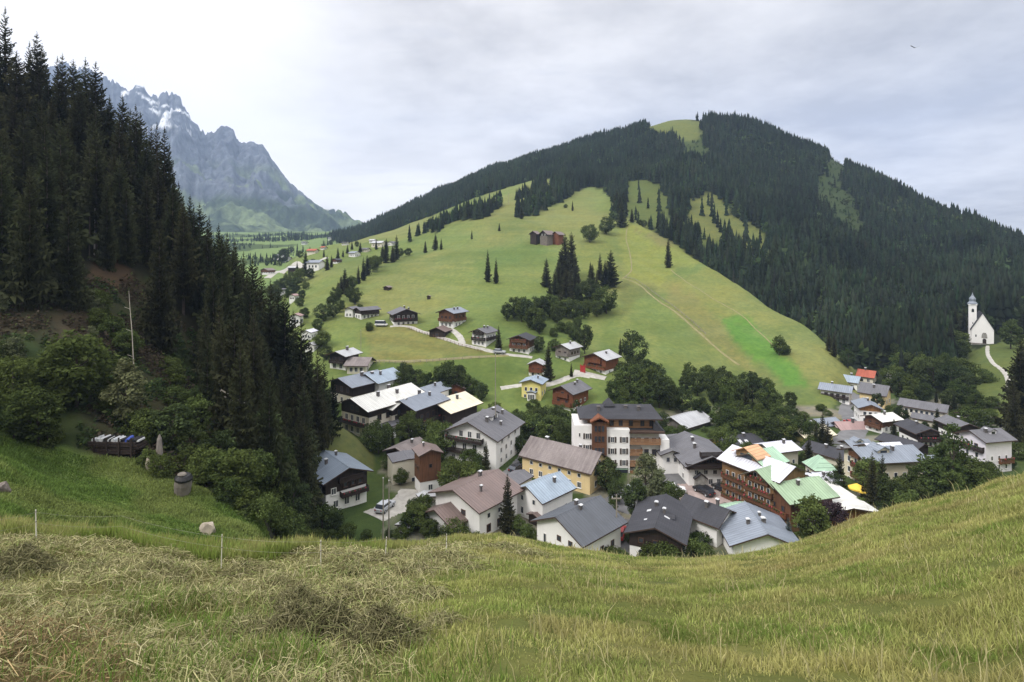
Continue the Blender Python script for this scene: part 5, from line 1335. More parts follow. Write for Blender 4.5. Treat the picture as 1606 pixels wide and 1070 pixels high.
# ------------------------------------------------------------------ tall hotel in the middle
def hotel():
    u, v = 901, 741; Y = hit(1000, 742); s = Y / F
    az = math.atan2(970 - U0, F * KD); rz = math.radians(9) - az
    p = P(u, v, Y); 
    FOOT.append((p.x + 74 * s, p.y + 31 * s, rz, 80 * s, 38 * s)); root = empty('hotel', (p.x, p.y, p.z), rz); tag(root, 'tall white and timber hotel of five storeys with dark hipped roof', 'hotel')
    def px(*a): return [q * s for q in a]
    def box(name, mat, x0, x1, y0, y1, z0, z1):
        mb = MB(); mb.box(x0 * s, x1 * s, y0 * s, y1 * s, z0 * s, z1 * s); return mb.build(name, MT[mat], root)
    B = 62   # depth
    box('wall', 'white', 0, 27, 0, B, -20, 74)
    box('wall', 'white', 50, 86, 0, B, -20, 68)
    box('stair_bay', 'wood', 27, 50, -4, B - 2, -20, 80)
    box('wall', 'white', 86, 134, 10, B, -20, 62)
    box('wall', 'white', 134, 148, 2, B, -20, 52)
    box('terrace_roof', 'fascia', 85.2, 140, -2, 58, 62.2, 65)
    box('attic_storey', 'tan', 22, 128, 12, B - 6, 67, 82)
    # windows with shutters
    def win(x, z, w, h, style='s', y=0.0):
        pm, fm, sm, s1, s2 = window_meshes(w * s, h * s, 'd' in style)
        o = add_mesh('window', pm, root, (x * s, y * s - .02, z * s)); add_mesh('frame', fm, o)
        if 's' in style: add_mesh('shutter', s1, o); add_mesh('shutter', s2, o)
        return o
    for z in (16, 34, 52):
        win(59, z, 6, 9); win(77, z, 6, 9); win(20, z + 5, 6, 9); win(8, z + 7, 2.6, 6, '')
    for z in (18, 36, 54, 70):
        for x in (33, 38.5, 44): win(x, z, 4.2, 9, 'd', -4)
    for z in (8, 27, 45):
        for x in (92, 102, 114, 126): win(x, z + 2, 6.5, 10, 'd', 10)
    for x in (60, 74, 90, 108, 122): win(x, 74.5, 6, 9, 'd', 12)
    win(141, 30, 5, 8, '', 2); win(141, 12, 5, 8, '', 2)
    # timber balconies
    for z, x1 in ((54, 134), (37, 106), (20, 106), (4, 106)):
        mb = MB(); n = int((x1 - 86) / 1.6)
        mb.box(86.2 * s, x1 * s, -2 * s, 10 * s - .01, (z - 8) * s - .15, (z - 8) * s)
        for k in range(n):
            x = 86.4 + (k + .5) * (x1 - 86.6) / n; mb.box((x - .68) * s, (x + .68) * s, -2 * s, -2 * s + .05, (z - 8) * s, (z - 0.4) * s)
        mb.box(86.2 * s, x1 * s, -2.4 * s, -1.7 * s, (z - .4) * s, (z + .6) * s)
        mb.box((x1 - .5) * s, x1 * s, -1.7 * s, 9.9 * s, (z - 8) * s, (z + .4) * s)
        mb.build('balcony', MT['tan'], root)
    # roofs
    mb = MB(); z0, z1 = 82 * s, 99 * s
    x0, x1, y0, y1 = 8 * s, 138 * s, 2 * s, (B + 4) * s; my = (y0 + y1) / 2; hx = 24 * s; t = .25
    A = [(x0, y0, z0), (x1, y0, z0), (x1, y1, z0), (x0, y1, z0)]; Bq = [(a, b, c + t) for a, b, c in A]; R = [(x0 + hx, my, z1), (x1 - hx * .5, my, z1)]
    mb.poly([Bq[0], Bq[1], R[1], R[0]]); mb.poly([Bq[1], Bq[2], R[1]]); mb.poly([Bq[2], Bq[3], R[0], R[1]]); mb.poly([Bq[3], Bq[0], R[0]])
    mb.poly(A[::-1], 1)
    for k in range(4): mb.poly([A[k], A[(k + 1) % 4], Bq[(k + 1) % 4], Bq[k]], 1)
    ro = mb.build('roof', [MT['r_dark'], MT['fascia']], root)
    b = MB(); b.lathe([(13 * s, 97 * s), (11 * s, 100 * s), (.1, 109 * s)], 4, (58 * s, my), 0, math.pi / 4); b.build('roof_lantern', MT['r_dark'], ro)
    for x, y in ((40, 20), (84, 26), (104, 22)):
        c = MB(); c.box((x - 2.4) * s, (x + 2.4) * s, (y - 2.4) * s, (y + 2.4) * s, 84 * s, 98 * s); c.box((x - 3) * s, (x + 3) * s, (y - 3) * s, (y + 3) * s, 98.05 * s, 99 * s); c.build('chimney', MT['brick'], ro)
    mb = MB(); mb.prism([(24 * s, 80.1 * s), (38.5 * s, 87 * s), (53 * s, 80.1 * s), (53 * s, 82 * s), (38.5 * s, 89.4 * s), (24 * s, 82 * s)], -9 * s, 30 * s); mb.build('bay_roof', MT['redwood'], root)
    mb = MB(); mb.box(86.3 * s, 134 * s, 8 * s, 60 * s, 65.2 * s, 66 * s); mb.prism([(124 * s, 66.2 * s), (142 * s, 62.2 * s), (142 * s, 64 * s), (124 * s, 79 * s)], 4 * s, 60 * s); mb.build('side_roof', MT['r_dark'], root)
    mb = MB(); mb.box(52 * s, 84 * s, -9 * s, -1.2, 9 * s, 10.2 * s); mb.build('awning', MT['r_mint'], root)
    mb = MB(); mb.box(54 * s, 84 * s, -.06, -.02, -2 * s, 8 * s); mb.build('entrance', MT['glass'], root)
hotel()

# inn beside the square, with its barn
house('inn', 'white inn with deep dark timber balcony storey facing the paved square', 1080, 764, 64, 96, 34, 20, 23, 'r_grey', 'white', 'darkwood', .82, ov=9, ovf=11, fascia='darkwood',
      win=[('f', 8, 4, 6.5, 9, 'i', .75, 7), ('f', 23, 4, 6.5, 7, 'i', .85), ('f', 41, 4, 4.5, 6, 'd', .5), ('l', 9, 3, 6, 8), ('l', 24, 4, 6, 8)], balc=[('f', 32, 1.15, 9, 'darkwood'), ('f', 49, .5, 6, 'darkwood')], chim=[(-.25, -.3, 5, 9), (.3, -.1, 5, 7)], door=('f', -20, 8, 13),
      wings=[dict(pre='side_', off=(-46, 22, 0), W=30, L=54, h=36, pitch=20, roof='r_grey', wall='white', ov=6, ovf=7, win=[('f', 26, 2, 6, 8)]), dict(pre='porch_', off=(-17, -52, 0), W=17, L=10, h=15, pitch=38, roof='r_dark', wall='stone', ov=2, ovf=2)])
house('barn', 'barn with pale grey roof rising behind the white inn', 1076, 698, 44, 60, 26, -36, 24, 'r_lgrey', 'greywood', ov=5, ovf=6, Y=184, cat='barn', win=[('f', 12, 2, 6, 7, 'd')])
house('house', 'orange-walled house with charcoal roof and two skylights right of the inn', 1148, 740, 54, 62, 28, -50, 30, 'r_dark', 'orange', ov=6, ovf=6, Y=164, win=[('f', 10, 2, 6, 8), ('r', 10, 3, 6, 8)], sky=[(-.1, .5, 6, 10), (.25, .55, 6, 10)], chim=[(.3, .15, 4, 6)])

# big timber hotel complex with green and white roofs
house('timber_hotel', 'large timber-balconied hotel with white sheet roof stained orange, along the square', 1222, 820, 66, 104, 62, 56, 26, 'r_lilac', 'tanwood', ov=8, ovf=6, cat='hotel',
      win=[('l', 12, 8, 5.5, 8, '', .9), ('l', 29, 8, 5.5, 8, '', .9), ('l', 46, 8, 5.5, 8, '', .9)], balc=[('l', 4, .97, 6, 'wood', True), ('l', 21, .97, 6, 'wood', True), ('l', 38, .97, 6, 'wood', True)], sky=[(.2, -.5, 34, 26)] if 0 else [],
      dorm=[(.32, -.55, 40, 30, 10, 'r_rust')],
      wings=[dict(pre='gable_', off=(-18, -26, 0), rz=-90, W=52, L=52, h=60, pitch=30, roof='r_green', wall='tanwood', upper='tanwood', uf=.7, ov=6, ovf=10, win=[('f', 66, 2, 6, 8, '', .5), ('f', 48, 4, 5.5, 8, '', .85), ('f', 30, 4, 5.5, 8, '', .85), ('f', 12, 4, 5.5, 8, '', .85)], balc=[('f', 40, .96, 6, 'wood', True), ('f', 22, .96, 6, 'wood', True), ('f', 57, .7, 5, 'wood', True)]),
             dict(pre='upper_', off=(10, 10, 16), rz=-90, W=54, L=54, h=56, pitch=26, roof='r_mint', wall='ochrewood', ov=5, ovf=6)])
house('timber_hotel', 'lower hotel wing with wide grass-green sheet roof in front of the tree', 1240, 838, 64, 80, 48, -46, 27, 'r_green', 'tanwood', 'wood', .4, ov=8, ovf=9, Y=117, cat='hotel', win=[('f', 14, 3, 6, 9, 'd'), ('f', 34, 3, 6, 8, 'd'), ('r', 14, 4, 6, 9)], balc=[('f', 24, .9, 7, 'redwood', True)], chim=[(-.1, .3, 5, 9)])
house('hall', 'long low hall with off-white sheet roof running down to the field', 1296, 842, 76, 100, 36, 33, 12, 'r_white', 'ochrewood', ov=8, ovf=9, Y=119, cat='hall', win=[('f', 12, 3, 9, 10, 'd'), ('l', 14, 4, 6, 8)])
house('pavilion', 'small pavilion with pointed mint green roof between the hotel roofs', 1280, 762, 30, 30, 24, 30, 42, 'r_mint', 'cream', ov=4, ovf=4, Y=140, hip=.48, cat='pavilion', win=[('f', 14, 2, 6, 8), ('l', 14, 2, 6, 8)])
house('house', 'house with narrow white sheet roof strip above the green hotel roofs', 1213, 742, 36, 46, 30, -48, 20, 'r_lilac', 'cream', ov=5, ovf=5, Y=152, win=[('r', 14, 4, 5, 7), ('f', 14, 2, 5, 7)], chim=[(.4, .2, 4, 7)])
house('house', 'yellow-gabled house with two-piece cream sheet roof', 1262, 724, 44, 52, 36, -48, 24, 'r_cream', 'lemon', ov=5, ovf=5, Y=172, win=[('f', 10, 2, 5, 8, 'i'), ('r', 10, 3, 5, 7)], chim=[(.1, .05, 5, 8)])
house('house', 'long cream house with low dark roof behind the mint pavilion', 1332, 752, 40, 70, 26, 66, 24, 'r_dark', 'cream', ov=5, ovf=5, Y=150, win=[('l', 12, 4, 6, 8, 'i'), ('f', 12, 2, 6, 8)], chim=[(.2, -.3, 4, 6), (-.4, .1, 4, 6)])
house('guest_house', 'tall cream guest house with balconies and grey-blue roof behind the dark spruces', 1362, 778, 54, 96, 50, -50, 27, 'r_steel', 'beige', ov=7, ovf=8, Y=139, win=[('f', 10, 3, 6, 9, 'i'), ('f', 27, 3, 6, 9, 'i'), ('f', 44, 3, 6, 9, 'i'), ('f', 58, 1, 6, 8), ('r', 12, 5, 6, 9), ('r', 30, 5, 6, 9)], balc=[('f', 20, .6, 6, 'wood', True, 10), ('f', 37, .6, 6, 'wood', True, 10), ('f', 53, .4, 5, 'wood')], chim=[(.2, .35, 5, 8), (-.2, .1, 4, 7)],
      wings=[dict(pre='white_', off=(-30, 26, 0), rz=0, W=42, L=56, h=50, pitch=24, roof='r_lilac', wall='beige', ov=5, ovf=5)], dorm=[(-.2, .5, 20, 22, 6)])
house('house', 'house with slate gable end half hidden by trees right of the cream guest house', 1436, 776, 50, 62, 34, -40, 26, 'r_steel', 'white', 'darkwood', .4, ov=6, ovf=7, Y=142, win=[('f', 12, 2, 6, 9), ('r', 12, 3, 6, 9)], chim=[(.1, .3, 4, 7)])
house('house', 'pink house with red tiled patch on its pinkish grey roof', 1322, 704, 34, 42, 26, -58, 30, 'r_pinkgrey', 'pink', ov=3, ovf=4, Y=186, win=[('f', 10, 2, 5, 7), ('f', 24, 2, 5, 6), ('r', 12, 3, 5, 7)], chim=[(.2, .1, 4, 8)], sky=[])
house('house', 'low house with blue-grey dormered roof below the pink house', 1338, 718, 30, 36, 14, -50, 26, 'r_steel', 'cream', ov=4, ovf=4, Y=168, win=[('r', 7, 2, 5, 6)], dorm=[(0, .45, 12, 12, 4)])
house('chalet', 'white house with honey-coloured timber gable beside the village street', 1349, 665, 28, 36, 24, 14, 25, 'r_steel', 'white', 'ochrewood', .82, ov=4, ovf=5, win=[('f', 7, 3, 4.5, 6), ('f', 17, 3, 4.5, 6), ('l', 10, 3, 4, 6)], chim=[(.3, .2, 3, 5)])
house('chalet', 'brown chalet with clean off-white roof near the street bend', 1384, 682, 30, 36, 20, -38, 22, 'r_white', 'white', 'wood', .5, ov=5, ovf=6, win=[('f', 6, 2, 5, 6), ('f', 14, 2, 5, 6, 'd'), ('r', 8, 3, 5, 7)], balc=[('f', 9, .9, 4, 'wood')], chim=[(.1, .2, 3, 6)])
house('house', 'yellowish house with long plain grey roof above the street bend', 1388, 642, 32, 36, 20, 76, 36, 'r_grey', 'yellow', ov=3, ovf=3, win=[('l', 10, 3, 4.5, 6), ('f', 10, 2, 4.5, 6)], chim=[(0, -.4, 3, 6)])
house('chalet', 'white chalet with blue-grey roof at the foot of the meadow ridge', 1332, 636, 26, 40, 19, 82, 30, 'r_steel', 'white', ov=4, ovf=4, win=[('l', 5, 4, 4, 6), ('l', 13, 4, 4.5, 5, 'd')], balc=[('l', 9, .95, 3, 'darkwood')], chim=[(.3, .1, 3, 4)])
house('house', 'house with pale bluish roof tucked behind the ridge-foot chalet', 1344, 614, 24, 32, 14, 78, 32, 'r_pale', 'white', ov=3, ovf=3, win=[('l', 7, 3, 4, 5)], chim=[(-.3, .1, 3, 5)])
house('house', 'house with vivid red tiled roof at the back of the village', 1369, 604, 22, 24, 12, 76, 38, 'r_red', 'cream', ov=2.5, ovf=2.5, win=[('l', 6, 2, 4, 5)], chim=[(.2, 0, 2.5, 4)])
house('house', 'small white house alone against the wood behind the village', 1395, 600, 17, 16, 14, 18, 34, 'r_lgrey', 'white', ov=2, ovf=2, win=[('f', 5, 2, 3, 4), ('f', 11, 2, 3, 4)], chim=[(.2, .1, 2.5, 4)])
house('school', 'long grey-roofed building with rows of tall windows below the church wood', 1481, 668, 40, 62, 20, 82, 22, 'r_grey', 'cream', ov=4, ovf=4, cat='building', win=[('l', 6, 6, 4.5, 7), ('l', 15, 7, 4.5, 6), ('f', 8, 2, 4, 6)], wings=[dict(pre='front_', off=(-30, -8, 0), rz=0, W=24, L=32, h=10, pitch=20, roof='r_grey', wall='cream', ov=3, ovf=3)])
house('chalet', 'dark timber chalet with charcoal roof and white base below the grey school-like building', 1438, 702, 36, 44, 22, 34, 24, 'r_dark', 'white', 'darkwood', .5, ov=6, ovf=6, win=[('f', 6, 4, 4.5, 6), ('f', 16, 3, 5, 6, 'd'), ('l', 6, 3, 5, 6)], balc=[('f', 11, .95, 5, 'darkwood', True), ('f', 21, .7, 4, 'darkwood')], chim=[(0, -.2, 3, 5)])
house('shed', 'wide low building with nearly flat dark roof between the village chalets', 1434, 716, 40, 56, 10, 62, 20, 'r_dark', 'darkwood', ov=5, ovf=5, cat='shed', Y=158, win=[('l', 5, 3, 5, 5, 'd')])
house('guest_house', 'lilac-white guest house with grey dormered roof at the right edge of the village', 1546, 744, 46, 56, 48, -38, 28, 'r_grey', 'lilac', ov=5, ovf=6, win=[('f', 10, 2, 5, 8, 'i', .7), ('f', 26, 2, 5, 8, 'i', .7), ('f', 40, 2, 5, 7, 'd', .6), ('r', 10, 3, 4, 7, 'i'), ('r', 24, 3, 4, 7, 'i')], balc=[('f', 34, .9, 6, 'darkwood', True), ('r', 17, .5, 5, 'wood', True, 12)], dorm=[(.1, .5, 12, 14, 6)], chim=[(-.3, .3, 4, 7)])
house('house', 'small house with two grey roofs on the slope under the church path', 1523, 672, 26, 30, 16, -46, 26, 'r_grey', 'cream', ov=4, ovf=4, Y=188, win=[('f', 7, 2, 4, 6), ('r', 7, 2, 4, 6)], wings=[dict(pre='lower_', off=(22, -14, -8), rz=0, W=26, L=30, h=14, pitch=22, roof='r_grey', wall='cream', ov=3, ovf=3)])

# smaller roofs that close the gaps between the big houses
house('house', 'house with curved-looking bluish roof behind the lilac-grey guest house roof', 676, 640, 36, 40, 20, -40, 22, 'r_steel', 'white', ov=4, ovf=4, Y=200, win=[('f', 9, 2, 5, 7), ('r', 9, 3, 5, 7)], chim=[(.2, .3, 3, 6)])
house('shed', 'small red-brown shed among the trees above the cream sheet roof', 728, 624, 24, 22, 14, -20, 24, 'r_brown', 'redwood', ov=3, ovf=3, cat='shed', win=[('f', 7, 1, 5, 5, 'd')])
house('house', 'low house with dark grey roof squeezed between cream roof and big white guest house', 756, 690, 34, 40, 24, -42, 20, 'r_grey', 'cream', ov=4, ovf=4, Y=172, win=[('f', 10, 2, 5, 7), ('r', 10, 2, 5, 7)])
house('house', 'low grey-roofed house filling the gap left of the inn', 1046, 724, 30, 38, 22, -38, 22, 'r_grey', 'white', ov=4, ovf=4, Y=166, win=[('f', 9, 2, 5, 7), ('r', 9, 2, 5, 7)])
house('house', 'white-walled house with pale roof between the mint pavilion and the long white hall', 1284, 784, 34, 40, 24, -44, 20, 'r_lilac', 'white', ov=4, ovf=4, Y=134, win=[('f', 10, 2, 6, 8), ('r', 10, 3, 6, 8)], chim=[(.1, .3, 4, 6)])
house('garage', 'low cream garage with grey roof on the lane left of the yellow house', 812, 776, 30, 34, 15, -36, 20, 'r_grey', 'cream', ov=3, ovf=3, cat='garage', win=[('f', 6, 1, 10, 9, 'd')])
house('house', 'cream house with weathered roof behind the brown tower-like house', 640, 742, 40, 46, 26, -40, 22, 'r_weather', 'cream', 'darkwood', .5, ov=5, ovf=5, Y=150, win=[('f', 8, 3, 5, 7), ('r', 8, 3, 5, 7), ('f', 20, 2, 5, 6, 'd')], chim=[(.2, .2, 4, 6)])
house('house', 'white house with brown roof in the trees right of the big white guest house', 842, 712, 36, 42, 24, -38, 22, 'r_brown', 'white', ov=5, ovf=5, Y=172, win=[('f', 9, 2, 5, 7), ('r', 9, 3, 5, 7)], chim=[(.2, .2, 4, 6)])
house('house', 'house with grey roof and timber gable between the school-like building and the right guest house', 1500, 694, 34, 42, 22, 36, 24, 'r_grey', 'white', 'darkwood', .5, ov=5, ovf=5, Y=172, win=[('f', 6, 3, 4.5, 6), ('l', 6, 3, 4.5, 6), ('f', 16, 2, 5, 6, 'd')], chim=[(.1, .2, 3, 5)])
house('house', 'white house with steel-grey roof at the back lane left of the pink house', 1290, 690, 30, 36, 20, -46, 24, 'r_steel', 'white', ov=4, ovf=4, Y=190, win=[('f', 8, 2, 4.5, 6), ('r', 8, 3, 4.5, 6)])

# ------------------------------------------------------------------ chalets on the meadow hill
CH = dict(ov=3.5, ovf=4)
house('chalet', 'leftmost hillside chalet, white with grey roof, joined to a second white one', 553, 499, 14, 20, 14, -30, 22, 'r_grey', 'white', ov=2.5, ovf=2.5, win=[('f', 5, 2, 3, 4), ('r', 5, 2, 3, 4)])
house('chalet', 'white hillside chalet with long grey roof and dark balcony band', 566, 502, 18, 34, 15, -58, 24, 'r_grey', 'white', 'darkwood', .62, ov=3, ovf=3, win=[('f', 5, 2, 3.5, 5), ('r', 4.5, 4, 3.5, 5), ('r', 12, 4, 3.5, 4, 'd')], balc=[('r', 8.5, .95, 3, 'darkwood')])
house('chalet', 'dark timber hillside chalet with white window rows and broad grey gable roof', 618, 511, 38, 34, 18, 12, 24, 'r_grey', 'white', 'darkwood', .3, ov=4, ovf=5, win=[('f', 3, 4, 3.5, 4.5), ('f', 13, 4, 3.5, 5), ('l', 8, 3, 3, 4)], balc=[('f', 7.5, .98, 3.5, 'darkwood', True), ('f', 17.5, .5, 3, 'darkwood')], chim=[(.1, .1, 3, 4), (.2, .5, 3, 4)])
house('chalet', 'hillside chalet with white stone base, brown upper storey and bluish roof', 711, 516, 28, 34, 25, -36, 23, 'r_steel', 'white', 'wood', .46, ov=4, ovf=4.5, win=[('f', 6, 3, 3.5, 5), ('r', 6, 3, 3.5, 5), ('f', 17, 3, 3.5, 5, 'd'), ('r', 18, 3, 3.5, 5, 'd')], balc=[('f', 12, .95, 4, 'wood'), ('r', 12, .9, 3, 'wood')], chim=[(-.2, .4, 2.5, 4), (.3, .45, 2.5, 4)])
house('barn', 'dark weathered barn standing beside the drive of the hillside chalets', 697, 531, 26, 22, 11, -24, 26, 'r_brown', 'darkwood', ov=3, ovf=3.5, cat='barn', win=[('f', 5, 1, 5, 6, 'd')])
house('chalet', 'hillside chalet with white front, dark balconies and a garage beneath it', 762, 546, 26, 30, 24, -32, 24, 'r_grey', 'white', ov=4, ovf=4.5, win=[('f', 7, 3, 3.5, 5), ('f', 16, 3, 3.5, 5), ('r', 16, 3, 3.5, 5), ('f', 25, 1, 3.5, 4)], balc=[('f', 12, .95, 4, 'darkwood', True), ('f', 21, .7, 3, 'darkwood'), ('r', 12, .95, 3.5, 'darkwood')], chim=[(-.1, .1, 2.5, 4), (.3, .3, 2.5, 4)])
house('chalet', 'brown and white hillside chalet in the middle of the row with ornate balconies', 829, 556, 32, 28, 23, -20, 23, 'r_dark', 'white', 'wood', .42, ov=4, ovf=4.5, win=[('f', 5, 3, 4, 5), ('f', 14, 3, 4, 5), ('f', 24, 2, 3.5, 4, 'd', .5), ('r', 6, 2, 4, 5)], balc=[('f', 9.5, .98, 4, 'wood', True), ('f', 19, .8, 3.5, 'wood', True)])
house('chalet', 'shadowy grey timber chalet with light sheet roof among the hillside trees', 893, 568, 26, 30, 21, -34, 24, 'r_lgrey', 'white', 'greywood', .35, ov=4, ovf=4.5, win=[('f', 4, 2, 4, 5), ('f', 13, 2, 4, 5, 'd'), ('r', 13, 3, 3.5, 4, 'd')], chim=[(.2, .2, 2.5, 4)], balc=[('f', 9, .9, 3.5, 'greywood')])
house('chalet', 'orange-brown timber chalet with silvery roof and a red gate beside it', 950, 589, 36, 34, 23, -32, 24, 'r_lgrey', 'white', 'redwood', .3, ov=4.5, ovf=5, win=[('f', 4, 3, 4, 5), ('f', 13, 3, 4, 5, 'd'), ('r', 4, 2, 4, 5), ('f', 22, 1, 4, 4, 'd')], balc=[('f', 9, .98, 4, 'redwood', True), ('f', 18.5, .6, 3.5, 'redwood')], chim=[(.1, .4, 3, 4)])
house('chalet', 'little red-brown chalet half hidden behind a pointed spruce', 851, 592, 20, 18, 18, -14, 26, 'r_lgrey', 'white', 'redwood', .4, ov=3, ovf=3.5, win=[('f', 4, 2, 3.5, 5), ('f', 12, 2, 3.5, 4, 'd')], balc=[('f', 8, .9, 3, 'redwood')])
house('house', 'yellow and white modern house with pale blue roof and glazed bay', 848, 629, 28, 28, 25, -16, 20, 'r_pale', 'lemon', ov=4, ovf=4, win=[('f', 17, 3, 4, 6), ('f', 6, 1, 3.5, 5, '', .3, -10), ('r', 10, 2, 4, 6)], chim=[(.1, .4, 2.5, 5)], wings=[dict(pre='bay_', off=(2, -18, 0), W=13, L=8, h=13, pitch=14, roof='r_pale', wall='white', ov=1.5, ovf=1.5, win=[('f', 6.5, 3, 3, 8)])])
house('chalet', 'brown timber chalet with steep grey roof just above the village trees', 898, 647, 34, 40, 28, -34, 28, 'r_grey', 'white', 'redwood', .22, ov=5, ovf=6, win=[('f', 14, 2, 5, 6, 'd'), ('r', 14, 3, 4, 5), ('f', 27, 1, 5, 5, 'd')], balc=[('f', 9, .9, 5, 'redwood'), ('f', 22, .6, 4, 'redwood')], chim=[(.1, .35, 3, 5), (.6, .2, 3, 6)])
house('farmhouse', 'old dark farmhouse alone high up on the meadow hill', 858, 372, 14, 20, 5, -38, 36, 'r_brown', 'rubble', 'darkwood', .4, ov=2.5, ovf=2.5, Y=480, win=[('f', 4, 2, 2.2, 2.6), ('r', 4, 3, 2.2, 2.6)], wings=[dict(pre='barn_', off=(12, 12, 0), rz=0, W=12, L=14, h=4.5, pitch=34, roof='r_brown', wall='redwood', ov=2, ovf=2)])
house('farm_barn', 'dark barn joined to the left of the high farmhouse', 841, 371, 11, 12, 4.5, -30, 34, 'r_brown', 'darkwood', ov=2, ovf=2, Y=484, cat='barn')
house('hay_hut', 'small wooden hay hut standing alone on the left meadow slope', 609, 457, 9, 9, 6, -35, 24, 'r_brown', 'darkwood', ov=1.5, ovf=1.5, cat='hut')
house('hay_hut', 'tiniest hay hut on the meadow, right of the larger lone hut', 674, 470, 4.5, 4, 5, -20, 26, 'r_brown', 'darkwood', ov=1, ovf=1, cat='hut')

# ------------------------------------------------------------------ houses far up the valley
FARH = [('white hotel-like block farthest left of the valley spruces', 500, 424, 18, 22, 12, 60, 'r_steel', 'white', None), ('white house with blue-grey roof on the far terrace above the valley', 556, 404, 12, 14, 7, 40, 'r_steel', 'white', None), ('pale house with wide roof just under the far dark ridge', 598, 388, 14, 18, 7, 60, 'r_lgrey', 'cream', None),
        ('brown farmhouse on the yellow knoll up the valley', 420, 431, 14, 18, 7, -40, 'r_brown', 'white', 'wood'), ('little dark hut with pale roof at the end of the knoll lane', 463, 425, 8, 12, 5, 65, 'r_lgrey', 'darkwood', None), ('red-roofed house in the green far fields', 494, 398, 11, 14, 5, 60, 'r_red', 'cream', None),
        ('pair-roofed grey house at the far forest foot up the valley', 438, 408, 11, 14, 7, -40, 'r_lgrey', 'white', None), ('pink-roofed house peeping out beside the left spruces', 470, 512, 16, 16, 16, -20, 'r_pinkgrey', 'white', None), ('pale blue-roofed house at the valley road below the pink roof', 487, 534, 16, 22, 12, -30, 'r_lilac', 'white', None),
        ('second pale roof beside the valley road, next to the blue-roofed one', 492, 552, 16, 18, 10, -30, 'r_lgrey', 'white', None), ('dark-roofed house between the far valley spruces', 528, 414, 10, 12, 6, -40, 'r_dark', 'white', 'wood'), ('light house low in the far valley beneath the green field', 452, 410, 9, 12, 5, 55, 'r_lgrey', 'white', None),
        ('cream house farther left on the far terrace', 575, 396, 9, 12, 5, 50, 'r_grey', 'cream', None), ('grey-roofed house at the right end of the far terrace', 615, 386, 10, 12, 5, -40, 'r_grey', 'white', None), ('tiny white house below the mountain, left of the far green field', 478, 384, 6, 8, 4, 40, 'r_grey', 'white', None),
        ('tiny white house below the mountain, at the gap between the hills', 520, 377, 6, 8, 4, 40, 'r_grey', 'white', None), ('tiny house with red roof near the valley gap', 508, 392, 6, 8, 4, 40, 'r_red', 'white', None), ('white house by the valley stream bushes', 462, 472, 10, 12, 8, -35, 'r_pinkgrey', 'white', None), ('small grey house above the valley stream bushes', 446, 462, 9, 11, 7, 35, 'r_grey', 'white', None),
        ('tiny pale house on the terrace under the dark ridge', 586, 381, 7, 9, 4, 50, 'r_lgrey', 'white', None), ('tiny dark-roofed house left of the dark ridge foot', 543, 385, 7, 9, 4, 50, 'r_dark', 'white', None)]
for lab, u, v, W_, L_, h_, yw, rf, wl, upw in FARH:
    house('valley_house', lab, u, v, W_, L_, h_, yw, 25, rf, wl, upw, .5, ov=1.5, ovf=1.5, Ymin=190, win=[('f' if abs(yw) < 50 else ('l' if yw > 0 else 'r'), h_ * .5, 3, h_ * .2, h_ * .3, 't', .8)] + ([('l' if yw > 0 else 'r', h_ * .5, 3, h_ * .2, h_ * .3, 't', .8)] if abs(yw) < 50 else []))
print('houses', len(HOUSES), 'objects', len(bpy.data.objects))
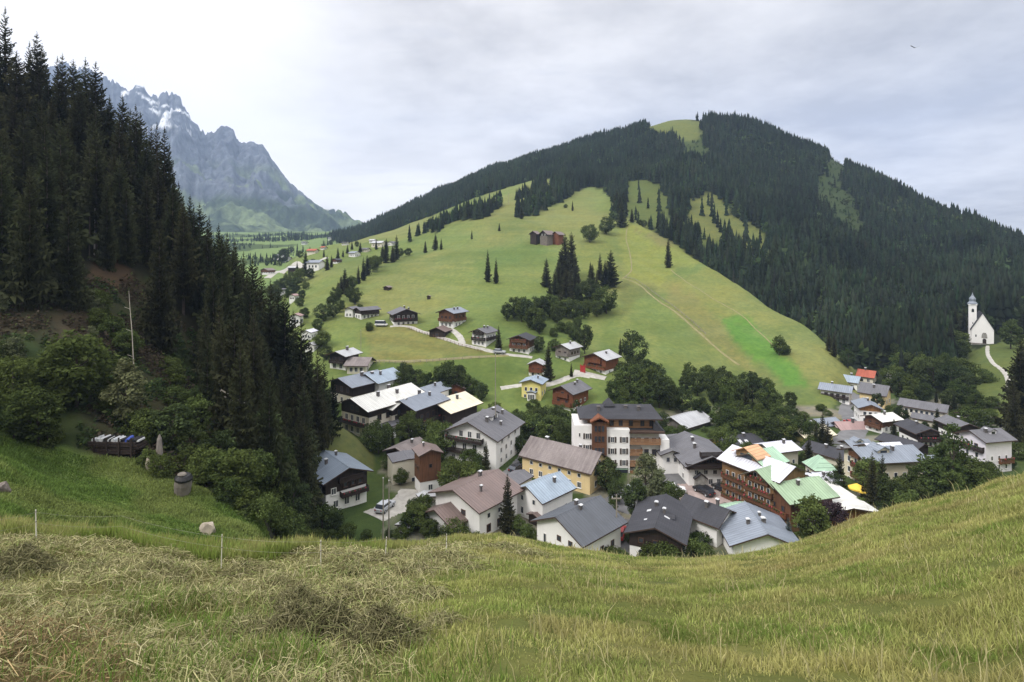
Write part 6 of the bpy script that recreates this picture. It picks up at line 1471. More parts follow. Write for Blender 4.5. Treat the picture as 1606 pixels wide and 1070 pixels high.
# ------------------------------------------------------------------ single trees of meadow, village and wood edge
# (kind, column, row of the foot, height in photo pixels, label, width factor)
NAMED = [
 ('s', 765, 443, 52, 'taller of the two dark spruces standing side by side on the open meadow', .8), ('s', 778, 446, 42, 'smaller of the two dark spruces side by side on the open meadow', .8), ('s', 1048, 420, 47, 'lone dark spruce on the bright meadow shoulder', .85),
 ('b', 925, 381, 29, 'round tree on the meadow right of the high farmhouse', .9), ('b', 951, 368, 27, 'round tree just below the forest tongue on the meadow top', 1), ('s', 740, 376, 16, 'small lone spruce left of the high farmhouse', .9), ('s', 783, 363, 13, 'tiny spruce on the upper meadow above the farmhouse drive', .9),
 ('s', 898, 331, 17, 'small spruce alone on the uppermost meadow', 1), ('k', 887, 326, 6, 'tiny bush on the uppermost meadow', 1), ('s', 683, 393, 27, 'spruce at the upper left meadow edge, taller of a close pair', 1.15), ('s', 692, 392, 19, 'shorter spruce of the pair at the upper left meadow edge', 1.1), ('s', 667, 397, 20, 'slim spruce left of the close pair on the meadow edge', .8),
 ('b', 640, 402, 13, 'small round tree on the left meadow brow', 1), ('s', 818, 344, 22, 'spruce at the low end of the diagonal row on the upper meadow', 1),
 ('b', 951, 493, 43, 'large round bright tree at the right of the meadow thicket', 1.0), ('b', 936, 497, 26, 'small tree leaning against the round bright tree of the thicket', 1), ('k', 893, 524, 20, 'low bush under the meadow thicket', 1),
 ('b', 1222, 558, 31, 'lone bushy tree at the end of the vivid green strip', .95), ('k', 1232, 556, 16, 'small bush beside the lone tree of the vivid green strip', 1),
 ('d', 508, 504, 28, 'round dark tree left of the white hillside chalets', 1.05), ('d', 557, 478, 27, 'round dark tree behind the white hillside chalets', 1.1), ('k', 580, 519, 14, 'tiny conical tree on the bank below the white chalets', .8),
 ('s', 782, 549, 38, 'dark cypress-like tree right of the chalet with the garage', 1.1), ('d', 845, 553, 27, 'dark round tree right of the ornate balcony chalet', 1), ('s', 860, 598, 62, 'tall pointed spruce hiding the little red-brown chalet', .75), ('s', 896, 592, 24, 'small pointed conifer by the path to the orange-brown chalet', 1),
 ('d', 917, 556, 46, 'tall dark tree behind the shadowy grey chalet', .75), ('s', 973, 557, 28, 'slim conifer right of the orange-brown chalet roof', .8), ('d', 992, 578, 60, 'tall dark leafy tree behind the hillside thicket right of the orange-brown chalet', .75), ('b', 870, 552, 20, 'small tree left of the shadowy grey chalet', 1),
 ('s', 796, 838, 96, 'tall dark spruce between the stepped brown roofs and the sky-blue roof', .95), ('d', 995, 816, 66, 'dense dark egg-shaped tree on the lawn in front of the hotel', .8), ('p', 1013, 788, 76, 'pale poplar in front of the hotel balconies, left one', .95), ('p', 1035, 796, 62, 'pale poplar in front of the hotel balconies, right one', 1.0), ('b', 1048, 798, 44, 'leafy tree right of the pale poplars', 1),
 ('B', 1237, 862, 52, 'blue spruce at the field edge beside the blue-grey roof', .8), ('b', 1274, 856, 76, 'big green tree in front of the grass-green roof', .9), ('u', 1303, 846, 62, 'dark purple-leaved tree right of the big green tree', .85), ('k', 1206, 868, 24, 'bush on the field edge in front of the blue-grey roof', 1),
 ('s', 1317, 772, 64, 'dark spruce in front of the long cream house', .95), ('s', 1368, 792, 84, 'left of the two tall dark spruces by the cream guest house', .85), ('s', 1384, 796, 84, 'right of the two tall dark spruces by the cream guest house', .8), ('s', 1470, 675, 36, 'dark spruce in front of the long grey building', 1), ('s', 1402, 686, 31, 'dark spruce right of the off-white chalet roof', 1),
 ('r', 1494, 786, 126, 'very tall airy birch-like tree at the right of the village', .95), ('b', 1458, 792, 72, 'green tree left of the very tall airy tree', 1), ('b', 1520, 782, 70, 'green tree right of the very tall airy tree', 1), ('k', 1543, 772, 24, 'rounded bush on the upper field edge at the right', 1), ('b', 1585, 548, 44, 'round green tree beside the church', .95),
 ('k', 1345, 648, 16, 'garden bush beside the street bend', 1), ('s', 590, 716, 30, None, 1.2),
]
for kind, u, v, h, lab, wd in NAMED:
    if lab: tree_px(kind, u, v, h, lab, None, wd)
GROUPS = [
 ('dark spruce in the tall clump on the middle of the meadow', 'spruces of the meadow clump', [('s', 886, 442, 76), ('s', 896, 434, 70), ('s', 876, 468, 62), ('s', 870, 478, 56), ('s', 857, 451, 46), ('s', 903, 458, 52), ('s', 888, 482, 62), ('s', 862, 480, 40), ('s', 880, 455, 64), ('s', 907, 470, 44), ('s', 895, 476, 50), ('s', 958, 451, 58), ('s', 949, 452, 44), ('s', 941, 441, 44), ('s', 929, 448, 34), ('s', 926, 436, 26), ('s', 936, 462, 40)]),
 ('leafy tree in the low thicket below the spruce clump', 'leafy trees of the meadow thicket', [('d', 795, 503, 26), ('d', 806, 500, 34), ('b', 818, 506, 36), ('d', 828, 512, 42), ('b', 840, 518, 38), ('d', 850, 503, 38), ('b', 862, 498, 36), ('d', 874, 508, 30), ('b', 888, 498, 30), ('d', 903, 502, 32), ('b', 916, 500, 30), ('d', 925, 470, 34), ('d', 912, 478, 34), ('b', 822, 492, 26), ('b', 838, 496, 30), ('d', 846, 525, 26), ('k', 880, 520, 16), ('b', 905, 520, 24), ('k', 868, 528, 14), ('b', 902, 535, 22), ('d', 935, 478, 32)]),
 ('bush-like tree in the line between the meadow pastures', 'trees on the upper right meadow dip', [('b', 1010, 357, 12), ('s', 1018, 357, 16), ('s', 1041, 362, 24), ('b', 1004, 354, 10), ('s', 1060, 372, 40), ('s', 1068, 382, 44), ('s', 1055, 362, 36), ('s', 991, 349, 22), ('s', 975, 357, 44), ('s', 972, 344, 40), ('s', 967, 335, 40), ('s', 978, 336, 36)]),
 ('spruce in the strip of trees below the left meadow brow', 'spruces along the left meadow brow', [('s', 605, 413, 36), ('s', 622, 408, 40), ('s', 616, 412, 28), ('s', 570, 441, 38), ('s', 562, 446, 30), ('s', 576, 432, 32), ('s', 541, 457, 36), ('s', 535, 462, 30), ('s', 545, 462, 26), ('s', 530, 468, 26), ('s', 600, 410, 26)]),
 ('leafy tree in the strip below the left meadow brow', 'leafy trees along the left meadow brow', [('b', 585, 427, 26), ('b', 553, 455, 22), ('d', 526, 476, 26), ('d', 519, 486, 24), ('b', 532, 490, 20), ('b', 592, 420, 18), ('b', 629, 404, 14), ('d', 548, 470, 20), ('k', 565, 487, 10), ('d', 523, 498, 20)]),
 ('leafy tree of the grove right of the orange-brown chalet', 'grove right of the hillside chalets', [('d', 975, 612, 46), ('b', 988, 626, 54), ('d', 1003, 630, 58), ('b', 1018, 636, 58), ('d', 1034, 640, 56), ('d', 1000, 602, 44), ('b', 1045, 632, 42), ('d', 1016, 606, 44), ('b', 966, 630, 34), ('d', 1028, 615, 46), ('b', 980, 640, 30), ('d', 1050, 645, 40), ('b', 1010, 645, 40)]),
 ('leafy tree in the wood on the slope behind the inn', 'wood on the slope behind the inn', [('b', 1080, 604, 40), ('d', 1094, 622, 48), ('b', 1108, 610, 46), ('d', 1124, 630, 54), ('b', 1140, 640, 58), ('d', 1156, 642, 60), ('b', 1166, 622, 44), ('d', 1180, 632, 50), ('b', 1196, 624, 38), ('d', 1206, 644, 44), ('b', 1130, 672, 48), ('d', 1150, 682, 50), ('b', 1174, 688, 54), ('d', 1100, 660, 42), ('b', 1196, 692, 54), ('d', 1212, 694, 50), ('b', 1226, 694, 48), ('d', 1242, 688, 44), ('b', 1256, 692, 48), ('b', 1160, 665, 44), ('b', 1220, 668, 44), ('d', 1136, 612, 44), ('d', 1240, 668, 40), ('b', 1270, 690, 40), ('d', 1075, 615, 30), ('k', 1110, 585, 16), ('k', 1150, 602, 18), ('k', 1235, 648, 16), ('b', 1205, 618, 30), ('d', 1180, 604, 26)]),
 ('spruce rising from the wood behind the mint pavilion', 'spruces behind the village centre', [('s', 1290, 702, 56), ('s', 1280, 700, 42), ('s', 1298, 704, 44), ('s', 1262, 690, 40), ('s', 1170, 650, 50)]),
 ('leafy garden tree between the houses of the left street', 'garden trees of the left street', [('b', 594, 712, 52), ('d', 605, 706, 40), ('b', 640, 708, 58), ('d', 650, 700, 46), ('b', 690, 722, 60), ('b', 678, 702, 44), ('d', 700, 708, 46), ('b', 737, 744, 40), ('k', 745, 750, 26), ('k', 722, 745, 22), ('b', 627, 612, 30), ('d', 640, 612, 38), ('b', 652, 614, 34), ('d', 634, 598, 30), ('b', 672, 612, 26), ('d', 690, 612, 32), ('b', 704, 610, 42), ('d', 716, 616, 42), ('b', 728, 620, 34), ('k', 742, 618, 24), ('d', 755, 630, 30), ('k', 664, 626, 22), ('d', 700, 628, 28), ('k', 615, 735, 20), ('b', 630, 760, 26), ('k', 625, 755, 16), ('d', 672, 755, 24)]),
 ('bush or small tree around the chalet at the foot of the forest', 'bushes in front of the forest-foot chalet', [('d', 490, 815, 54), ('k', 505, 835, 44), ('d', 522, 840, 36), ('d', 485, 838, 42), ('k', 545, 842, 22), ('d', 470, 845, 40), ('b', 655, 832, 44), ('b', 640, 838, 36), ('b', 666, 815, 40), ('d', 648, 812, 30), ('k', 680, 838, 24), ('k', 628, 846, 20), ('b', 672, 846, 30), ('k', 716, 846, 34), ('b', 704, 852, 22), ('d', 610, 845, 18), ('k', 575, 846, 16)]),
 ('dark leafy tree in the hollow between hotel and yellow house', 'trees in the hollow behind the yellow house', [('d', 822, 690, 42), ('b', 836, 694, 44), ('d', 850, 698, 46), ('b', 866, 702, 50), ('d', 882, 706, 48), ('b', 895, 704, 42), ('d', 845, 672, 34), ('b', 860, 668, 32), ('d', 878, 676, 36), ('b', 830, 672, 28), ('d', 816, 712, 28), ('b', 806, 700, 30), ('d', 890, 690, 36), ('b', 812, 668, 26), ('d', 790, 668, 26), ('b', 775, 655, 24), ('k', 822, 728, 18), ('b', 836, 650, 24)]),
 ('bush at the house walls just below the field brow', 'bushes below the field brow', [('k', 1016, 884, 30), ('k', 1043, 892, 40), ('k', 1088, 884, 38), ('k', 1106, 882, 28), ('k', 962, 880, 24), ('k', 975, 884, 20), ('k', 828, 846, 24), ('k', 845, 852, 22), ('b', 832, 806, 36), ('d', 965, 790, 40), ('d', 952, 770, 50), ('b', 960, 810, 26), ('k', 988, 850, 14), ('k', 1000, 842, 12), ('k', 930, 880, 20), ('b', 812, 840, 30), ('d', 945, 745, 30)]),
 ('tree of the dark band between the cream guest house and the field', 'trees below the cream guest house', [('d', 1398, 806, 76), ('b', 1412, 804, 66), ('d', 1428, 800, 70), ('b', 1442, 796, 60), ('d', 1306, 780, 52), ('b', 1350, 806, 34), ('k', 1386, 812, 34), ('k', 1345, 818, 26), ('b', 1474, 792, 66), ('d', 1508, 780, 80), ('b', 1482, 770, 60), ('k', 1450, 802, 30), ('k', 1500, 795, 26), ('k', 1560, 765, 22), ('d', 1530, 760, 40), ('k', 1420, 812, 28), ('k', 1395, 816, 26)]),
 ('leafy tree on the wooded mound under the church', 'wood under the church', [('d', 1424, 560, 40), ('b', 1438, 548, 38), ('d', 1450, 566, 48), ('b', 1462, 556, 46), ('d', 1474, 572, 52), ('b', 1486, 560, 52), ('d', 1496, 575, 44), ('b', 1508, 565, 34), ('d', 1408, 578, 44), ('b', 1420, 595, 50), ('d', 1436, 600, 54), ('b', 1450, 604, 54), ('d', 1464, 610, 56), ('b', 1478, 604, 54), ('d', 1492, 615, 56), ('b', 1506, 604, 50), ('d', 1518, 622, 44), ('b', 1400, 612, 44), ('d', 1412, 630, 50), ('b', 1430, 632, 46), ('d', 1446, 632, 40), ('b', 1500, 640, 48), ('d', 1488, 645, 40), ('d', 1380, 570, 40), ('b', 1366, 562, 36), ('d', 1352, 556, 36), ('b', 1340, 566, 34), ('d', 1330, 578, 34), ('k', 1540, 600, 26), ('k', 1528, 640, 26), ('k', 1555, 640, 22), ('k', 1560, 720, 22), ('k', 1580, 735, 26), ('k', 1598, 720, 30)]),
 ('spruce of the wood that surrounds the church', 'spruces around the church', [('s', 1342, 548, 44), ('s', 1356, 540, 40), ('s', 1366, 542, 30), ('s', 1380, 540, 38), ('s', 1390, 534, 26), ('s', 1404, 538, 24), ('s', 1330, 552, 48), ('s', 1318, 558, 44), ('s', 1440, 536, 30), ('s', 1470, 530, 44), ('s', 1484, 528, 46), ('s', 1498, 530, 50), ('s', 1512, 528, 52), ('s', 1566, 524, 60), ('s', 1580, 522, 60), ('s', 1596, 520, 62), ('s', 1610, 530, 70), ('s', 1556, 520, 50), ('s', 1458, 528, 40), ('s', 1420, 512, 20), ('s', 1308, 560, 40), ('s', 1300, 552, 36), ('s', 1372, 512, 26), ('s', 1345, 520, 34), ('s', 1332, 530, 40)]),
 ('dark spruce at the right edge beside the church path', 'spruces right of the church path', [('s', 1600, 692, 160), ('s', 1612, 676, 150), ('s', 1590, 700, 110), ('s', 1624, 700, 170), ('s', 1604, 640, 110), ('s', 1640, 690, 180)]),
 ('tree beside the stream far up the valley', 'trees along the valley stream', [('d', 446, 413, 24), ('s', 479, 430, 38), ('s', 513, 424, 24), ('s', 520, 420, 20), ('b', 455, 448, 22), ('b', 470, 444, 24), ('d', 445, 456, 20), ('d', 486, 438, 18), ('b', 462, 460, 24), ('d', 438, 462, 24), ('b', 430, 470, 24), ('d', 474, 470, 16), ('b', 480, 455, 14), ('s', 466, 430, 20), ('d', 490, 420, 14), ('b', 455, 470, 20), ('b', 470, 482, 16), ('d', 478, 500, 18), ('b', 498, 520, 20), ('b', 505, 545, 26), ('d', 512, 565, 24), ('s', 530, 408, 20), ('d', 470, 405, 12), ('s', 545, 398, 14), ('s', 552, 392, 14), ('s', 565, 396, 16), ('d', 432, 410, 12), ('b', 420, 414, 10), ('s', 508, 404, 14), ('s', 538, 404, 12), ('s', 590, 392, 16), ('s', 606, 392, 18), ('d', 560, 388, 10), ('d', 458, 396, 10), ('s', 486, 398, 12)]),
]
for lab, grp, lst in GROUPS:
    for kind, u, v, h in lst:
        if lab.startswith('leafy tree in the wood on the slope'): h *= .82
        if lab.startswith('leafy tree on the wooded mound'): h *= .88
        if lab.startswith('tree of the dark band'): h *= .78
        l2 = lab
        if kind == 'k' and 'bush' not in lab: l2 = 'low bush ' + lab.split(' ', 2)[-1] if lab.startswith(('leafy tree', 'dark leafy')) else 'low bush among the ' + grp
        if l2 != lab: l2 = 'low bush among the ' + grp
        tree_px(kind, u, v, h, l2, grp if l2 == lab else 'low bushes among the ' + grp, rnd.uniform(.88, 1.12))
# a row of small trees on the dark slopes far up the valley: one distant mass
forest_mass('valley_wood', 5200, (330, 640), (700, 2300), ((SHEET == 2) | (SHEET == 4)) & (YG > 700), 'scattered dark trees and hedges on the distant valley floor', (5, 12), 311, 0.3, lambda u, Y, v: (fbm((u - U0) / F * Y / 60, Y / 120, 4, 88) > 0.57) & (Y < 1900))
if 0: forest_mass('mountain_foot_wood', 3600, (250, 600), (1500, 2650), (YG > 1500), 'dark wood at the foot of the far mountain', (7, 15), 317, 0.3, lambda u, Y, v: (fbm((u - U0) / F * Y / 130, Y / 150, 4, 89) > 0.52) & (u < 560))
# wood edge low on the hill between meadow ridge and church
forest_mass('wood_edge', 9000, (1180, 1760), (255, 460), FORESTMASK, 'mixed dark wood at the foot of the hill behind the village', (11, 18), 331, 0.3, lambda u, Y, v: vis(u, Y, v, 30) & ~((u > 1495) & (u < 1590) & (Y < 345)) & ~((u > 1285) & (u < 1412) & (v > 578)) & ~((u > 1412) & (u < 1500) & (v > 640)) & (((u > 1290) & (Y < 420)) | ((u > 1180) & (Y < 380))), basecol=(0.019, 0.027, 0.016))
# scrub in the dim clearings
forest_mass('clearing_scrub', 2600, (1050, 1380), (420, 1100), clear & isH, 'light green scrub in the steep clearings of the wooded hill', (3, 6), 341, 0.75, lambda u, Y, v: (in_poly(CP['chute'], u, v) | in_poly(CP['summit2'], u, v)))
# ------------------------------------------------------------------ roads and paths
def smooth_line(pts, n=12):
    pts = [Vector(p) for p in pts]; out = []
    for i in range(len(pts) - 1):
        p0, p1, p2, p3 = pts[max(i - 1, 0)], pts[i], pts[i + 1], pts[min(i + 2, len(pts) - 1)]
        for k in range(n):
            t = k / n
            out.append(0.5 * ((2 * p1) + (p2 - p0) * t + (2 * p0 - 5 * p1 + 4 * p2 - p3) * t * t + (3 * p1 - p0 - 3 * p2 + p3) * t ** 3))
    out.append(pts[-1]); return out
STRIPS = []; STRIP_PTS = []
def strip(name, label, px, width, mat, lift=0.10, Ymin=60, world=None):
    pts = world or [hitP(u, v, Ymin) for u, v in px]
    STRIPS.append((name, width, pts)); line = smooth_line([Vector((p.x, p.y, 0)) for p in pts], 14)
    V = []; nx = 5
    for i, p in enumerate(line):
        d = (line[min(i + 1, len(line) - 1)] - line[max(i - 1, 0)]).normalized(); sd = Vector((d.y, -d.x, 0))
        wj = width * (0.92 + 0.16 * rnd.random())
        STRIP_PTS.append((p.x, p.y, width / 2))
        for k in range(nx):
            q = p + sd * (wj * (k / (nx - 1) - .5))
            e = 0.0 if k in (0, nx - 1) else lift
            V.append((q.x, q.y, ground_xy(q.x, q.y) + (lift if e else -0.02)))
    ii = np.arange(len(V)).reshape(-1, nx)
    Fc = np.stack([ii[:-1, :-1], ii[1:, :-1], ii[1:, 1:], ii[:-1, 1:]], -1).reshape(-1, 4)
    me = np_mesh(name, np.array(V), Fc, MT[mat], None, True)
    return tag(add_mesh(name, me), label, None, None, 'structure')
strip('hill_road', 'pale gravel road linking the hillside chalets', [(612, 513), (640, 513), (660, 520), (690, 530), (725, 541), (760, 550), (800, 558), (835, 562)], 2.2, 'gravel', .14)
strip('chalet_drive', 'drive branching up to the chalet with the stone base', [(725, 541), (722, 530), (712, 520), (706, 517)], 2.6, 'gravel', .16)
strip('lower_path', 'grassy farm track crossing below the chalet row', [(585, 566), (640, 568), (700, 564), (775, 560), (800, 558)], 1.8, 'dirt', .12)
strip('garden_lane', 'pale lane to the yellow house and the orange-brown chalet', [(785, 611), (815, 605), (850, 606), (880, 598), (905, 590), (925, 592)], 2.2, 'gravel', .14)
strip('court', 'pale forecourt in front of the orange-brown chalet', [(900, 584), (925, 589), (950, 594)], 3.6, 'gravel', .18)
strip('ridge_path', 'worn earthen path slanting down the meadow ridge', [(976, 437), (1000, 446), (1030, 470), (1060, 490), (1085, 512), (1105, 530), (1130, 552), (1160, 574)], 1.2, 'dirt', .10)
strip('ridge_path', 'faint track climbing over the bright meadow shoulder', [(976, 437), (990, 425), (988, 400), (982, 375), (984, 356)], .8, 'dirt', .08)
strip('ridge_path', 'faint path along the meadow crest behind the lone spruce', [(1052, 424), (1080, 445), (1120, 470), (1165, 497), (1215, 545)], .7, 'dirt', .08)
strip('church_path', 'white gravel path winding from the church down the slope', [(1549, 543), (1549, 556), (1555, 567), (1566, 577), (1576, 586), (1581, 598), (1581, 612)], 1.3, 'gravel', .16)
strip('village_street', 'grey asphalt street curving through the rear of the village', [(1322, 700), (1338, 678), (1340, 660), (1334, 646), (1340, 634), (1352, 622)], 6.5, 'asphalt', .10)
strip('village_street', 'grey asphalt street passing in front of the hotel and inn', [(960, 800), (985, 782), (1020, 768), (1050, 762), (1062, 750), (1048, 735), (1030, 724)], 7.0, 'asphalt', .10)
strip('lane', 'grey lane in the hollow beside the yellow house', [(960, 862), (968, 840), (978, 826), (1000, 830)], 5.5, 'asphalt', .10)
strip('lane', 'grey lane between the white guest house and the yellow house', [(770, 770), (800, 748), (820, 730), (832, 712), (826, 700)], 5.5, 'asphalt', .10)
strip('square', 'reddish paved square in front of the inn', [(1058, 776), (1090, 776), (1120, 776), (1150, 772)], 14.0, 'paving', .13)
strip('street', 'village street in front of the right-hand houses', [(1322, 700), (1350, 715), (1390, 716), (1430, 712)], 5.0, 'asphalt', .09)
strip('yard', 'paved yard behind the forest-foot chalet', [(585, 812), (610, 800), (632, 790), (650, 770)], 6.0, 'gravel', .10)
strip('valley_road', 'pale road winding far up the valley', [(418, 437), (440, 426), (470, 417), (492, 412), (512, 405)], 6.0, 'gravel', .4, 200)

# ------------------------------------------------------------------ church
def church():
    u, v = 1541, 540; Y = hit(u, v); s = Y / F; p = P(u, v, Y)
    az = math.atan2(u - U0, F * KD)
    root = empty('church', (p.x, p.y, p.z), math.radians(6) - az); tag(root, 'small white church with pointed gable and slender onion-spired tower', 'church')
    W, L = 27 * s, 44 * s; e, ap = 23 * s, 48 * s
    mb = MB(); mb.prism([(-W / 2, -3), (W / 2, -3), (W / 2, e), (0, ap), (-W / 2, e)], 0, L); mb.build('wall', MT['white'], root)
    sl = (ap - e) / (W / 2); mb = MB(); x1 = W / 2 + .3; ze = e - .3 * sl + .02; t = .3
    mb.prism([(-x1, ze), (0, ap + .02), (x1, ze), (x1, ze + t), (0, ap + t + .1), (-x1, ze + t)], -.25, L + .3); mb.build('roof', MT['r_dark'], root)
    tw = 9.5 * s; tx, ty = -W / 2 + 2.5 * s, 8 * s
    tower = MB(); tower.box(tx - tw / 2, tx + tw / 2, ty, ty + tw, -3, 60 * s)
    to = tower.build('tower', MT['white'], root)
    mb = MB(); mb.box(tx - tw / 2 - .2, tx + tw / 2 + .2, ty - .2, ty + tw + .2, 60 * s + .01, 61 * s + .15); mb.build('cornice', MT['white'], to)
    c = (tx, ty + tw / 2); q = s
    sp = MB(); sp.lathe([(tw * .72, 61.8 * q), (tw * .74, 62.6 * q), (tw * .60, 64 * q), (tw * .42, 66 * q), (tw * .46, 68 * q), (tw * .50, 69.5 * q), (tw * .42, 71.5 * q), (tw * .22, 74 * q), (tw * .10, 76.5 * q), (.05, 80 * q)], 8, c, 0, math.pi / 8)
    so_ = sp.build('spire', MT['r_steel'], root)
    b = MB(); b.lathe([(.02, 79.6 * q), (.2, 80.1 * q), (.02, 80.6 * q)], 8, c); b.box(c[0] - .05, c[0] + .05, c[1] - .05, c[1] + .05, 80.4 * q, 83.4 * q); b.box(c[0] - .32, c[0] + .32, c[1] - .05, c[1] + .05, 82.0 * q, 82.4 * q); b.build('cross', MT['black'], so_)
    for zz in (52,):
        for f, off in (((0, -1), 0), ((1, 0), 0)):
            mb = MB(); pr = [(-.42, 0), (.42, 0), (.42, 1.1), (.25, 1.42), (0, 1.55), (-.25, 1.42), (-.42, 1.1)]
            mb.prism(pr, -.04, .04); o = mb.build('belfry_window', MT['glass'], to, (tx + f[0] * (tw / 2 + .02), ty + tw / 2 + f[1] * (tw / 2 + .02), (zz - 3) * s)); o.rotation_euler = (0, 0, 0 if f[0] == 0 else math.pi / 2)
    mb = MB(); mb.box(tx - .12, tx + .12, ty - .05, ty - .01, 30 * s, 33 * s); mb.build('window', MT['glass'], to)
    mb = MB(); mb.prism([(-1.0, 9.6 * s), (1.0, 9.6 * s), (.85, 15 * s), (.5, 18 * s), (-.5, 18 * s), (-.85, 15 * s)], -.09, -.02); mb.build('painted_tympanum', MT['stone'], root, (2.2 * s, 0, 0))
    mb = MB(); mb.prism([(-.62, 0), (.62, 0), (.62, 7 * s), (.3, 9 * s), (-.3, 9 * s), (-.62, 7 * s)], -.13, -.02); mb.build('door', MT['darkwood'], root, (2.2 * s, 0, 0))
    mb = MB(); mb.box(-.2, .2, -.06, -.01, 11 * s, 14.5 * s); mb.build('window', MT['glass'], root, (-8 * s, 0, 0))
    wr = empty('stone_wall', (p.x - 2.2, p.y - 2.2, p.z - .6), math.radians(6) - az); tag(wr, 'low grey stone wall round the church forecourt', 'wall')
    mb = MB(); mb.box(-13 * s, 6 * s, -.25, .25, -1.5, 4.2 * s); mb.build('wall', MT['stone'], wr)
    mb = MB(); mb.box(-13.4 * s, 6.4 * s, -.34, .34, 4.2 * s + .005, 4.2 * s + .14); mb.build('coping', MT['concrete'], wr)
church()

# ------------------------------------------------------------------ cars
def car(label, u, v, rz, paint, van=False, name='parked_car'):
    p = hitP(u, v); root = empty(name, (p.x, p.y, p.z + .12), rz); tag(root, label, 'van' if van else 'car')
    L, Wd = (4.4, 1.8) if not van else (5.0, 1.95); hh = 1.45 if not van else 2.1
    prof = [(-L / 2, .35), (L / 2, .35), (L / 2, .72), (L / 2 - .1, .85), (L * .22, .98), (-L * .42, 1.0), (-L / 2, .9)]
    mb = MB()
    b = MB(); b.prism(prof, -Wd / 2, Wd / 2); mb.v = b.v; mb.f = b.f; mb.m = b.m
    body = mb.build('body', MT[paint], root)
    md = body.modifiers.new('bevel', 'BEVEL'); md.width = .09; md.segments = 2
    cab = MB(); roofp = [(L * .24, .97), (L * .08, hh), (-L * .36, hh), (-L * .47, .98)] if not van else [(L * .38, .97), (L * .26, hh), (-L * .48, hh), (-L * .49, .98)]
    cab.prism([(-a, b_) for a, b_ in roofp], -Wd / 2 + .14, Wd / 2 - .14); cab.v = [(-x, y, z) for x, y, z in cab.v]
    cab.build('window', MT['glass'], root)
    tp = MB(); x0, x1 = roofp[2][0] + .05, roofp[1][0] - .05; tp.box(x0, x1, -Wd / 2 + .16, Wd / 2 - .16, hh + .005, hh + .06); tp.build('roof', MT[paint], root)
    wm = MB(); wm.lathe([(.18, -.11), (.33, -.1), (.33, .1), (.18, .11)], 14); me = wm.mesh('wheel', [MT['rubber']])
    rm = MB(); rm.lathe([(.02, -.12), (.19, -.115), (.19, .115), (.02, .12)], 10); rme = rm.mesh('rim', [MT['carsilver']])
    for x in (-L * .31, L * .31):
        for y in (-Wd / 2 + .08, Wd / 2 - .08):
            o = add_mesh('wheel', me, root, (x, y, .33)); o.rotation_euler = (math.pi / 2, 0, 0); add_mesh('rim', rme, o)
    for y in (-.6, .6):
        h = MB(); h.box(L / 2 - .02, L / 2 + .03, y - .18, y + .18, .62, .78); h.build('headlight', MT['cap'], root)
        t_ = MB(); t_.box(-L / 2 - .03, -L / 2 + .02, y - .16, y + .16, .66, .84); t_.build('tail_light', MT['carred'], root)
    return root
car('black car on the square nearer the inn doorway', 1104, 776, math.radians(115), 'carblack')
car('black car on the square, right-hand one by the timber hotel', 1133, 773, math.radians(112), 'carblack')
car('white car driving on the street left of the square', 1057, 774, math.radians(-8), 'carwhite')
car('silver car parked in the yard behind the forest-foot chalet', 604, 800, math.radians(70), 'carsilver')
car('white delivery van parked on the hillside drive below the white chalets', 598, 513, math.radians(-5), 'carwhite', True, 'parked_van')
car('silver car parked beside the road by the garage chalet', 783, 555, math.radians(-15), 'carsilver')

# ------------------------------------------------------------------ poles
def pole(name, label, u, v, hpx, r=.12, arm=0, Ymin=60, mat='pole', cat='pole', Y=None):
    Y = Y or hit(u, v, Ymin); p = P(u, v, Y); H = hpx / F * Y
    root = empty(name, (p.x, p.y, p.z)); tag(root, label, cat)
    mb = MB(); mb.tube([(0, 0, -1), (0, 0, H * .5), (0, 0, H)], [r, r * .85, r * .65], 8); mb.build('shaft', MT[mat], root)
    if arm:
        mb = MB(); mb.box(-arm, arm, -.07, .07, H - .7, H - .52); a = mb.build('crossarm', MT[mat], root)
        for x in (-arm * .85, 0, arm * .85):
            i = MB(); i.lathe([(.03, H - .52), (.07, H - .45), (.05, H - .35), (.07, H - .28), (.02, H - .2)], 6, (x, 0)); i.build('insulator', MT['cap'], a)
    else:
        mb = MB(); mb.lathe([(r * .9, H), (r * .9, H + .06), (.01, H + .16)], 8); mb.build('cap', MT['metal'], root)
    return root
pole('flag_pole', 'thin pale mast rising from the big white guest house roof', 777, 648, 92, .09, Y=158, mat='pole')
pole('mast', 'thin pale mast on the bank below the white hillside chalets', 566, 566, 48, .10)
pole('utility_pole', 'wooden utility pole in the lane beside the slate roof', 967, 872, 96, .14, .8, Y=112)
pole('utility_pole', 'left leg of the twin timber poles above the railing terrace', 601, 858, 108, .13, Y=112); pole('utility_pole', 'right leg of the twin timber poles above the railing terrace', 610, 858, 104, .13, Y=112.5)
pole('street_lamp', 'slim lamp post on the street edge beside the hotel', 985, 770, 40, .07, cat='lamp'); pole('ski_pylon', 'slanting pale pylon on the slope behind the inn roof', 1083, 664, 42, .10, Y=205, mat='palewood')
pole('flag_pole', 'far pole on the meadow left of the highest spruces', 798, 322, 20, .18, mat='pole')

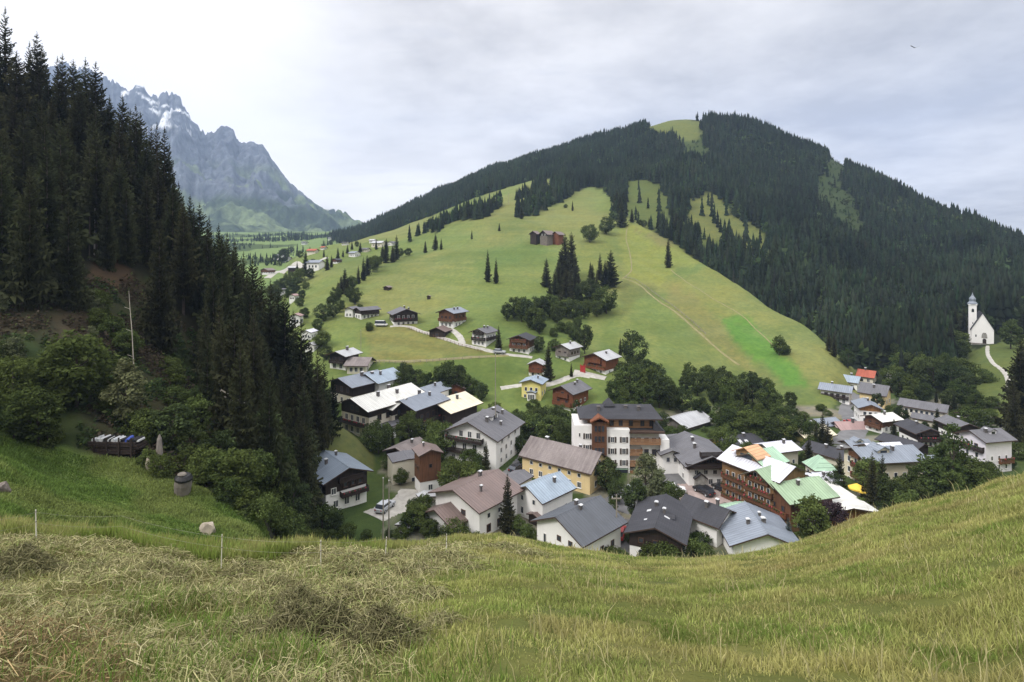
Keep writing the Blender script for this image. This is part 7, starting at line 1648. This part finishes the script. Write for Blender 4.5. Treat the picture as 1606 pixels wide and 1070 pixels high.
# ------------------------------------------------------------------ things on the left bank
def snag(label, pts_px, Y0, r, name='dead_tree'):
    Ys = [Y0 + k * .3 for k in range(len(pts_px))]
    pts = [P(u, v, y) for (u, v), y in zip(pts_px, Ys)]; base = pts[0].copy()
    mb = MB(); n = len(pts); mb.tube([p - base for p in pts], [r * (1 - .7 * k / (n - 1)) for k in range(n)], 7)
    for k in range(1, n - 1):
        q = pts[k] - base; mb.tube([q, q + Vector((rnd.choice((-1, 1)) * .7, -.2, .35))], [r * .3, .02], 5)
    o = mb.build(name, MT['palewood']); o.location = base; tag(o, label, 'dead tree'); return o
ys = hit(211, 590, 60) or 105
snag('bare bleached dead trunk standing in the clearing of the left forest', [(211, 592), (209, 560), (207, 520), (204, 485), (202, 456)], ys, .08)
yl = 96
snag('bleached fallen trunk lying across the forest gap', [(346, 612), (358, 619), (372, 627), (388, 634)], yl, .17, 'fallen_log')
snag('second pale log lying beside the fallen trunk', [(352, 622), (368, 630), (380, 637)], yl + .6, .09, 'fallen_log')
for k, (u, v, h) in enumerate([(140, 408, 70), (148, 400, 74), (190, 398, 100), (198, 396, 96), (206, 392, 80)]):
    Y = hit(u, v, 80); 
    if not Y: continue
    p = P(u, v, Y); mb = MB(); H = h / F * Y; mb.tube([(0, 0, -.6), (.05, 0, H * .5), (.1, 0, H)], [.13, .1, .07], 7); o = mb.build('bare_tree', MT['palewood'] if k % 2 else MT['bark'], None, p); tag(o, 'bare lower trunk showing at the edge of the reddish earth scar', 'tree trunk', 'bare trunks by the earth scar')

def scrap():
    Y = 81; p = P(186, 730, Y); p.z = float(ground(186, Y))
    s = Y / F; g = random.Random(4)
    # dark wooden crib with sheets and wrapped goods lying on it
    root = empty('timber_stack', p, math.radians(-3)); tag(root, 'long dark stack of old boards at the foot of the forest', 'timber stack')
    mb = MB()
    for k in range(5):
        z = k * .28; mb.box(-38 * s + g.uniform(-.3, .3), 38 * s + g.uniform(-.3, .3), -.8 + g.uniform(-.1, .1), .8, z, z + .22)
    mb.build('boards', MT['darkwood'], root)
    mb = MB()
    for x in (-30, -10, 10, 30): mb.box(x * s - .08, x * s + .08, -.95, -.86, -.4, 1.9)
    mb.build('stake', MT['darkwood'], root)
    x = -36.0; k = 0
    while x < 36:
        w_ = g.uniform(2.5, 5.5); col_ = g.choice(['cap', 'cap', 'black', 'cap', 'black', 'carsilver', 'bluecloth' if x > 15 else 'cap'])
        mb = MB(); hh = g.uniform(.2, .45); a = w_ * s / 2
        mb.prism([(-a, 0), (a, 0), (a * .92, hh * .7), (a * .4, hh), (-a * .5, hh * .9), (-a * .95, hh * .55)], -.7, .6)
        c, si = math.cos(math.radians(-3)), math.sin(math.radians(-3)); xx = (x + w_ / 2) * s
        o = mb.build('wrapped_bundle', MT[col_], None, (p.x + xx * c, p.y + xx * si, p.z + 1.355)); o.rotation_euler = (g.uniform(-.05, .05), 0, g.uniform(-.25, .25))
        tag(o, {'cap': 'white plastic-wrapped bundle lying on the dark board stack', 'black': 'black plastic bundle lying on the dark board stack', 'carsilver': 'silvery bundle lying on the dark board stack', 'bluecloth': 'blue tarpaulin bundle on the right end of the board stack'}[col_], 'bundle', col_ + ' bundles on the board stack' if col_ != 'cap' else 'white bundles on the board stack')
        if col_ == 'black': o['group'] = 'black bundles on the board stack'
        if col_ == 'bluecloth': o['group'] = 'blue bundles on the board stack'
        if col_ == 'carsilver': o['group'] = 'silvery bundles on the board stack'
        x += w_ + g.uniform(-.5, 1.0)
    # concrete tank
    Y = 76; q = P(286, 777, Y); q.z = float(ground(286, Y)); s = Y / F
    tk = empty('water_tank', q, math.radians(8)); tk.rotation_euler = (math.radians(5), math.radians(7), .1); tag(tk, 'squat weathered concrete tank with dark lid on the green bank', 'water tank')
    mb = MB(); mb.lathe([(10.5 * s, -1), (11.5 * s, .3), (12.4 * s, 14 * s), (11.8 * s, 22 * s)], 14); mb.build('basin', MT['concrete'], tk, smooth=False)
    mb = MB(); mb.lathe([(12.6 * s, 22 * s), (12.8 * s, 25 * s), (9 * s, 30 * s), (.1, 31 * s)], 14); lid = mb.build('lid', MT['black'], tk)
    mb = MB(); mb.lathe([(6 * s, 30.3 * s), (6.6 * s, 31.5 * s), (5 * s, 33 * s), (.1, 32.6 * s)], 10, (-2 * s, -2 * s)); mb.build('hatch', MT['concrete'], lid)
    # pale boulder
    def rock(label, u, v, Y, w_, h_, seed, mat='rock'):
        c = P(u, v, Y); c.z = float(ground(u, Y)); g2 = random.Random(seed)
        bm = bmesh.new(); bmesh.ops.create_icosphere(bm, subdivisions=3, radius=1)
        cuts = [(Vector((g2.gauss(0, 1), g2.gauss(0, 1), g2.gauss(0, .8))).normalized(), g2.uniform(.55, .9)) for _ in range(12)]
        for vv in bm.verts:
            for nrm, dd in cuts:
                k = vv.co.dot(nrm)
                if k > dd: vv.co -= nrm * (k - dd)
            vv.co = Vector((vv.co.x * w_ / 2, vv.co.y * w_ * .4, vv.co.z * h_ * .7 + h_ * .25))
        me = bpy.data.meshes.new('boulder'); bm.to_mesh(me); bm.free(); me.materials.append(MT[mat])
        o = add_mesh('boulder', me, None, c); tag(o, label, 'boulder'); return o
    rock('pale limestone boulder lying at the foot of the green bank', 327, 850, 67, 1.8, 1.15, 3)
    rock('dark rock at the left edge of the green bank', 4, 800, 55, 1.3, 1.0, 5, 'rubble')
    rock('pale rocky rubble beside the earth scar stump', 236, 735, 79, 1.6, 1.8, 8)
    mb = MB(); st = P(250, 725, 80); st.z = float(ground(250, 80)); mb.lathe([(.62, -.5), (.40, .5), (.33, 2.2), (.24, 3.4), (.08, 3.9)], 9); o = mb.build('tree_stump', MT['greywood'], None, st); tag(o, 'tall broken tree stump at the foot of the left forest', 'tree stump')
scrap()

# ------------------------------------------------------------------ electric fence in front
FP = [(-70, 818, 862), (57, 800, 850), (190, 805, 866), (347, 838, 892), (503, 846, 892), (604, 842, 880), (700, 838, 868)]
tops = []
for k, (u, vt, vb) in enumerate(FP):
    Y = hit(u, vb, 8, 32) or 24
    p = P(u, vb, Y); p.z = float(ground(u, Y)); H = (V0 - vt) / F * Y - p.z
    tops.append(Vector((p.x, p.y, p.z + H * .93)))
    if u in (190, -70): continue
    root = empty('fence_post', p, 0); root.rotation_euler = (rnd.uniform(-.05, .05), rnd.uniform(-.06, .06), 0)
    lab = {-70: 'thin white fence post standing beyond the left picture edge', 57: 'leftmost thin white fence post in the tall grass', 347: 'white fence post beside the pale boulder', 503: 'white fence post in front of the forest-foot bushes', 604: 'white fence post before the twin timber poles', 700: 'white fence post on the hay-covered brow'}[u]
    tag(root, lab, 'fence post')
    mb = MB(); mb.tube([(0, 0, -.2), (0, 0, H * .5), (0, 0, H)], [.015, .013, .011], 6); mb.build('stake', MT['postwhite'], root)
    mb = MB()
    for zz in (.62, .93): mb.lathe([(.012, H * zz - .012), (.02, H * zz - .006), (.02, H * zz + .006), (.012, H * zz + .012)], 6)
    mb.build('insulator', MT['concrete'], root)
mb = MB()
for frac in (0.0, .33):
    for a, b in zip(tops[:-1], tops[1:]):
        pts = []
        for k in range(9):
            t_ = k / 8; q = a.lerp(b, t_); q = q.copy(); q.z -= .06 * 4 * t_ * (1 - t_) + frac * .8; pts.append(q)
        mb.tube(pts, .002, 4, cap=False)
o = mb.build('fence_wire', MT['wire']); tag(o, 'pale electric wire strung between the thin white posts', 'fence wire')

# ------------------------------------------------------------------ terrace with railing, sheds, umbrella, small yard things
def terrace():
    Y = 121; p = P(580, 838, Y); s = Y / F
    root = empty('terrace', p, math.radians(12)); tag(root, 'timber terrace with crossed railing below the forest-foot chalet', 'terrace')
    mb = MB(); mb.box(-32 * s, 32 * s, 0, 14 * s, -3, -.12); mb.build('retaining_wall', MT['grey'], root)
    mb = MB(); mb.box(-33 * s, 33 * s, -.3, 14.5 * s, -.11, 0); mb.build('deck', MT['greywood'], root)
    mb = MB()
    for k in range(9):
        x = (-32 + k * 8) * s; mb.box(x - .06, x + .06, -.25, -.13, 0.002, 1.05)
        if k < 8:
            x2 = x + 8 * s; mb.tube([(x, -.19, .1), (x2, -.19, .9)], .035, 4); mb.tube([(x, -.19, .9), (x2, -.19, .1)], .035, 4)
    mb.box(-33 * s, 33 * s, -.28, -.1, 1.052, 1.14); mb.build('railing', MT['wood'], root)
terrace()
house('shed', 'small pale lean-to shed beside the twin timber poles', 640, 842, 20, 22, 12, -40, 12, 'r_lgrey', 'grey', ov=3, ovf=3, cat='shed', Y=116, win=[('f', 6, 1, 4, 4)])
house('shed', 'low pale shed under the left street trees', 662, 776 + 22, 22, 20, 12, 20, 14, 'r_lgrey', 'cream', ov=2, ovf=2, cat='shed', win=[('f', 6, 1, 4, 4)])
def parasol(label, u, v, Y, r, mat):
    p = P(u, v, Y); root = empty('parasol', p); tag(root, label, 'parasol')
    mb = MB(); mb.tube([(0, 0, -2.2), (0, 0, .9)], .05, 6); mb.build('pole', MT['metal'], root)
    mb = MB(); n = 8
    for k in range(n):
        a, b = 6.283 * k / n, 6.283 * (k + 1) / n; m_ = (a + b) / 2
        A = (r * math.cos(a), r * math.sin(a), .15); B = (r * math.cos(b), r * math.sin(b), .15); C = (r * .94 * math.cos(m_), r * .94 * math.sin(m_), .1)
        mb.poly([A, C, (0, 0, .95)]); mb.poly([C, B, (0, 0, .95)])
        mb.poly([A, (A[0], A[1], -.1), (C[0], C[1], -.15), C]); mb.poly([C, (C[0], C[1], -.15), (B[0], B[1], -.1), B])
    mb.build('canopy', MT[mat], root)
parasol('large yellow parasol in front of the cream guest house', 1344, 766, 132, 1.5, 'yellowcloth')
parasol('second yellow parasol leaning out beside the dark spruces', 1352, 770, 131, 1.1, 'yellowcloth')
rg = empty('red_gate', hitP(914, 586), math.radians(-30)); tag(rg, 'red painted gate left of the orange-brown chalet', 'gate')
mb = MB()
for x in (-.8, .8): mb.box(x - .1, x + .1, -.1, .1, -.4, 2.7)
mb.build('post', MT['carred'], rg); mb = MB(); mb.box(-.69, .69, -.06, .06, .15, 2.4); mb.build('panel', MT['carred'], rg)
# small bird high in the grey sky
b_ = P(1435, 75, 60); mb = MB(); mb.poly([(0, -.09, 0), (.10, 0, .02), (0, .10, 0), (-.10, 0, .02)]); mb.poly([(.05, -.03, .02), (.42, -.10, .16), (.40, .0, .15), (.05, .06, .02)]); mb.poly([(-.05, .06, .02), (-.40, 0, .15), (-.42, -.10, .16), (-.05, -.03, .02)])
o = mb.build('bird', MT['black'], None, b_); tag(o, 'tiny dark bird flying in the grey sky over the right hill', 'bird')
print('objects', len(bpy.data.objects))
# ------------------------------------------------------------------ gardens: trees and bushes, walls and cars between the houses
def blocked(x, y, m):
    for cx, cy_, rz, a, b in FOOT:
        dx, dy = x - cx, y - cy_; c, s = math.cos(rz), math.sin(rz)
        lx, ly = dx * c + dy * s, -dx * s + dy * c
        if abs(lx) < a + m and abs(ly) < b + m: return True
    for px, py, w_ in STRIP_PTS:
        if (x - px) ** 2 + (y - py) ** 2 < (w_ + .5 + m * .3) ** 2: return True
    return False
placed = []
tries = 0
while len(placed) < 190 and tries < 20000:
    tries += 1
    u = rnd.uniform(545, 1560); Y = rnd.uniform(107, 232)
    if u < 640 and Y < 150: continue
    x, y = (u - U0) / F * Y, Y * KD
    z = float(ground(u, Y)); v = V0 - z / Y * F
    if SHEET[min(int((u + 700) / 6), len(US) - 1), int(math.log(Y) / .016)] not in (2,): continue
    big = rnd.random() < .42
    if blocked(x, y, 2.2 if big else 1.1): continue
    if big and any(blocked(x, y + d, 0.3) for d in (4, 7)) and rnd.random() < .75: continue
    if any((x - a) ** 2 + (y - b) ** 2 < (3.4 if big else 2.2) ** 2 for a, b in placed): continue
    placed.append((x, y))
    if big: plant(rnd.choice('bbddbsr'), Vector((x, y, z - .2)), rnd.uniform(4.2, 8.0), 'leafy or needled garden tree standing among the village houses', 'garden trees in the village', wide=rnd.uniform(.85, 1.1))
    else: plant('k', Vector((x, y, z - .15)), rnd.uniform(1.2, 2.6), 'garden bush beside the village houses', 'garden bushes in the village', wide=rnd.uniform(.9, 1.4))
print('garden plants', len(placed))
def garden_wall(label, a, b, h=.9, mat='grey'):
    A, B = hitP(*a), hitP(*b); d = B - A; L = math.hypot(d.x, d.y)
    root = empty('garden_wall', A, math.atan2(d.y, d.x)); tag(root, label, 'wall')
    mb = MB(); mb.box(0, L, -.15, .15, -2.5, h); o = mb.build('wall', MT[mat], root)
    mb = MB(); mb.box(-.05, L + .05, -.2, .2, h + .003, h + .1); mb.build('coping', MT['concrete'], root)
garden_wall('low garden wall along the yard right of the brown tower-like house', (668, 800), (700, 786))
garden_wall('garden wall below the big white guest house', (705, 752), (775, 776))
garden_wall('wall along the lane in front of the yellow house', (790, 770), (835, 800), .8, 'beige')
garden_wall('low white wall in front of the charcoal-roofed house', (1004, 896), (1050, 902), 1.2, 'white')
garden_wall('wall edging the square by the mint garage', (1110, 806), (1138, 796), .8)
def fence(label, px, h=1.0, mat='wood'):
    pts = [hitP(*p) for p in px]; line = smooth_line([Vector((p.x, p.y, 0)) for p in pts], 6)
    o0 = line[0]; root = empty('garden_fence', (o0.x, o0.y, ground_xy(o0.x, o0.y))); tag(root, label, 'fence')
    rl = MB(); z0 = root.location.z
    for a, b in zip(line[:-1], line[1:]):
        A = Vector((a.x, a.y, ground_xy(a.x, a.y))) - root.location; B = Vector((b.x, b.y, ground_xy(b.x, b.y))) - root.location
        for q in (.4, .85): rl.tube([A + Vector((0, 0, h * q)), B + Vector((0, 0, h * q))], .045, 4)
        pm = MB(); pm.box(A.x - .06, A.x + .06, A.y - .06, A.y + .06, A.z - .4, A.z + h); pm.build('post', MT[mat], root)
    rl.build('rail', MT[mat], root)
fence('wooden pasture fence along the hillside chalet road', [(640, 517), (662, 524), (690, 534), (725, 545), (758, 554)])
fence('wooden fence climbing beside the worn ridge path', [(980, 436), (1003, 444), (1033, 467), (1064, 488), (1088, 509), (1108, 527)], 1.0, 'greywood')
fence('pasture fence along the low farm track', [(590, 570), (640, 571), (700, 567), (770, 563)], 1.0, 'greywood')
fence('fence round the lawn before the dense egg-shaped tree', [(968, 815), (985, 822), (1010, 822), (1030, 812)], .9, 'greywood')
for lab, u, v, a, pt in [('red car parked by the street bend at the rear of the village', 1333, 668, 80, 'carred'), ('white car parked below the pink house', 1352, 716, 10, 'carwhite'), ('dark car in the lane beside the yellow house', 812, 740, 50, 'carblack'), ('silver car on the street before the hotel entrance', 995, 778, -30, 'carsilver'), ('white car in front of the lilac-white guest house', 1500, 742, 20, 'carwhite'), ('dark car standing by the grey school-like building', 1418, 672, 10, 'carblack'), ('red car in the lane below the utility pole', 972, 842, 70, 'carred')]:
    car(lab, u, v, math.radians(a), pt)
